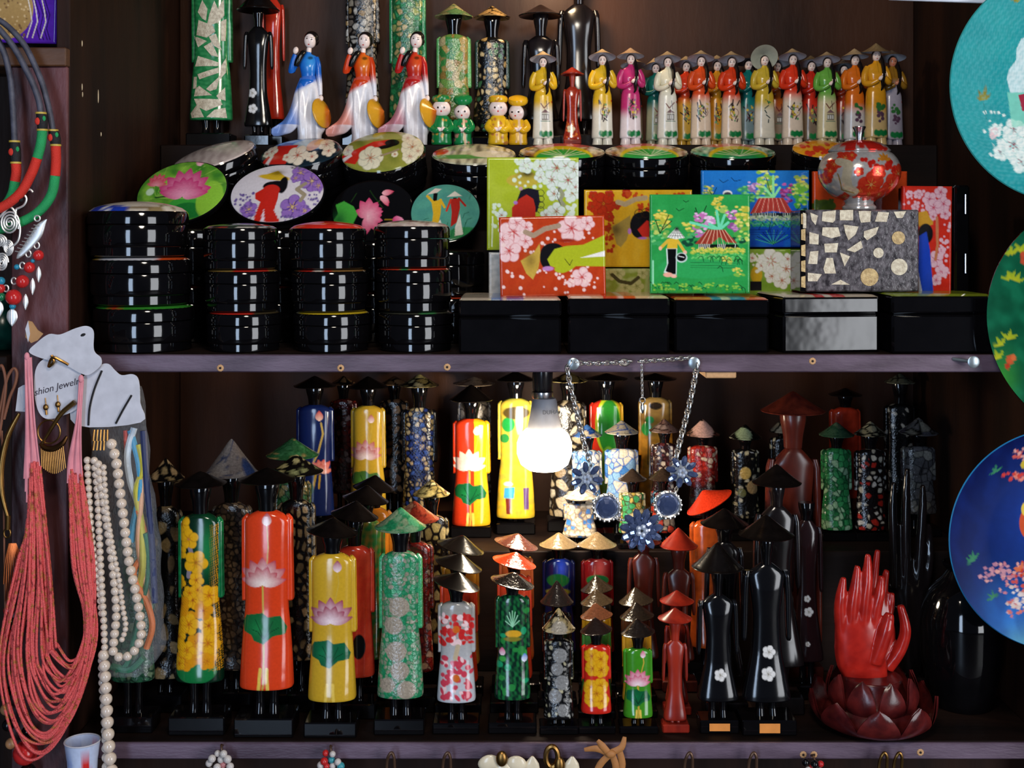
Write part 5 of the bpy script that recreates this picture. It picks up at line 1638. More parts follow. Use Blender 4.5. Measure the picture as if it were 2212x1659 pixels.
figL('red mosaic figure with a pink eggshell disc on its hat', 1518, YM, Z_STEP, 905, 33, 33, mosaic(34, 9, [(206, 180, 150), (190, 50, 34), (176, 40, 30), (196, 56, 40)], 2.4, (120, 24, 20), extra=lambda p, sh, hem, **d: p.put(np.clip((p.y - sh - 75) / 20, 0, 1) * .9, (30, 20, 18))), hat='m', hatpaint=lambda p: (p.vor(9, 16, [(110, 60, 50), (150, 110, 96)], 3), p.ell(1516, 926, 22, 17, (206, 160, 146))), hw=37, hb=943, sh=960, group=GM, mat_=MOS)
figL('black figure sprinkled with cream shell chips and round discs', 1610, YM, Z_STEP, 917, 31, 31, mosaic(35, 10, [(206, 196, 170), (190, 176, 140)], 4.6, (14, 13, 13), drop=.3, extra=lambda p, **d: (p.ell(1608, 1020, 12, 13, (190, 160, 90)), p.ell(1624, 1050, 13, 14, (170, 140, 96)), p.ell(1600, 1062, 9, 9, (110, 110, 66)))), hat='m', hatpaint=lambda p: (p.vor(10, 14, [(190, 180, 150)], 4, (14, 13, 13), drop=.5), p.ell(1603, 935, 16, 12, (150, 166, 130))), hw=36, hb=949, sh=968, group=GM, mat_=MOS)
figL('short gold and green figure in a dark cone hat, below the blue mosaic one', 1366, .285, Z_STEP, 1012, 29, 30, mosaic(36, 10, [(206, 180, 90), (60, 150, 90), (176, 150, 70), (214, 196, 140)], 1.6, (60, 50, 24)), hat='m', hatpaint=C0((44, 34, 28)), hw=31, hb=1040, sh=1062, group=GM, mat_=MOS)
figL('short red and teal mosaic figure in a dark cone hat by the right-hand gem', 1432, .29, Z_STEP, 1011, 27, 28, mosaic(37, 10, [(190, 60, 40), (60, 110, 140), (170, 150, 130)], 2, (30, 20, 20)), hat='m', hatpaint=C0((50, 38, 30)), hw=32, hb=1038, sh=1058, group=GM, mat_=MOS)
figL('stout white and blue eggshell figure just under the bulb', 1253, .285, Z_STEP, 1052, 36, 38, mosaic(38, 9, [(222, 206, 180), (206, 190, 160), (60, 120, 190)], 1.2, (120, 100, 80)), hat='m', hatpaint=hv(11, 14, [(222, 206, 180), (206, 190, 164)], 1.2, (130, 110, 90)), hw=36, hb=1080, sh=1086, group=GM, mat_=MOS)
# dim ones by the cabinet's end
GD = 'dim figures at the dark end of the lower bay'
figL('orange-red figure with black neck behind the wide red-brown hat', 1826, YS + .03, Z_STEP, 838, 34, 34, plain((196, 56, 30), (150, 40, 20)), hat='black', hw=36, sh=878, group=GD)
figL('green shell-mosaic figure with green cone hat at the dark end', 1807, YM, Z_STEP, 912, 33, 34, mosaic(41, 10, [(60, 150, 90), (40, 120, 66), (150, 190, 150), (50, 140, 80)], 1.5, (20, 70, 40)), hat='m', hatpaint=hv(12, 26, [(110, 120, 96), (90, 110, 84), (60, 90, 66)], 2, (30, 70, 50)), hw=38, hb=944, sh=966, hem=1142, group=GD, mat_=MOS)
figL('black, white and red shell-mosaic figure at the dark end', 1880, YM, Z_STEP, 910, 34, 34, mosaic(42, 11, [(206, 196, 180), (190, 180, 160), (170, 40, 30), (206, 200, 190)], 4, (18, 13, 14), drop=.15), hat='m', hatpaint=hv(13, 20, [(170, 160, 130), (150, 140, 110)], 3), hw=35, hb=942, sh=968, hem=1142, group=GD, mat_=MOS)
figL('black figure with eggshell collar chips, half hidden at the cabinet end', 1944, YS + .04, Z_STEP, 806, 34, 34, mosaic(43, 11, [(196, 186, 170)], 5, (12, 11, 12), drop=.72), hat='m', hatpaint=hv(14, 20, [(110, 110, 90), (90, 90, 76)], 2), hw=33, group=GD, mat_=MOS, hb=828, sh=870)
figL('grey shell-mosaic figure with grey cone hat nearest the blue plate', 1984, YM + .03, Z_STEP, 902, 37, 38, mosaic(44, 14, [(110, 106, 106), (140, 136, 126), (90, 88, 90)], 1.6, (40, 38, 40)), hat='m', hatpaint=hv(15, 24, [(110, 106, 104), (140, 134, 120), (90, 88, 96)], 2), hw=42, hb=940, sh=962, group=GD, mat_=MOS)
figL('shell-hatted dark figure behind the wide red-brown hat', 1690, YM + .05, Z_STEP, 903, 27, 28, mosaic(45, 14, [(176, 166, 140)], 5, (12, 11, 12), drop=.5), hat='m', hatpaint=hv(16, 22, [(196, 180, 150), (176, 160, 130)], 4), hw=28, hb=934, group=GD, mat_=MOS)

# ---------------------------------------------------------------- lower bay: the crowd standing on the shelf itself
GF = 'lacquered robe figures on the lower shelf'
YFR = .045
figL('black figure with diamond gold shell chips, beside the plastic bag', 358, .116, Z_LOW, 990, 36, 38, mosaic(51, 19, [(150, 128, 90), (170, 146, 106), (120, 100, 70)], 7, (12, 11, 11), ymul=1.5), hat='m', hatpaint=hv(17, 26, [(150, 128, 90), (170, 140, 100)], 7), hw=40, hb=1040, sh=1090, hem=1460, group=GF, mat_=MOS)
figL('green mosaic figure standing behind the pearl strands and plastic bag', 288, .05, Z_LOW, 1080, 44, 46, mosaic(52, 14, [(60, 110, 80), (110, 130, 100), (40, 90, 60)], 2, (20, 50, 36)), hat='black', hw=46, hem=1466, group=GF, mat_=MOS)


def yellowgreen(p, cx, sh, hem, ws, wh, sl):
    p.c[:] = lin((6, 36, 22))
    p.glow(450, 1180, 20, 60, (30, 130, 70), .8); p.ell(430, 1440, 44, 26, (20, 110, 56))
    Yb = (222, 164, 24)
    p.line([(408, 1150), (418, 1190), (412, 1240)], 10, (130, 120, 130))
    q = random.Random(5)
    for x, y, r in ((396, 1130, 20), (412, 1160, 22), (428, 1210, 26), (392, 1190, 16)):
        p.blossom(x, y, r, Yb, (190, 110, 20), n=5, rot=x % 60)
    for i in range(26):
        p.blossom(cx + q.uniform(-44, 26), q.uniform(1245, 1430), q.uniform(14, 26), (226, 166, 22) if i % 3 else (214, 140, 16), (176, 80, 20), n=5, rot=i * 17, shade=(206, 140, 16))
    xm = np.clip((p.x - cx - 22) / 20, 0, 1) * (np.sin(p.x * 1.1 + p.y * .55) * np.sin(p.x * .5 - p.y * .7) > .05)
    p.put(xm * ((p.y > 1130) & (p.y < 1440)), (206, 140, 20))
    p.put(.6 * (np.sin(p.x * 1.3) * np.sin(p.y * 1.1 + p.x * .5) > .55) * (p.x < cx - 20) * (p.y > 1250) * (p.y < 1440), (150, 90, 16))


figL('dark green figure covered with yellow blossom, first of the front row', 433, YFR, Z_LOW, 1018, 49, 52, yellowgreen, hat='black', hw=56, hb=1054, sh=1106, hem=1466, sl=1290, bw=60, group=GF, slp=plain((12, 90, 50), (20, 130, 70)), det=1.4)
hgb = lambda p: p.vor(18, 40, [(120, 112, 108), (150, 140, 130), (110, 100, 96), (40, 56, 96)], 1.6, (50, 56, 76))
figL('brown shell figure with domed grey and blue hat behind the front row', 500, .125, Z_LOW, 948, 45, 44, mosaic(53, 10, [(110, 90, 70), (140, 116, 90), (80, 66, 56)], 2.2, (34, 28, 26)), hat='m', hatpaint=hgb, hw=58, hb=1032, sh=1082, hem=1440, group=GF, mat_=MOS)
figL('large orange-red lotus figure with green leaf in the front row', 577, YFR - .004, Z_LOW, 1010, 56, 58, lotus_robe((212, 62, 26), ((176, 50, 70), (244, 224, 214)), (22, 96, 50), bx=.06, by=.06, fx=-.1, fy=.37, ly=.64), hat='black', hw=62, hb=1046, sh=1100, hem=1480, sl=1296, bw=63, group=GF, det=1.3)
figL('black and gold shell figure with green-gold hat behind the orange lotus one', 640, .12, Z_LOW, 982, 42, 42, mosaic(54, 13, [(150, 126, 90), (170, 140, 100), (130, 110, 80)], 4.6, (13, 12, 12), ymul=1.5), hat='m', hatpaint=lambda p: p.vor(19, 22, [(190, 176, 120), (150, 150, 100)], 7, (16, 14, 13)), hw=58, hb=1028, sh=1076, hem=1420, group=GF, mat_=MOS)
figL('tall green and gold mosaic figure behind the black and gold one', 632, .2, Z_LOW, 946, 40, 40, mosaic(55, 12, [(60, 110, 60), (150, 130, 80)], 2, (20, 50, 30)), hat='m', hatpaint=lambda p: p.vor(20, 13, [(176, 146, 90), (70, 130, 80), (60, 110, 66)], 2, (40, 90, 50)), hw=57, hb=992, group=GF, mat_=MOS, det=2.5)
figL('yellow lotus figure with a green and blue leaf in the front row', 718, YFR - .008, Z_LOW, 1118, 52, 52, lotus_robe((198, 156, 40), ((150, 40, 70), (240, 216, 220)), (16, 90, 56), bx=.26, by=.1, fx=-.02, fy=.42, ly=.66), hat='black', hw=56, hb=1160, sh=1192, hem=1506, sl=1364, bw=56, group=GF, det=1.3, hatroll=6)
figL('salmon red figure with black leaf, behind the yellow lotus one', 766, .096, Z_LOW, 1082, 44, 44, lambda p, cx, **d: (p.c.__setitem__(slice(None), lin((206, 66, 42))), p.mottle(3, 24, (190, 40, 30), .5), p.ell(778, 1390, 14, 26, (14, 16, 14)), p.line([(765, 1220), (768, 1290)], 5, (40, 20, 16))), hat='black', hw=52, hb=1124, sh=1176, hem=1456, group=GF, hatroll=8)
figL('green lotus figure in black hat, third back in the yellow lotus file', 790, .163, Z_LOW, 1048, 42, 42, plain((30, 90, 40), (150, 90, 30)), hat='black', hw=50, hb=1088, group=GF, hatroll=8, det=3)
figL('orange figure in black hat, last of the yellow lotus file', 808, .228, Z_LOW, 1026, 40, 40, plain((206, 120, 30)), hat='black', hw=46, hb=1062, group=GF, hatroll=6, det=3)
hgm = lambda p: p.vor(22, 24, [(130, 170, 130), (170, 150, 110), (90, 170, 120), (150, 170, 130), (40, 140, 90)], 1.4, (30, 130, 80))


def greenm(p, cx, sh, hem, ws, wh, sl):
    p.vor(56, 9.5, [(150, 166, 140), (90, 176, 130), (40, 150, 100), (130, 160, 136), (50, 160, 110), (170, 160, 140)], 1.2, (26, 130, 80), dark=.35)
    for x, y, r in ((864, 1305, 22), (852, 1345, 20), (858, 1400, 22), (866, 1440, 20), (880, 1480, 20), (840, 1470, 16)):
        p.ell(x, y, r, r * .95, (166, 152, 134))


figL('green and white marbled shell figure with matching hat in the front row', 865, YFR, Z_LOW, 1096, 48, 50, greenm, hat='m', hatpaint=hgm, hw=56, hb=1150, sh=1188, hem=1500, sl=1356, bw=54, group=GF, mat_=MOS, slp=plain((50, 160, 100), (90, 180, 130)), det=1.3)
figL('dark red mosaic figure with red-brown hat behind the green marbled one', 895, .119, Z_LOW, 1082, 42, 42, mosaic(57, 11, [(150, 40, 30), (130, 34, 26), (190, 150, 120), (110, 26, 20)], 1.6, (60, 16, 14)), hat='m', hatpaint=lambda p: p.vor(23, 22, [(150, 60, 40), (176, 120, 90), (150, 50, 36)], 1.5, (90, 30, 24)), hw=54, hb=1132, sh=1168, group=GF, mat_=MOS)
figL('black and gold shell figure with lumpy gold hat, tall at the back', 932, .226, Z_LOW, 1036, 38, 38, mosaic(58, 14, [(176, 156, 96), (150, 130, 80), (190, 170, 120)], 4, (13, 12, 12), ymul=1.4), hat='m', hatpaint=hv(24, 17, GOLDM, 2), hw=40, hb=1074, sh=1110, group=GF, mat_=MOS)


def file(labels, x0, dx, y0, dy, ht, hb, ws, wh, paints, hw, hats, hroll, sh=None, hem=None, bw=None, mats=LAC, n0=0, blk=BLK, hat_mat=None, carved=False):
    """a file of equal figures one behind the other"""
    h0 = (PY(Z_LOW, y0) - ht)
    for i, lb in enumerate(labels):
        y = y0 + i * dy
        pb = PY(Z_LOW + .0004, y)
        pz = PY(Z_LOW + .0004, y0)
        f = lambda v: None if v is None else pb - (pz - v) * 1.0
        pt = paints[min(i, len(paints) - 1)]
        figL(lb, x0 + i * dx, y, Z_LOW, f(ht), ws, wh, (lambda p, **d: pt(p, **d)) if pt else None, hat='black' if hats is None else 'm', hatpaint=None if hats is None else hats[min(i, len(hats) - 1)], hw=hw, hb=f(hb), sh=f(sh), hem=f(hem), bw=bw, group=GF, hatroll=hroll, mat_=mats, det=1.3 if i == 0 else 3, blk=blk, hat_mat=hat_mat, carved=carved)


def shifted(fn, base=None):
    return fn


silverf = blossoms_robe((150, 150, 156), (206, 60, 60), (226, 140, 60), 3, stem=(170, 150, 130), n=8, scale=.55)


def silverred(p, cx, sh, hem, ws, wh, sl):
    p.vgrad(sh, hem, (150, 146, 140), (190, 190, 196))
    q = random.Random(4)
    for y0, y1, c in ((sh + .12 * (hem - sh), sh + .42 * (hem - sh), (196, 40, 40)), (sh + .55 * (hem - sh), sh + .96 * (hem - sh), (200, 60, 80))):
        for _ in range(60):
            p.ell(cx + q.uniform(-.8, .8) * wh, q.uniform(y0, y1), q.uniform(4, 9), q.uniform(3, 7), c if q.random() > .3 else (236, 200, 200), rot=q.uniform(0, 90))
        p.ell(cx, (y0 + y1) / 2, 8, 8, (206, 100, 30))
    p.line([(cx + 4, sh + .44 * (hem - sh)), (cx - 2, sh + .56 * (hem - sh))], 10, (190, 170, 140))


def greenmix(p, cx, sh, hem, ws, wh, sl):
    R = hem - sh
    p.c[:] = lin((12, 40, 30))
    p.mottle(6, 14, (30, 120, 60), .7)
    q = random.Random(8)
    for _ in range(26):
        x, y = cx + q.uniform(-.8, .8) * wh, sh + q.uniform(.1, .95) * R
        p.ell(x, y, q.uniform(4, 10), q.uniform(4, 9), q.choice([(40, 130, 60), (30, 150, 100), (60, 160, 70), (20, 90, 50), (16, 60, 40)]))
    for i in range(7):
        a = math.radians(200 + 23 * i)
        p.line([(cx, sh + .3 * R), (cx + 16 * math.cos(a), sh + .3 * R + 34 * math.sin(a))], 2, (150, 210, 170))
    p.ell(cx + 2, sh + .37 * R, 17, 8, (214, 160, 40)); p.ell(cx, sh + .42 * R, 18, 5, (130, 120, 40)); p.bud(cx - 22, sh + .54 * R, 9, (206, 60, 120), (240, 220, 230), 90); p.bud(cx + 26, sh + .6 * R, 9, (60, 120, 200), (230, 230, 240), 90)


file(['silver figure with red blossom bands and black hat in the front row', 'small orange-sided figure second in the silver blossom file', 'small gold figure last in the silver blossom file'], 986, 4.5, YFR, .066, 1236, 1274, 41, 42, [silverred, plain((206, 60, 30)), plain((180, 130, 40)), plain((40, 60, 50))], 52, None, 14, sh=1297, hem=1510, bw=50)
file(['dark green painted figure with flowers and black hat in the front row', 'small red-orange figure behind the green flowered one', 'small dark figure third in the green flowered file'], 1107, 4, YFR, .07, 1236, 1270, 38, 39, [greenmix, plain((206, 60, 30)), plain((190, 90, 40))], 48, [C0((30, 24, 22)), C0((196, 60, 24)), C0((90, 50, 40))], 12, sh=1282, hem=1505, bw=52)


def pebble(p, cx, sh, hem, ws, wh, sl):
    p.vor(61, 11, [(170, 166, 156), (140, 136, 130), (196, 186, 150)], 4, (13, 12, 13), drop=.25)
    for i, (dx, r) in enumerate(((2, 15), (-4, 13), (6, 15), (-8, 14), (8, 12))):
        p.ell(cx + dx, sh + (.2 + .17 * i) * (hem - sh), r, r * 1.05, (140, 138, 136))


file(['small black figure with grey pebble shell, domed shell hat, front row', 'small black figure in a dark hat behind the pebble shell one'], 1207, -4, YFR - .006, .095, 1313, 1368, 32, 33, [pebble, plain((20, 18, 18))], 36, [lambda p: (p.vor(62, 15, [(176, 156, 110), (160, 140, 96), (196, 180, 140)], 2.4, (16, 14, 13)), p.ell(1207, 1352, 17, 16, (166, 156, 140))), C0((32, 26, 24))], 0, sh=1378, hem=1548, bw=42, mats=MOS)
redyel = lambda p, cx, sh, hem, ws, wh, sl: (p.c.__setitem__(slice(None), lin((196, 36, 24))), [p.blossom(cx + dx, sh + fy * (hem - sh), 17, (222, 164, 24), (150, 70, 20), n=7, rot=dx * 5, shade=(206, 136, 16)) for dx, fy in ((-10, .16), (9, .2), (-8, .34), (10, .36), (-12, .62), (8, .6), (-10, .78), (10, .8), (0, .7))])
file(['small red figure with yellow blossoms in the front row', 'second small figure in the red and yellow blossom file', 'third small figure in the red and yellow blossom file', 'fourth small figure in the red and yellow blossom file'], 1288, .5, YFR - .004, .05, 1334, 1371, 32, 33, [redyel, plain((60, 120, 50)), plain((206, 150, 30)), plain((60, 50, 40))], 35, [C0((34, 24, 22)), C0((110, 66, 44)), C0((70, 56, 40)), C0((50, 40, 30))], -6, sh=1390, hem=1536, bw=40)
file(['small bright green lotus figure in the front row', 'small gold figure second in the green lotus file', 'small dark figure last in the green lotus file'], 1378, -2, YFR - .004, .055, 1336, 1376, 32, 32, [lotus_robe((60, 136, 30), ((206, 70, 110), (244, 220, 224)), (14, 90, 50), bx=.3, by=.1, fx=-.05, fy=.46), plain((206, 150, 40)), plain((90, 50, 30))], 37, [C0((28, 22, 20)), C0((40, 32, 26)), C0((60, 50, 40))], -5, sh=1398, hem=1545, bw=42)
file(['small red wooden figure in a cone hat in the front row', 'small red wooden figure behind its twin'], 1458, 4, YFR - .004, .06, 1313, 1346, 28, 25, [None], 37, None, 0, sh=1380, hem=1552, bw=29, mats=RWOOD, blk=RWOOD, hat_mat=RWOOD, carved=True)
STK = mat('orange_price_sticker', (226, 140, 60), rough=.6)
figL('black carved figure with white flower and orange sticker beside the red wooden pair', 1550, YFR, Z_LOW, 1172, 46, 44, small_flowers((11, 11, 14), [(1553, 1452, 13)]), hat='black', hw=56, hb=1238, sh=1282, hem=1508, sl=1412, bw=42, group=GF, mat_=LAC, carved=True, tags=STK, neck=.62)
figL('taller black carved figure with two white flowers and orange sticker', 1655, YFR, Z_LOW, 1112, 54, 52, small_flowers((11, 11, 14), [(1657, 1402, 14), (1655, 1448, 15)]), hat='black', hw=60, hb=1168, sh=1214, hem=1508, sl=1382, bw=58, group=GF, mat_=LAC, carved=True, tags=STK, neck=.62)
figL('black carved figure behind the tall stickered one, hat slightly higher', 1565, .102, Z_LOW, 1098, 44, 42, None, hat='black', hw=52, hb=1142, group=GF, mat_=DWOOD, blk=DWOOD, carved=True)
figL('tallest black carved figure with wide hat in the rear', 1678, .112, Z_LOW, 1003, 52, 58, None, hat='black', hw=53, hb=1052, sh=1090, bw=52, group=GF, mat_=DWOOD, blk=DWOOD, carved=True, neck=.7)
figL('dark carved figure with red edge and white flowers beside the wooden hands', 1742, .163, Z_LOW, 1080, 36, 36, small_flowers((34, 18, 20), [(1744, 1318, 10), (1741, 1290, 7), (1741, 1386, 5)]), hat=None, sh=1120, hb=1082, group=GF, mat_=LAC, carved=True)
figL('big red-brown carved figure under the widest red-brown hat', 1713, .218, Z_LOW, 845, 62, 52, None, hw=70, hb=896, sh=964, hem=1420, sl=1390, group=GF, mat_=BWOOD, blk=BWOOD, hat='m', hat_mat=BWOOD, carved=True, neck=.95)
figL('dark red carved wooden figure without visible hat behind the small black hats', 1390, .2, Z_LOW, 1142, 36, 34, None, hw=38, hb=1178, sh=1192, group=GF, mat_=BWOOD, blk=BWOOD, hat_mat=BWOOD, carved=True)
figL('red-brown carved wooden figure with pointed red hat under the necklace', 1466, .19, Z_LOW, 1140, 37, 34, None, hw=42, hb=1188, sh=1225, group=GF, mat_=BWOOD, blk=BWOOD, hat='m', hat_mat=RWOOD, carved=True)
figL('orange lacquered figure with bright red tilted hat near the black hats', 1532, .222, Z_LOW, 1056, 42, 42, plain((196, 84, 30), (150, 60, 24)), hat='m', hatpaint=C0((214, 56, 28)), hw=54, hb=1096, group=GF, hatroll=-28)
figL('blue robed figure in a brass-coloured cone hat under the step', 1207, .233, Z_LOW, 1150, 36, 38, lambda p, **d: (p.c.__setitem__(slice(None), lin((16, 24, 70))), p.glow(1212, 1225, 14, 30, (60, 90, 220), .9), p.ell(1205, 1250, 24, 14, (30, 110, 50)), p.ell(1205, 1275, 26, 8, (140, 130, 40))), hat='m', hatpaint=C0((120, 100, 72)), hw=42, hb=1186, sh=1204, group=GF)
figL('crimson robed figure in a brass-coloured cone hat under the step', 1290, .235, Z_LOW, 1149, 36, 38, lambda p, **d: (p.c.__setitem__(slice(None), lin((130, 20, 24))), p.glow(1295, 1225, 14, 26, (230, 90, 80), .9), p.ell(1290, 1250, 24, 12, (30, 120, 60)), p.ell(1296, 1268, 18, 8, (206, 100, 40))), hat='m', hatpaint=C0((120, 100, 72)), hw=42, hb=1186, sh=1204, group=GF)

# ---------------------------------------------------------------- the lit bulb under the middle shelf
yb = .2
zb = Z_MID - .0229
pt = PY(zb, yb)
o = thing('hanging_bulb', 'glowing white bulb in a black socket hanging under the middle shelf', 'lamp', 1172, 1020, yb)
GREYP = mat('grey_bulb_plastic', (150, 150, 156), rough=.4)
part(o, 'socket', MB().lathe(1172, [(1, pt), (21, pt), (22, pt + 6), (22, 843), (20, 846), (1, 846)], 0, 28), mat('black_bakelite', (16, 16, 20), rough=.2))
part(o, 'metal_collar', MB().lathe(1172, [(1, 845), (23, 846), (23, 858), (21, 861), (1, 861)], 0, 28), SILV)
hs = part(o, 'bulb_housing', MB().lathe(1176, [(1, 859), (24, 860), (27, 866), (30, 890), (36, 920), (38, 927), (1, 927)], 0, 32), GREYP)
part(o, 'glowing_diffuser', MB().lathe(1176, [(1, 926), (40, 927), (52, 938), (59, 956), (59, 980), (51, 1002), (34, 1014), (1, 1018)], 0, 32), mat('glowing_bulb_glass', (255, 250, 240), emit=((255, 236, 206), 90.0)))
def text_part(root, name, body, size, c, y, m, ex=.0002, tilt=(math.pi / 2, 0, 0), shear=0.0, parent=None):
    cu = bpy.data.curves.new(name, 'FONT')
    cu.body, cu.size, cu.extrude, cu.align_x, cu.shear = body, size, ex, 'CENTER', shear
    t = bpy.data.objects.new(name, cu)
    COL.objects.link(t)
    me = bpy.data.meshes.new_from_object(t.evaluated_get(bpy.context.evaluated_depsgraph_get()))
    bpy.data.objects.remove(t)
    t = bpy.data.objects.new(name, me)
    COL.objects.link(t)
    t.parent = root
    t.location = W([c], y)[0] - LOC[root.name][0]
    t.rotation_euler = tilt
    me.materials.clear()
    me.materials.append(m)
    return t


text_part(o, 'bulb_marking', 'DUHA', .0085, (1188, 890, 31.5), yb, mat('grey_print', (90, 90, 96), rough=.6), tilt=(math.pi / 2 - .14, 0, .25))
# ---------------------------------------------------------------- carved hands, vase, hanging plates
def fused(root, name, mb, m, y, vox=.0014, it=10):
    o = part(root, name, mb, m, y=y, sharp=None)
    r = o.modifiers.new('fuse', 'REMESH')
    r.mode = 'VOXEL'
    r.voxel_size = vox
    r.use_smooth_shade = True
    s = o.modifiers.new('smooth', 'SMOOTH')
    s.iterations = it
    s.factor = .6
    return o


yh = .06
LACR = mat('red_lacquered_wood', (176, 36, 26), rough=.2, vscale=60, rgb2=(150, 26, 20), spec=.6)
MAR = mat('maroon_carved_wood', (96, 28, 26), rough=.25, vscale=50, rgb2=(60, 16, 18), bump=.15, bscale=120)
pbh = PY(Z_LOW + .0004, yh)
o = thing('wooden_hands', 'red wooden praying hands carved on a maroon lotus flower base', 'sculpture', 1884, pbh, yh)


def hand(front):
    mb = MB()
    if front:
        mb.loft([(1285, 1814, 1888, 8, 11), (1320, 1806, 1898, 15, 10), (1350, 1801, 1904, 20, 8), (1395, 1801, 1910, 23, 5), (1435, 1807, 1915, 23, 1), (1462, 1821, 1919, 22, -4), (1480, 1832, 1918, 20, -6)], 24, 16, 30, .85)
        for pts, r in (([(1816, 1372, 8), (1811, 1315, 13), (1813, 1280, 15), (1819, 1243, 12)], [14, 13.5, 12, 6]), ([(1835, 1370, 10), (1836, 1310, 17), (1842, 1265, 18), (1849, 1218, 13)], [14.5, 14, 12, 6]), ([(1858, 1370, 10), (1862, 1300, 18), (1868, 1245, 19), (1871, 1193, 13)], [15, 14.5, 12.5, 6]), ([(1880, 1370, 8), (1887, 1310, 15), (1895, 1275, 17), (1901, 1240, 13)], [14.5, 14, 12.5, 7]), ([(1884, 1425, 12), (1897, 1382, 20), (1907, 1348, 24), (1915, 1317, 23)], [19, 18, 16.5, 9])):
            mb.tube(pts, r, 12, sub=7)
    else:
        mb.loft([(1300, 1848, 1926, 8), (1340, 1842, 1938, 13), (1380, 1845, 1946, 16), (1430, 1850, 1940, 18), (1476, 1850, 1922, 18)], 24, 16, 30, .85)
        for pts, r in (([(1868, 1350, 0), (1872, 1290, -4), (1882, 1225, 0)], [12, 11, 6]), ([(1890, 1350, 0), (1898, 1270, -4), (1906, 1196, 0)], [12, 11, 6]), ([(1910, 1350, 0), (1918, 1290, -4), (1926, 1240, 0)], [12, 11.5, 6]), ([(1925, 1360, 0), (1934, 1325, -2), (1937, 1290, 0)], [11, 10, 6]), ([(1924, 1452, 6), (1950, 1410, 14), (1961, 1365, 18), (1950, 1312, 18)], [16, 14, 12.5, 8])):
            mb.tube(pts, r, 12, sub=7)
        for V in mb.V:
            V[:, 2] -= 34
    return mb


h1 = fused(o, 'hand', hand(True), LACR, yh)
h2 = fused(o, 'hand', hand(False), LACR, yh)
for px, py, oo, q in ((1819, 1251, 17, 6), (1849, 1228, 18, 6), (1871, 1203, 18, 6), (1901, 1250, 18, 6), (1914, 1327, 34, 8)):
    part(h1, 'fingernail', MB().sph((px, py, oo), (q * .55, q * 1.1, 1.8), 10, 6, 6), LACR, y=yh)


def lpetal(an, r0, r1, p0, p1, wd, curl=.25, n=9):
    """carved lotus petal from radius r0 at height p0 to a pointed tip at r1, p1"""
    a = math.radians(an)
    P = np.zeros((2 * n, 9, 3))
    for i in range(n):
        t = i / (n - 1)
        rr = r0 + (r1 - r0) * t + 12 * math.sin(math.pi * t)
        py = p0 + (p1 - p0) * t ** (1 + curl)
        w = wd * (math.sin(math.pi * (.18 + .82 * t)) ** .7) * (1 if t < .97 else 0) + .3
        for j in range(9):
            v = -1 + j / 4
            bulge = 7 * (1 - v * v) * (1 - t * .5)
            for k, th in ((i, 0), (2 * n - 1 - i, -4)):
                q = rr + bulge + th
                x, oo = q * math.cos(a) - w * v * math.sin(a), q * math.sin(a) + w * v * math.cos(a)
                P[k, j] = (1884 + x, py, oo)
    return MB().grid(P)


base = part(o, 'lotus_base', MB().lathe(1884, smooth_rows([(i, r, p) for i, (r, p) in enumerate([(1, pbh), (70, pbh), (92, pbh - 8), (104, pbh - 22), (96, pbh - 40), (78, pbh - 60), (66, pbh - 86), (60, pbh - 106), (1, pbh - 106)])], 34)[:, 1:], 0, 40), MAR)
for i in range(9):
    part(base, 'petal', lpetal(20 + i * 40, 92, 132, pbh - 6, pbh - 78, 44, .5), MAR if i % 2 else MAR)
for i in range(9):
    part(base, 'petal', lpetal(i * 40, 78, 84, pbh - 38, pbh - 118, 30, .2), MAR)

yd = .2
pbd = PY(Z_LOW + .0004, yd)
o = thing('dark_wooden_hand', 'tall dark wooden hand with long upright fingers behind the red hands', 'sculpture', 1960, pbd, yd)
mb = MB().loft([(1225, 1922, 1998, 12), (1270, 1924, 2000, 17), (1330, 1932, 1996, 18), (1390, 1938, 1990, 18), (pbd - 26, 1936, 1992, 19)], 20, 12, 26, .85)
for pts, r in (([(1932, 1270, 4), (1928, 1160, 8), (1926, 1090, 8), (1930, 1040, 4)], [13, 11, 10, 6]), ([(1955, 1262, 4), (1954, 1150, 10), (1954, 1070, 10), (1958, 1010, 5)], [13, 11.5, 10, 6]), ([(1980, 1268, 4), (1986, 1160, 8), (1990, 1095, 8), (1992, 1045, 4)], [13, 11, 10, 6]), ([(1994, 1290, 0), (2004, 1230, 4), (2008, 1180, 4), (2006, 1130, 2)], [11, 10, 9, 5]), ([(1932, 1340, 10), (1912, 1300, 16), (1906, 1250, 16)], [14, 12, 8])):
    mb.tube(pts, r, 10, sub=6)
fused(o, 'hand', mb, DWOOD, yd, .0022)
part(o, 'base', MB().box(1915, 2012, pbd - 28, pbd, -34, 34, 4), DWOOD)

yv = .13
pbv = PY(Z_LOW + .0004, yv)
o = thing('lacquer_vase', 'black glossy lacquer vase in the dark corner behind the blue plate', 'vase', 2078, pbv, yv)
part(o, 'vase_body', MB().lathe(2078, smooth_rows([(i, r, p) for i, (r, p) in enumerate([(1, pbv), (56, pbv), (64, pbv - 10), (86, pbv - 110), (88, pbv - 180), (70, pbv - 240), (40, pbv - 275), (30, pbv - 290)])], 40)[:, 1:], 0, 48), BLK)
part(o, 'vase_rim', MB().lathe(2078, [(28, pbv - 288), (38, pbv - 298), (42, pbv - 306), (38, pbv - 308), (26, pbv - 294)], 0, 40, False), BLK)


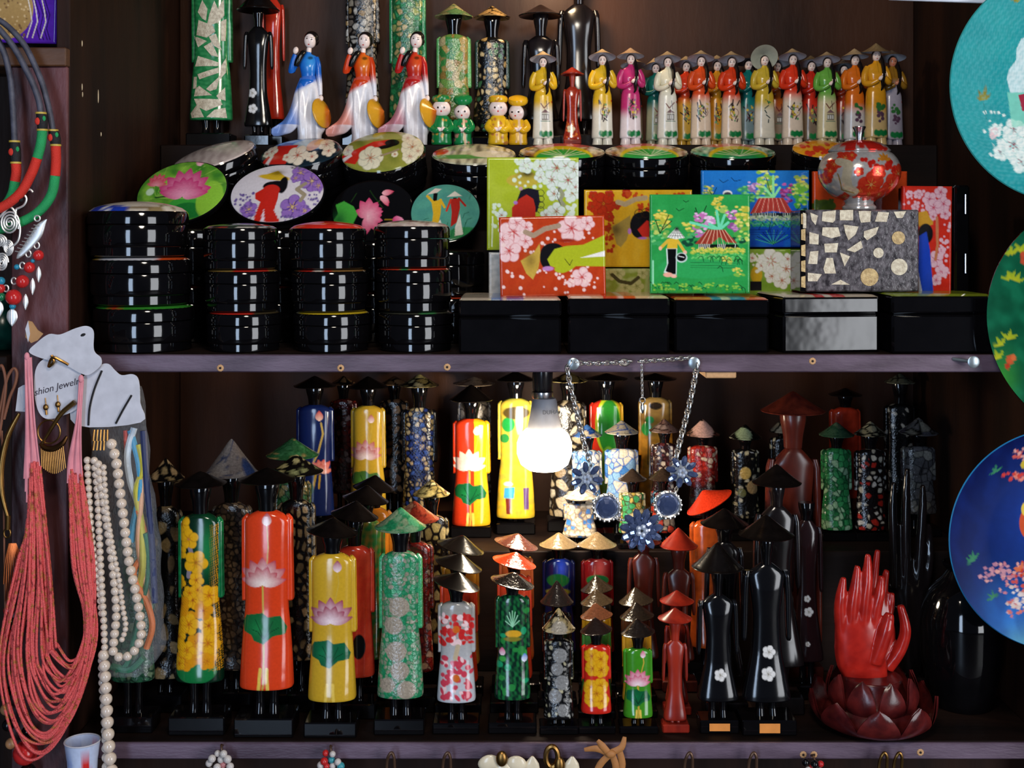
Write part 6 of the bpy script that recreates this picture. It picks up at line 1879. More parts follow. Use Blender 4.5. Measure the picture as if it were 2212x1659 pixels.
# plates on the cabinet's front edge
def art_turq(p):
    p.c[:] = lin((20, 138, 142)); p.mottle(2, 120, (30, 150, 150), .5)
    wpt = (222, 226, 218)
    for x, y, r in ((2190, 312, 36), (2150, 282, 15), (2160, 330, 18), (2190, 280, 24), (2206, 350, 26), (2225, 295, 34), (2240, 340, 34)):
        p.blossom(x, y, r, wpt, (150, 40, 60), rot=x % 60, shade=(176, 206, 198))
    p.ell(2146, 288, 9, 14, (226, 190, 190), rot=20); p.dots(1, 22, (2125, 240, 2180, 340), 3, wpt)
    p.line([(2132, 270), (2124, 225), (2126, 200)], 1.5, (30, 110, 110))
    for an, L in ((80, 34), (120, 24), (40, 22), (160, 18)):
        p.petal(2124, 216, an, L, 9, (150, 140, 30), (90, 90, 20))
    p.poly([(2182, 200), (2175, 170), (2180, 150), (2195, 130), (2196, 105), (2206, 84), (2216, 80), (2230, 90), (2230, 200)], (206, 222, 222), .9); p.mottle(3, 9, (90, 170, 176), .35)
    p.poly([(2176, 200), (2230, 200), (2230, 270), (2186, 275), (2180, 230)], (130, 206, 180), .7)
    p.poly([(2200, 205), (2230, 200), (2230, 240), (2208, 240)], (150, 30, 56)); p.petal(2200, 4, 160, 24, 9, (150, 140, 30), (90, 90, 20))


def art_dgreen(p):
    p.x = p.X + (2407 - 2335) * 0
    p.c[:] = lin((14, 92, 62)); p.mottle(4, 60, (24, 116, 80), .7); p.mottle(5, 90, (10, 70, 46), .6); p.glow(2170, 840, 40, 70, (60, 150, 50), .8)
    for x, y, a0 in ((2195, 552, 100), (2212, 545, 60), (2190, 608, 110), (2200, 612, 60), (2170, 760, 120), (2186, 745, 80), (2164, 790, 110)):
        for an in (0, 60, -50):
            p.petal(x, y, a0 + an, 22, 8, (190, 190, 40), (140, 170, 40))
    p.ell(2189, 792, 8, 11, (206, 90, 50)); p.ell(2184, 806, 5, 8, (190, 60, 40)); p.ell(2196, 786, 6, 7, (220, 110, 60)); p.blossom(2230, 560, 20, (200, 80, 50), (150, 40, 30))


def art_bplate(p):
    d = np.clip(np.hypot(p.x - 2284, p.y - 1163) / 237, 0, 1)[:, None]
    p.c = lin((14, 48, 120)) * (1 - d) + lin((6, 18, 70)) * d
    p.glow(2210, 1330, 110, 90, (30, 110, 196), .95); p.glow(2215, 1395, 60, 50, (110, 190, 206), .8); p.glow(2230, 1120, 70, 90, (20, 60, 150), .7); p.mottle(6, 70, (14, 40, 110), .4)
    for cx, cy, n, sx, sy, cols in ((2192, 1030, 18, 22, 10, ((206, 60, 50), (226, 130, 110))), (2200, 980, 12, 16, 12, ((206, 90, 80), (226, 160, 150))), (2190, 1245, 46, 40, 26, ((206, 80, 70), (226, 160, 150), (200, 120, 130))), (2204, 1300, 40, 26, 22, ((214, 190, 180), (226, 206, 200), (206, 110, 100))), (2150, 1225, 20, 26, 20, ((200, 140, 150), (180, 120, 140))), (2205, 1235, 14, 16, 16, ((200, 60, 36), (216, 110, 70)))):
        q = random.Random(int(cx + cy))
        for _ in range(n):
            p.ell(q.gauss(cx, sx * .6), q.gauss(cy, sy * .6), q.uniform(2.5, 6), q.uniform(2.5, 5), q.choice(cols))
    for x, y in ((2150, 1018), (2098, 1212), (2102, 1205), (2145, 1290)):
        for an in (40, 100, 150, 200):
            p.petal(x, y, an, 17, 5, (60, 130, 90), (40, 110, 80))
    p.ell(2222, 1130, 20, 34, (206, 80, 40)); p.ell(2214, 1100, 8, 14, (226, 190, 70)); p.ell(2214, 1003, 10, 10, (200, 170, 50))


PLATEM = mat('plate_lacquer', attr=True, rough=.32, var=.12, vscale=120, spec=.06)


def plate(label, cx, cy, r, art, rim, yaw=0, y=-.028, inner=.8):
    rr = np.concatenate([np.linspace(.004, .93, 110), np.linspace(.935, 1, 10)])
    aa = np.linspace(0, 2 * math.pi, 300, endpoint=False)
    P = np.zeros((len(rr), len(aa), 3))
    P[..., 0] = cx + r * rr[:, None] * np.cos(aa)
    P[..., 1] = cy + r * rr[:, None] * np.sin(aa)
    P[..., 2] = (14 * np.clip((rr - .62) / .38, 0, 1) ** 1.6)[:, None] + 0 * aa
    f = MB().grid(P, True, True)
    f.paint(art)
    b = MB()
    Q = np.zeros((6, 120, 3))
    a2 = np.linspace(0, 2 * math.pi, 120, endpoint=False)
    for i, (q, oo) in enumerate(((1.0, 14), (1.008, 11), (1.0, 7), (.8, -6), (.6, -9), (.01, -9))):
        Q[i, :, 0], Q[i, :, 1], Q[i, :, 2] = cx + r * q * np.cos(a2), cy + r * q * np.sin(a2), oo
    b.grid(Q, True, False, True)
    h = MB().tube([(cx, cy - r * .5, -12), (cx, cy - r - 6, -4), (cx, cy - r - 16, -8), (cx, cy - r - 10, -24), (cx, cy - r, -40)], 2.5, 8, sub=4)
    if yaw:
        for m in (f, b, h):
            m.rot(yaw, 'y', (cx, cy, 0))
    o = thing('lacquer_plate', label, 'plate', cx, cy + r, y, 'lacquer plates hung by the cabinet end')
    part(o, 'painted_face', f, PLATEM)
    part(o, 'rim', b, rim)
    part(o, 'wire_hook', h, SILV)


RIMT = mat('turquoise_rim', (50, 150, 150), rough=.2)
plate('turquoise lacquer plate with white blossoms, topmost of the hanging plates', 2300, 185, 251, art_turq, RIMT, y=-.03)
plate('dark green lacquer plate with yellow sprigs, between the turquoise and blue plates', 2407, 692, 268, art_dgreen, BLK, yaw=41, y=-.11)
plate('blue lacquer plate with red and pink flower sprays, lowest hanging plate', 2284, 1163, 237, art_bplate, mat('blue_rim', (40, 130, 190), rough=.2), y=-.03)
mb = MB().box(1920, 2300, -60, 3, -10, 0, 2).rot(2, 'o', (2030, 3, 0))
fb = part(cab, 'fascia_board', mb, mat('pale_blue_white_paint', (206, 212, 226), rough=.5), y=-.01, label='pale blue-white fascia board')

# ---------------------------------------------------------------- necklace on two nails
NAILM = mat('zinc_nail', (150, 160, 166), rough=.3, metal=.7)


def nail(x, y, label, ang=0):
    n = thing('nail', label, 'nail', x, y + 13, -.012, 'nails in the shelf edge')
    part(n, 'nail_head', MB().lathe(0, [(1, -3), (10, -3), (13, -1), (13, 1), (10, 2.5), (1, 3)], 0, 20).rot(90, 'x', (0, 0, 0)), NAILM).location = W([(x, y, 8)], -.012)[0] - LOC[n.name][0] - W([(0, 0, 0)], -.012)[0] + LOC[n.name][0]
    part(n, 'shank', MB().tube([(x - ang, y - ang * .1, -21), (x, y, 8)], 4, 10), NAILM)
    return n


nail(1238, 785, 'zinc nail with broad head holding the necklace chain, by the bulb side')
nail(1498, 783, 'zinc nail with broad head holding the far end of the necklace chain')
nail(2100, 781, 'bent zinc nail sticking out of the shelf edge near the plates', 34)

yn = -.012
nk = thing('gem_necklace', 'silver chain necklace with dark blue gem flowers hung on two nails', 'necklace', 1385, 1190, yn)
LINK = unit_mesh('chain_link', MB().tube([(7 * math.cos(t), 4.4 * math.sin(t), 0) for t in np.linspace(0, 2 * math.pi, 12, endpoint=False)], 1.7, 6, True), STEEL)


def chain(pts, step, name='chain_link', sc=1.0, flat=0):
    C = curve(pts, 30)
    L = np.concatenate([[0], np.cumsum(np.linalg.norm(np.diff(C, axis=0), axis=1))])
    for i, d in enumerate(np.arange(step / 2, L[-1], step)):
        c = np.array([np.interp(d, L, C[:, j]) for j in range(3)])
        d2 = min(d + 1, L[-1])
        c2 = np.array([np.interp(d2, L, C[:, j]) for j in range(3)]) if d2 > d else c
        t = c2 - c
        an = math.atan2(-t[1], t[0])
        piece(nk, name, LINK, c, yn, sc * K(yn), (0, -an, 0) if (flat or i % 2) else (math.radians(62) * 1, -an, 0))


chain([(1240, 783, 8), (1290, 784, 6), (1340, 782, 6), (1365, 780, 6)], 9.5)
chain([(1380, 780, 6), (1440, 776, 6), (1496, 772, 8)], 9.5)
piece(nk, 'chain_link', LINK, (1348, 782, 7), yn, 1.5 * K(yn), (0, 0, 0))
chain([(1232, 780, 9), (1226, 800, 8), (1238, 860, 6), (1258, 940, 6), (1276, 1005, 6)], 11, sc=1.2)
chain([(1503, 785, 9), (1501, 810, 8), (1487, 880, 6), (1469, 950, 6), (1457, 1000, 6)], 11, sc=1.2)
chain([(1385, 785, 7), (1386, 815, 6), (1387, 858, 6)], 5.5, sc=.55)
part(nk, 'teardrop', MB().lathe(1387, [(.5, 868), (3, 872), (4.5, 882), (3, 890), (.5, 893)], 6, 12), SILV)
part(nk, 'ring', MB().tube([(1387 + 6 * math.cos(t), 864 + 6 * math.sin(t), 6) for t in np.linspace(0, 6.283, 14, endpoint=False)], 1.6, 6, True), STEEL)
GEM = mat('dark_blue_gem', (104, 118, 156), rough=.06, metal=.5, rgb2=(70, 84, 124), vscale=60, spec=1, coat=1)
GEMP = unit_mesh('gem_petal', MB().sph((0, 0, 0), (6.5, 11, 4.5), 7, 5), GEM, sharp=10)
GEMS = unit_mesh('gem_ball', MB().sph((0, 0, 0), (5, 5, 5), 7, 5), mat('pale_crystal', (190, 200, 220), rough=.05, trans=.3, ior=1.6), sharp=10)


def gemflower(x, y, r, n, double=False):
    f = part(nk, 'gem_flower', MB().lathe(0, [(1, -2), (r * .75, -1.5), (r * .75, 1.5), (1, 2)], 0, 20).rot(90, 'x', (0, 0, 0)), STEEL)
    f.location = Vector(f.location) + Vector(W([(x, y, 2)], yn)[0] - W([(0, 0, 0)], yn)[0])
    rings = [(r * .72, n, 1.0)] + ([(r * .38, n - 2, .8)] if double else [])
    for rr, m, sc in rings:
        for i in range(m):
            a = 2 * math.pi * i / m + sc
            g = piece(nk, 'gem_petal', GEMP, (x + rr * math.cos(a), y + rr * math.sin(a), 7 + (6 if sc < 1 else 0)), yn, sc * K(yn) * r / 30, (0, -a if False else a + math.pi / 2, 0))
            g.parent = f
            g.location = Vector(g.location) - Vector(f.location)
    for i in range(5):
        a = 1.2566 * i
        g = piece(nk, 'gem_ball', GEMS, (x + r * .2 * math.cos(a), y + r * .2 * math.sin(a), 16), yn, K(yn) * r / 34)
        g.parent = f
        g.location = Vector(g.location) - Vector(f.location)


def biggem(x, y, r):
    s = part(nk, 'gem_setting', MB().tube([(x + r * 1.12 * math.cos(t) + 0, y + r * 1.12 * math.sin(t), 2) for t in np.linspace(0, 6.283, 28, endpoint=False)], 4, 6, True), STEEL)
    for i in range(18):
        a = i * .349
        part(s, 'setting_bead', MB().sph((x + r * 1.22 * math.cos(a), y + r * 1.22 * math.sin(a), 4), 3.4, 7, 5), STEEL, y=yn)
    part(s, 'cut_gem', MB().lathe(0, [(.5, -4), (r * 1.05, -3), (r * 1.05, 0), (r * .8, 7), (r * .45, 11), (.5, 12)], 0, 10).rot(90, 'x', (0, 0, 0)).paint(None), GEM, sharp=5, y=yn).location = Vector(W([(x, y, 2)], yn)[0] - W([(0, 0, 0)], yn)[0])


gemflower(1267, 1032, 34, 7)
gemflower(1472, 1018, 33, 8)
gemflower(1385, 1143, 44, 11, True)
biggem(1310, 1096, 24)
biggem(1442, 1090, 24)
chain([(1284, 1058, 3), (1294, 1072, 3)], 8, sc=.8)
chain([(1326, 1118, 3), (1350, 1124, 3)], 8, sc=.8)
chain([(1426, 1110, 3), (1412, 1122, 3)], 8, sc=.8)
chain([(1458, 1068, 3), (1464, 1046, 3)], 8, sc=.8)

# ---------------------------------------------------------------- trinkets hanging under the lower shelf edge
yt = -.012
HK = mat('brown_hook_metal', (96, 70, 54), rough=.4, metal=.6)
BEADC = {c: unit_mesh('bead', MB().sph((0, 0, 0), 8, 12, 8), mat('bead_' + n, c, rough=.18)) for n, c in (('white', (206, 196, 190)), ('red', (196, 40, 40)), ('purple', (110, 50, 110)), ('teal', (60, 150, 160)), ('black', (14, 12, 14)), ('pink', (190, 120, 120)), ('green', (30, 110, 70)), ('turquoise', (40, 130, 160)))}


def cluster(label, x, y, cols, n, sx, seed):
    o = thing('bead_cluster', label, 'pendant', x, y + 30, yt, 'trinkets hung under the lower shelf')
    q = random.Random(seed)
    part(o, 'hook', MB().tube([(x, y - 24, -14), (x, y - 30, 0), (x + 3, y - 18, 6), (x, y, 2)], 2.5, 8, sub=4), HK)
    r, k = 0, 0
    while k < n:
        m = min(4, 2 + r) if sx > 25 else 3
        for i in range(m):
            piece(o, 'bead', BEADC[q.choice(cols)], (x + (i - (m - 1) / 2) * 15 + q.uniform(-3, 3), y - 16 + r * 13 + q.uniform(-3, 3), 4 + 7 * ((i + r) % 2)), yt, q.uniform(.85, 1.12) * K(yt))
            k += 1
        r += 1


Wc, Rc = (206, 196, 190), (196, 40, 40)
cluster('cluster of white and pink beads hung under the lower shelf', 478, 1640, [Wc, Wc, (190, 120, 120)], 16, 26, 1)
cluster('cluster of red, white and purple beads hung under the lower shelf', 714, 1642, [Rc, Rc, Wc, (110, 50, 110), (60, 150, 160)], 18, 32, 2)
for x, lb in ((845, 'thin brown hook between the mixed bead cluster and the narrow loop'), (966, 'narrow brown loop hook left of the brass flower'), (1487, 'brown loop hook below the red wooden figures'), (1625, 'brown loop hook below the taller black carved figure'), (1906, 'pale loop hook under the lotus base'), (1938, 'second pale loop hook under the lotus base')):
    o = solo('loop_hook', lb, 'hook', MB().tube([(x - 10, 1690, 2), (x - 9, 1650, 6), (x - 5, 1630, 10), (x + 2, 1622, 10), (x + 7, 1632, 10), (x + 8, 1655, 6), (x + 10, 1690, 2)], 3.4, 8, sub=5), HK if x < 1900 else BRASS, yt, 'loop hooks under the lower shelf')
o = thing('brass_flower', 'cream and brass flower pendant hanging under the lower shelf', 'pendant', 1090, 1690, yt, None)
CREAM = mat('cream_shell', (226, 210, 180), rough=.2)
for i, (x, y, r) in enumerate(((1056, 1646, 24), (1116, 1648, 22), (1086, 1662, 22))):
    part(o, 'petal', MB().sph((x, y, 4), (r, 17, 7), 16, 10, (-14, 12, 0)[i]), CREAM)
part(o, 'flower_centre', MB().sph((1084, 1634, 12), (13, 17, 8), 14, 10), BRASS)
o = thing('shell_pendant', 'pointed cream shell pendant with a brass ring under the lower shelf', 'pendant', 1200, 1690, yt, None)
for x in (1150, 1236):
    part(o, 'shell_blade', MB().loft([(1634, x - 3, x + 3, 2), (1650, x - 16, x + 14, 5), (1700, x - 22, x + 20, 6)], 12, 6, 10), CREAM)
part(o, 'brass_ring', MB().tube([(1192 + 13 * math.cos(t), 1632 + 22 * math.sin(t), 6) for t in np.linspace(0, 6.283, 20, endpoint=False)], 6, 8, True), BRASS)
part(o, 'brass_bead', MB().sph((1208, 1650, 8), (12, 20, 8), 12, 9), BRASS)
o = thing('leather_bow', 'tan leather bow of narrow strips hanging under the lower shelf', 'bow', 1310, 1690, yt, None)
TAN = mat('tan_leather', (176, 116, 62), rough=.6, bump=.2)
for pts in ([(1315, 1626, 6), (1290, 1614, 8), (1262, 1618, 4)], [(1315, 1624, 10), (1300, 1606, 12), (1290, 1596, 8)], [(1320, 1622, 8), (1342, 1612, 6), (1349, 1590, 4)], [(1316, 1628, 6), (1296, 1650, 4), (1276, 1690, 2)], [(1322, 1628, 6), (1330, 1655, 4), (1326, 1690, 2)], [(1338, 1622, 4), (1344, 1650, 2), (1340, 1690, 2)]):
    part(o, 'leather_strip', MB().tube(pts, [7, 7.5, 4], 8, sq=.4, sub=5), TAN)
part(o, 'knot', MB().sph((1318, 1624, 10), (12, 9, 7), 12, 8), TAN)
cluster('red and gold bead charm under the shelf near the lotus base', 1756, 1662, [Rc, (206, 196, 190), (14, 12, 14)], 8, 24, 5)
# ---------------------------------------------------------------- jewellery hanging on the plum post
def art_purple(p):
    p.c[:] = lin((84, 36, 170)); p.mottle(2, 40, (74, 28, 150), .5)
    p.ell(10, 22, 60, 64, (166, 134, 84), rot=20); p.dots(3, 60, (-40, -30, 62, 82), 2, (206, 176, 130)); p.dots(4, 50, (-40, -30, 62, 82), 2, (120, 90, 60)); p.glow(2, -20, 26, 20, (40, 36, 30), .9)
    for x in (92, 100, 106, 84):
        p.line([(x - 30, -50), (x - 12, -5), (x, 30), (x - 6, 60), (x + 2, 84)], 2, (26, 10, 60))
    for x in (66, 78, 96):
        p.line([(x - 12, -20), (x - 2, 20), (x + 2, 45), (x - 8, 80)], 2.4, (216, 206, 196))


yp = .022
pbp = PY(zz(105) + .0005, yp)
plaque('purple lacquer picture with a sand-textured hat, leaning above the post ledge', -70, 121, -95, 92, yp, art_purple, thick=60, lid=10, roll=1.5, group=None, cat='picture', side=BLK)
bpy.context.view_layer.update()
yj_ = -.035
CORD = mat('grey_rubber_cord', (78, 78, 92), rough=.55, bump=.2, bscale=900, rgb2=(50, 50, 62))
WRAPR = mat('red_thread_wrap', (206, 44, 28), rough=.7, bump=.6, bscale=900)
WRAPG = mat('green_thread_wrap', (30, 150, 84), rough=.7, bump=.6, bscale=900)
EMB = mat('embroidered_black', (16, 14, 18), rough=.7, bump=.5, bscale=700)
GOLDT = mat('gold_thread', (190, 160, 60), rough=.5)


def ropes(label, cordp, beadp, secs, o=0):
    t = thing('cord_necklace', label, 'necklace', cordp[-1][0], secs[-1][1][-1][1], yj_, 'cord necklaces with thread-wrapped ends')
    z = lambda P: [(x, y, o) for x, y in P]
    part(t, 'rubber_cord', MB().tube(z(cordp), 6.5, 10, sub=8), CORD)
    b = part(t, 'embroidered_bead', MB().tube(z(beadp), [10, 11.5, 11.5, 10], 12, sub=4), EMB)
    for q in (beadp[0], beadp[-1]):
        part(b, 'gold_band', MB().lathe(q[0], [(8, q[1] - 2), (11.6, q[1] - 2), (11.6, q[1] + 2), (8, q[1] + 2)], o, 16), GOLDT)
    mx, my = (beadp[0][0] + beadp[-1][0]) / 2, (beadp[0][1] + beadp[-1][1]) / 2
    part(b, 'stitched_dot', MB().sph((mx - 5, my, o + 10), (6, 8, 3), 10, 6), WRAPR)
    part(b, 'stitched_leaf', MB().sph((mx + 8, my - 6, o + 8), (4, 6, 3), 8, 6), WRAPG)
    for m, P in secs:
        part(t, 'wrapped_rope', MB().tube(z(P), 10.5, 12, sub=6), m)
    return t


ropes('cord necklace with red then green wrap, nearest the frame edge', [(-112, 390), (-110, 250), (-80, 110), (-30, 60), (4, 100), (22, 160), (29, 230), (33, 306)], [(33, 306), (35, 328), (36, 352)], [(WRAPR, [(36, 354), (37, 372), (34, 392)]), (WRAPG, [(34, 392), (28, 420), (10, 445), (-30, 456), (-80, 440), (-112, 390)])], 4)
ropes('cord necklace with green over red wrap, in the middle', [(-140, 380), (-136, 230), (-90, 80), (-24, 46), (30, 92), (72, 165), (92, 215), (98, 247)], [(98, 247), (101, 264), (101, 283)], [(WRAPG, [(101, 284), (98, 312), (90, 343)]), (WRAPR, [(90, 343), (76, 380), (52, 420), (10, 450), (-40, 462), (-100, 440), (-140, 380)])], 25)
ropes('cord necklace with red over green wrap, closest to the cabinet', [(-150, 410), (-152, 230), (-100, 70), (-24, 36), (42, 82), (84, 160), (104, 225), (115, 282)], [(115, 282), (120, 298), (121, 314)], [(WRAPR, [(121, 316), (122, 346), (120, 380)]), (WRAPG, [(120, 380), (112, 420), (88, 454), (50, 478), (-10, 496), (-80, 480), (-150, 410)])], 2)

# filigree bird pendant
sp = thing('filigree_pendant', 'silver filigree bird pendant with red beads and leaf drops', 'pendant', 40, 700, yj_)
FIL = mat('silver_filigree', (222, 220, 218), rough=.4, metal=.7)


def spiral(cx, cy, r0, ry, rot, turns=4):
    t = np.linspace(.12, 1, int(16 * turns))
    a = t * turns * 2 * math.pi + rot
    return [(cx + r0 * q * math.cos(b), cy + ry * q * math.sin(b), 22) for q, b in zip(t, a)]


for cx, cy, rx, ry, rt in ((30, 482, 21, 26, .5), (4, 520, 20, 15, 1), (27, 534, 11, 17, 2), (13, 566, 14, 20, 0), (-4, 556, 12, 14, 1)):
    part(sp, 'wire_spiral', MB().tube(spiral(cx, cy, rx, ry, rt), 2.2, 6), FIL)
for P in ([(2, 480), (6, 450), (26, 438), (48, 432), (58, 420), (66, 430), (60, 444), (44, 452)], [(44, 452), (42, 470), (52, 490), (48, 520), (30, 536)], [(8, 470), (30, 448), (44, 462)], [(58, 420), (72, 410), (80, 416)]):
    part(sp, 'bent_wire', MB().tube([(x, y, 22) for x, y in P], 2.4, 6, sub=6), FIL)
part(sp, 'bird_eye', MB().sph((55, 432, 24), 5, 10, 7), EMB)
f = part(sp, 'feather', MB().loft([(474, 107, 111, 1, 24), (484, 90, 108, 3, 24), (505, 76, 102, 4, 24), (530, 60, 84, 4, 24), (552, 46, 60, 3, 24), (558, 45, 50, 1, 24)], 18, 8, 24), FIL)
for i in range(9):
    y = 488 + i * 7
    part(f, 'feather_rib', MB().tube([(96 - i * 5.2, y, 29), (84 - i * 5.0, y - 2, 28.5)], 1, 5), FIL, y=yj_)
part(sp, 'ring', MB().tube([(89 + 6 * math.cos(t), 472 + 6 * math.sin(t), 22) for t in np.linspace(0, 6.283, 14, endpoint=False)], 1.8, 6, True), FIL)
for x, y, r, m in ((92, 551, 11.5, 'bead_red'), (73, 577, 12, 'bead_red'), (58, 607, 14, 'bead_red'), (39, 641, 17, 'bead_red'), (10, 622, 11, 'bead_red'), (12, 606, 9, 'bead_turquoise'), (13, 640, 9, 'bead_green'), (46, 576, 6, 'bead_turquoise'), (80, 563, 4.5, 'bead_turquoise'), (37, 660, 7, 'bead_turquoise'), (0, 590, 9, 'bead_red')):
    part(sp, 'bead', MB().sph((x, y, 24), r, 18, 12), MATS[m])
for x, y in ((88, 530), (70, 548), (57, 573), (39, 606), (22, 622)):
    part(sp, 'link_ring', MB().tube([(x + 5.5 * math.cos(t), y + 7 * math.sin(t), 22) for t in np.linspace(0, 6.283, 14, endpoint=False)], 1.7, 6, True), FIL)
for x, y0, y1, w in ((92, 575, 609, 6), (79, 600, 636, 6), (64, 634, 668, 6.5), (35, 664, 703, 12), (8, 648, 684, 9)):
    l = part(sp, 'leaf_drop', MB().loft([(y0, x - 1, x + 1, 1, 22), (y0 + 8, x - w * .8, x + w * .8, 2.5, 22), (y0 + (y1 - y0) * .5, x - w, x + w, 3, 22), (y1 - 6, x - w * .5, x + w * .5, 2, 22), (y1, x - .6, x + .6, 1, 22)], 12, 6, 12), FIL)
    part(l, 'leaf_vein', MB().tube([(x, y0 + 3, 25.5), (x, y1 - 4, 25)], .9, 5), FIL, y=yj_)

o = thing('green_vase', 'dark green round vase on the side-bay shelf', 'vase', 2, PY(Z_MID + .0004, .07), .07)
pv = PY(Z_MID + .0004, .07)
GRV = mat('dark_green_glaze', (12, 60, 48), rough=.2, rgb2=(8, 40, 34))
part(o, 'vase_body', MB().lathe(2, smooth_rows([(i, r, p) for i, (r, p) in enumerate([(1, pv), (36, pv), (52, pv - 18), (60, pv - 46), (50, pv - 80), (26, pv - 100), (20, pv - 112)])], 30)[:, 1:], 0, 36), GRV)
part(o, 'vase_neck', MB().lathe(2, [(19, pv - 110), (26, pv - 122), (27, pv - 125), (24, pv - 125), (17, pv - 111)], 0, 30, False), GRV)

# cards
CARD = mat('white_jewellery_card', (196, 194, 202), rough=.6, bump=.05)
KR = mat('kraft_card', (176, 130, 84), rough=.7)
INK = mat('dark_ink', (60, 50, 60), rough=.7)


def cardshape(pts, o0, th=1.6, sub=5):
    C = curve([(x, y, 0) for x, y in pts], sub, True)
    return MB().prism([(c[0], c[1]) for c in C], o0, o0 + th)


c1 = lambda *q: [(q[i] / 3.32, 400 + q[i + 1] / 3.32) for i in range(0, len(q), 2)]
k2 = thing('jewellery_card', 'large white necklace card with the pearls and plastic bag below it', 'card', 235, 918, yj_, None)
part(k2, 'card_sheet', MB().prism([(c[0], c[1]) for c in curve([(x, y, 0) for x, y in [(165, 918), (160, 850), (182, 812), (206, 800), (220, 787), (236, 786), (250, 800), (264, 810), (288, 808), (301, 822), (304, 870), (305, 912)]], 4, True)], 2, 3.6), CARD, sharp=20)
part(k2, 'elastic_band', MB().tube([(222, 800, 6), (206, 840, 7), (196, 880, 7), (193, 918, 6)], 2.2, 6, sub=5), EMB)
part(k2, 'elastic_band', MB().tube([(286, 853, 6), (268, 884, 7), (252, 914, 6)], 2.2, 6, sub=4), EMB)
k1 = thing('jewellery_card', 'wavy-edged white card with an oval hole, hung topmost on the post', 'card', 145, 806, yj_, None)
part(k1, 'card_sheet', cardshape(c1(228, 1190, 290, 1120, 370, 1064, 450, 1066, 560, 1022, 640, 1006, 688, 1042, 688, 1150, 700, 1195, 742, 1235, 738, 1290, 660, 1352, 600, 1345, 500, 1290, 430, 1258, 330, 1240), 14), CARD, sharp=20)
part(k1, 'hang_hole', MB().sph((185, 722, 16), (6, 3.2, .8), 12, 5, -22), EMB)
part(k1, 'chain_stub', MB().tube([(118, 766, 17), (124, 780, 20), (112, 790, 18), (122, 770, 22), (140, 778, 18), (154, 786, 17)], 3, 6, sub=6), BRASS)
k4 = thing('kraft_tag', 'small pointed kraft tag tucked behind the wavy white card', 'card', 78, 745, yj_, None)
part(k4, 'card_sheet', MB().prism([(66, 692), (74, 694), (86, 712), (98, 720), (86, 734), (72, 740), (60, 728), (60, 710)], 10, 12), KR)
part(k4, 'fold', MB().prism([(60, 710), (66, 692), (70, 720), (66, 738)], 12, 14), CARD)
k5 = thing('jewellery_card', 'narrow white card edge peeping out beside the pink straps', 'card', 50, 886, yj_, None)
part(k5, 'card_sheet', MB().prism([(40, 838), (50, 832), (66, 828), (66, 890), (34, 888)], 0, 1.6), CARD)
part(k5, 'folded_flap', MB().prism([(44, 838), (66, 830), (66, 872), (52, 884)], 1.8, 3.4), CARD)
k3 = thing('jewellery_card', 'small rounded white card lettered Fashion Jewelry', 'card', 130, 905, yj_, None)
part(k3, 'card_sheet', MB().prism([(c[0], c[1]) for c in curve([(x, y, 0) for x, y in [(80, 800), (96, 776), (124, 772), (160, 786), (178, 806), (180, 850), (172, 880), (140, 896), (108, 904), (88, 890), (78, 850)]], 4, True)], 8, 9.6), CARD, sharp=20)
text_part(k3, 'script_lettering', 'Fashion Jewelry', .0118, (122, 842, 10.2), yj_, INK, ex=.00015, tilt=(math.pi / 2, -.26, 0), shear=.35)
for x, y in ((104, 872), (130, 866)):
    part(k3, 'earring_stud', MB().sph((x, y + 6, 14), (6, 7, 4), 10, 7).tube([(x - 2, y - 14, 11), (x, y, 13)], 1, 5).tube([(x, y + 8, 14), (x + 2, y + 22, 14)], 2.4, 6), BRASS)

# brass pieces
o = thing('hoop_earring', 'brass hoop earring with a fringe of thin rods, between the pink straps', 'earring', 112, 1025, yj_)
part(o, 'hoop', MB().tube([(112 + 24 * math.cos(t), 930 + 25 * math.sin(t), 16) for t in np.linspace(0, 6.283, 30, endpoint=False)], 2, 6, True), BRASS)
part(o, 'curved_bar', MB().tube([(93, 955, 16), (105, 965, 18), (122, 966, 18), (140, 956, 16), (150, 940, 14)], [4, 6, 6.5, 6, 3], 8, sub=4), mat('dark_brass', (90, 60, 34), rough=.35, metal=1))
for i in range(14):
    x = 95 + i * 3.6
    part(o, 'fringe_rod', MB().tube([(x, 958 + 6 * math.sin(i * .25), 17), (x + 1.5 + i * .3, 1006 + 14 * math.sin(i * .23), 16)], 1.2, 5), BRASS)
part(o, 'crossbar', MB().tube([(168, 866, 18), (140, 890, 20), (116, 926, 20), (98, 955, 18)], [6, 5, 4, 3], 8, sub=4), BRASS)
o = thing('torque_collar', 'curved brass torque collar with a hook and wire tassel', 'necklace', 24, 1290, yj_)
part(o, 'brass_arc', MB().tube([(44, 892, 6), (20, 940, 6), (6, 1000, 6), (6, 1060, 6), (20, 1118, 6)], [4, 6.5, 7, 6, 4], 10, sub=8), BRASS)
part(o, 'hook_ring', MB().tube([(18 + 7 * math.cos(t), 1150 + 10 * math.sin(t), 6) for t in np.linspace(0, 6.283, 16, endpoint=False)], 2, 6, True), BRASS)
part(o, 'bound_end', MB().tube([(20, 1112, 6), (19, 1142, 6)], 5.5, 8), BRASS)
for i in range(10):
    part(o, 'tassel_wire', MB().tube([(22 + i * 1.6, 1172, 6), (14 + i * 4.2, 1215, 8), (10 + i * 4.6, 1260 + (i * 37) % 40, 6)], 1.4, 5, sub=4), mat('copper_wire', (170, 96, 56), rough=.35, metal=1))
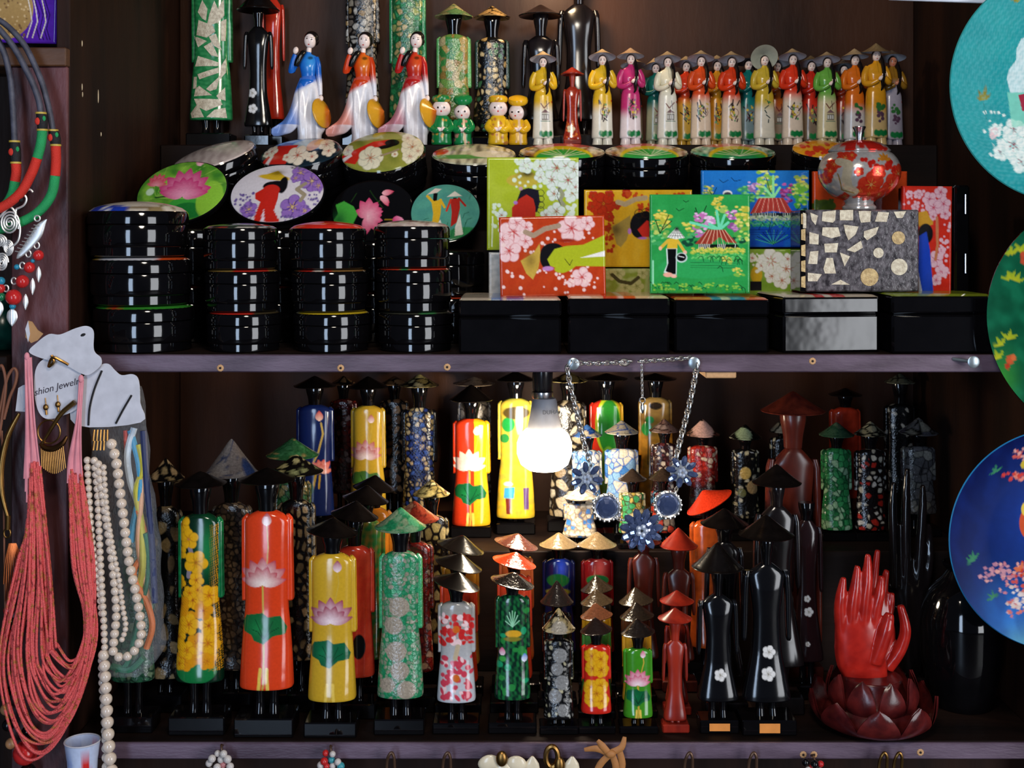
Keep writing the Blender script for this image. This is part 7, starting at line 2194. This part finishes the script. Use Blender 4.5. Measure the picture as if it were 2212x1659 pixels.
for i, (lb, P) in enumerate((('brown leather cord looped at the frame edge', [(-6, 800, 2), (6, 790, 4), (14, 830, 4), (6, 900, 4), (-4, 960, 2)]), ('brown leather cord hanging in a thin loop beside the brass collar', [(10, 905, 4), (22, 860, 4), (34, 830, 4), (38, 805, 4), (30, 796, 4), (16, 820, 4), (2, 880, 2), (-6, 920, 2)]), ('long thin brown cord running down the frame edge', [(4, 930, 0), (8, 1080, 0), (10, 1250, 0), (14, 1430, 0)]))):
    solo('leather_lace', lb, 'lace', MB().tube(P, 3.2 if i < 2 else 2, 7, sub=8), mat('brown_leather_cord', (120, 72, 50), rough=.6), yj_)

# dark bead necklace at the very edge
o = thing('bead_necklace', 'long necklace of red, black and tan beads at the frame edge', 'necklace', 30, 1640, -.027)
pts = []
path = curve([(20, 1300, 0), (26, 1375, 0), (26, 1440, 0), (34, 1500, 0), (40, 1560, 0), (54, 1640, 0), (60, 1690, 0)], 40)
part(o, 'cord', MB().tube(path[::8], 1.6, 5), EMB)
TANB = mat('tan_bead', (170, 120, 80), rough=.4)
for (x, y, r, m) in ((20, 1318, 12, 'bead_red'), (24, 1345, 11, 'bead_black'), (26, 1372, 13, 'bead_red'), (22, 1400, 11, 'bead_black'), (28, 1428, 10, 'tan_bead'), (44, 1480, 14, 'bead_red'), (16, 1494, 11, 'bead_black'), (14, 1532, 13, 'tan_bead'), (18, 1566, 13, 'bead_black'), (52, 1542, 10, 'tan_bead'), (60, 1582, 14, 'bead_black'), (24, 1606, 12, 'tan_bead'), (55, 1626, 26, 'bead_red'), (60, 1668, 18, 'bead_black')):
    part(o, 'bead', MB().sph((x, y, 0), r, 16, 10), MATS[m])

# coral seed-bead necklace
cn = thing('seed_bead_necklace', 'coral pink many-strand seed bead necklace with pale pink thread straps', 'necklace', 110, 1640, yj_)
THR = mat('pale_pink_thread', (222, 140, 150), rough=.6)


def coralp(seed):
    def f(p):
        p.c[:] = lin((232, 92, 90))
        q = random.Random(seed)
        for _ in range(26):
            y = q.uniform(1000, 1640)
            p.put(.85 * (np.abs(p.Y - y) < q.uniform(2, 5)) * (np.sin(p.X * 3 + y) > -.2), (170, 110, 40) if q.random() > .3 else (130, 30, 30))
    return f


CORAL = mat('coral_seed_beads', attr=True, rough=.4, var=.2, vscale=500, bump=.8, bscale=700)
q = random.Random(12)
NS = 30
for i in range(NS):
    t = i / (NS - 1)
    j = lambda a: q.uniform(-a, a)
    y0 = 1000 + 150 * max(0, 1 - 2.2 * t) + j(14)
    P = [(66 + 26 * t + j(3), y0, 18 + j(6)), (46 + 70 * t + j(5), 1230 + j(12), 18 + j(8)), (10 + 118 * t + j(8), 1420 - 40 * t + j(8), 16 + j(8)), (40 + 95 * t + j(8), 1600 - 205 * t ** .8 + j(10), 16 + j(6)), (95 + 60 * t + j(8), 1632 - 205 * t ** .9 + j(8), 16 + j(6)), (158 + 22 * t + j(6), 1545 - 145 * t + j(14), 14 + j(6)), (208 - 20 * t + j(4), 1390 - 60 * t + j(10), 12 + j(6)), (204 - 40 * t + j(5), 1210 + j(10), 14 + j(6)), (184 - 30 * t + j(3), 1018 + j(14), 16 + j(4))]
    C = curve(P, 42)
    rad = 3.1 * (.86 + .2 * np.abs(np.sin(np.arange(len(C)) * 1.05)))
    part(cn, 'bead_strand', MB().tube(C, rad, 6).paint(coralp(i)), CORAL)
for i in range(14):
    t = i / 13
    part(cn, 'strap_thread', MB().tube([(62 + 12 * t, 770, 18 + 3 * math.sin(i * 2)), (64 + 16 * t, 870, 20 + 3 * math.sin(i)), (64 + 22 * t, 940, 20 + 3 * math.sin(i)), (60 + 36 * t, 1030 + 30 * (i % 3) * (1 - t), 19)], 2, 6, sub=5), THR)
    part(cn, 'strap_thread', MB().tube([(178 + 8 * t, 820, 18 + 2 * math.sin(i * 2)), (173 + 9 * t, 900, 20 + 2 * math.sin(i)), (156 + 26 * t, 985, 19 + 2 * math.sin(i)), (152 + 32 * t, 1040, 17)], 1.8, 6, sub=5), THR)
for x, y in ((66, 768), (182, 816)):
    part(cn, 'strap_knot', MB().sph((x, y, 20), (6, 9, 5), 10, 7), THR)

# pearls
pn = thing('pearl_necklace', 'cream pearl necklace of several strands hanging beside the coral beads', 'necklace', 240, 1670, yj_)
PEARL = unit_mesh('pearl', MB().sph((0, 0, 0), 10, 14, 10), mat('cream_pearl', (226, 206, 184), rough=.22, coat=.6, rgb2=(206, 186, 170)))


def pearls(P, r0, r1, o=10):
    C = curve([(x, y, o) for x, y in P], 40)
    L = np.concatenate([[0], np.cumsum(np.linalg.norm(np.diff(C, axis=0), axis=1))])
    d = r0
    while d < L[-1]:
        t = d / L[-1]
        r = r0 + (r1 - r0) * t
        c = [np.interp(d, L, C[:, j]) for j in range(3)]
        piece(pn, 'pearl', PEARL, c, yj_, r / 10 * K(yj_))
        d += r * 1.92
    part(pn, 'thread', MB().tube(C[::10], 1, 5), THR)


pearls([(241, 946), (254, 991), (262, 1051), (271, 1121), (282, 1208), (296, 1273), (306, 1330), (308, 1372), (292, 1404), (270, 1416), (250, 1408), (250, 1380), (255, 1330), (254, 1290), (247, 1220), (238, 1150), (224, 1060), (216, 1000)], 11.5, 8.5, 12)
pearls([(228, 1000), (232, 1060), (238, 1120), (250, 1190), (262, 1250), (270, 1310), (276, 1350), (266, 1382)], 6.6, 6, 14)
pearls([(206, 985), (214, 1060), (217, 1130), (220, 1200), (224, 1280), (228, 1350), (230, 1420)], 8, 7.5, 10)
pearls([(190, 985), (194, 1060), (200, 1150), (212, 1240), (222, 1330)], 8, 7, 6)
pearls([(226, 1400), (230, 1460), (234, 1540), (238, 1610), (246, 1690)], 12, 14.5, 8)
pearls([(218, 1420), (220, 1480), (226, 1560), (230, 1690)], 8, 11, -4)
for i in range(9):
    part(pn, 'clasp', MB().tube([(208 + (i % 5) * 7, 926 + (i // 5) * 24, 12), (206 + (i % 5) * 7.5, 950 + (i // 5) * 20, 14)], 2.6, 6), BRASS)

# plastic bag with coloured cords
bag = thing('plastic_bag', 'clear crinkled plastic bag of coloured cord necklaces behind the pearls', 'bag', 280, 1460, -.012)
FILM = bpy.data.materials.new('clear_plastic_film')
FILM.use_nodes = True
nt = FILM.node_tree
pb_ = nt.nodes['Principled BSDF']
pb_.inputs['Base Color'].default_value = (.9, .92, .95, 1)
pb_.inputs['Roughness'].default_value = .12
pb_.inputs['Alpha'].default_value = .10
nzz = nt.nodes.new('ShaderNodeTexNoise')
nzz.inputs['Scale'].default_value = 45
nzz.inputs['Detail'].default_value = 4
bb = nt.nodes.new('ShaderNodeBump')
bb.inputs['Strength'].default_value = .9
bb.inputs['Distance'].default_value = .01
nt.links.new(nzz.outputs['Fac'], bb.inputs['Height'])
nt.links.new(bb.outputs['Normal'], pb_.inputs['Normal'])
mb = MB().loft([(834, 200, 306, 2), (915, 196, 318, 6), (1020, 196, 326, 11), (1150, 200, 345, 15), (1290, 210, 352, 17), (1380, 216, 358, 15), (1430, 226, 338, 11), (1462, 240, 300, 4)], 40, 20, 60, .8)
for V in mb.V:
    V[:, 2] += 2.2 * np.sin(V[:, 0] * .21 + V[:, 1] * .07) * np.sin(V[:, 1] * .11 - V[:, 0] * .05)
    V[:, 0] += 2.5 * np.sin(V[:, 1] * .06)
part(bag, 'film', mb, FILM, label='clear crinkled plastic film')
q = random.Random(3)
for c, P in (((206, 60, 40), [(270, 930), (276, 1010), (288, 1060), (300, 1110), (310, 1160), (300, 1200)]), ((226, 120, 50), [(300, 1100), (312, 1160), (306, 1200), (290, 1240), (316, 1300), (330, 1350), (316, 1400)]), ((60, 150, 190), [(280, 930), (300, 1000), (304, 1060), (290, 1120), (284, 1170)]), ((200, 210, 220), [(288, 925), (276, 980), (282, 1040), (296, 1090), (290, 1140)]), ((190, 180, 60), [(300, 960), (310, 1010), (296, 1060), (306, 1130), (310, 1210), (302, 1270)]), ((226, 170, 130), [(312, 980), (306, 1090), (300, 1180), (318, 1290), (326, 1340)]), ((40, 110, 80), [(316, 1150), (322, 1230), (300, 1330), (276, 1430), (250, 1448)]), ((60, 120, 90), [(240, 1440), (280, 1446), (310, 1420)]), ((40, 50, 90), [(310, 930), (318, 1040), (330, 1180), (336, 1300)])):
    part(bag, 'coloured_cord', MB().tube([(x, y, q.uniform(-6, 6)) for x, y in P], q.uniform(5, 8), 8, sub=6), mat('cord_%d_%d' % (c[0], c[2]), c, rough=.5))
o = thing('ceramic_cup', 'blue-white ceramic cup with a red figure below the coral beads', 'cup', 178, 1720, -.04)
part(o, 'cup_body', MB().lathe(178, [(1, 1720), (26, 1720), (30, 1680), (32, 1640), (37, 1604), (38, 1600), (36, 1600), (30, 1640), (1, 1650)], 0, 60).paint(lambda p: (p.c.__setitem__(slice(None), lin((190, 200, 226))), p.ell(192, 1622, 8, 9, (206, 40, 36)), p.poly([(188, 1636), (200, 1632), (206, 1700), (182, 1700)], (206, 40, 36)), p.ell(160, 1640, 8, 30, (150, 166, 210), a=.6))), CER)
part(o, 'rim', MB().tube([(178 + 37 * math.cos(t), 1600, 37 * math.sin(t)) for t in np.linspace(0, 6.283, 30, endpoint=False)], 1.8, 6, True), CARD)
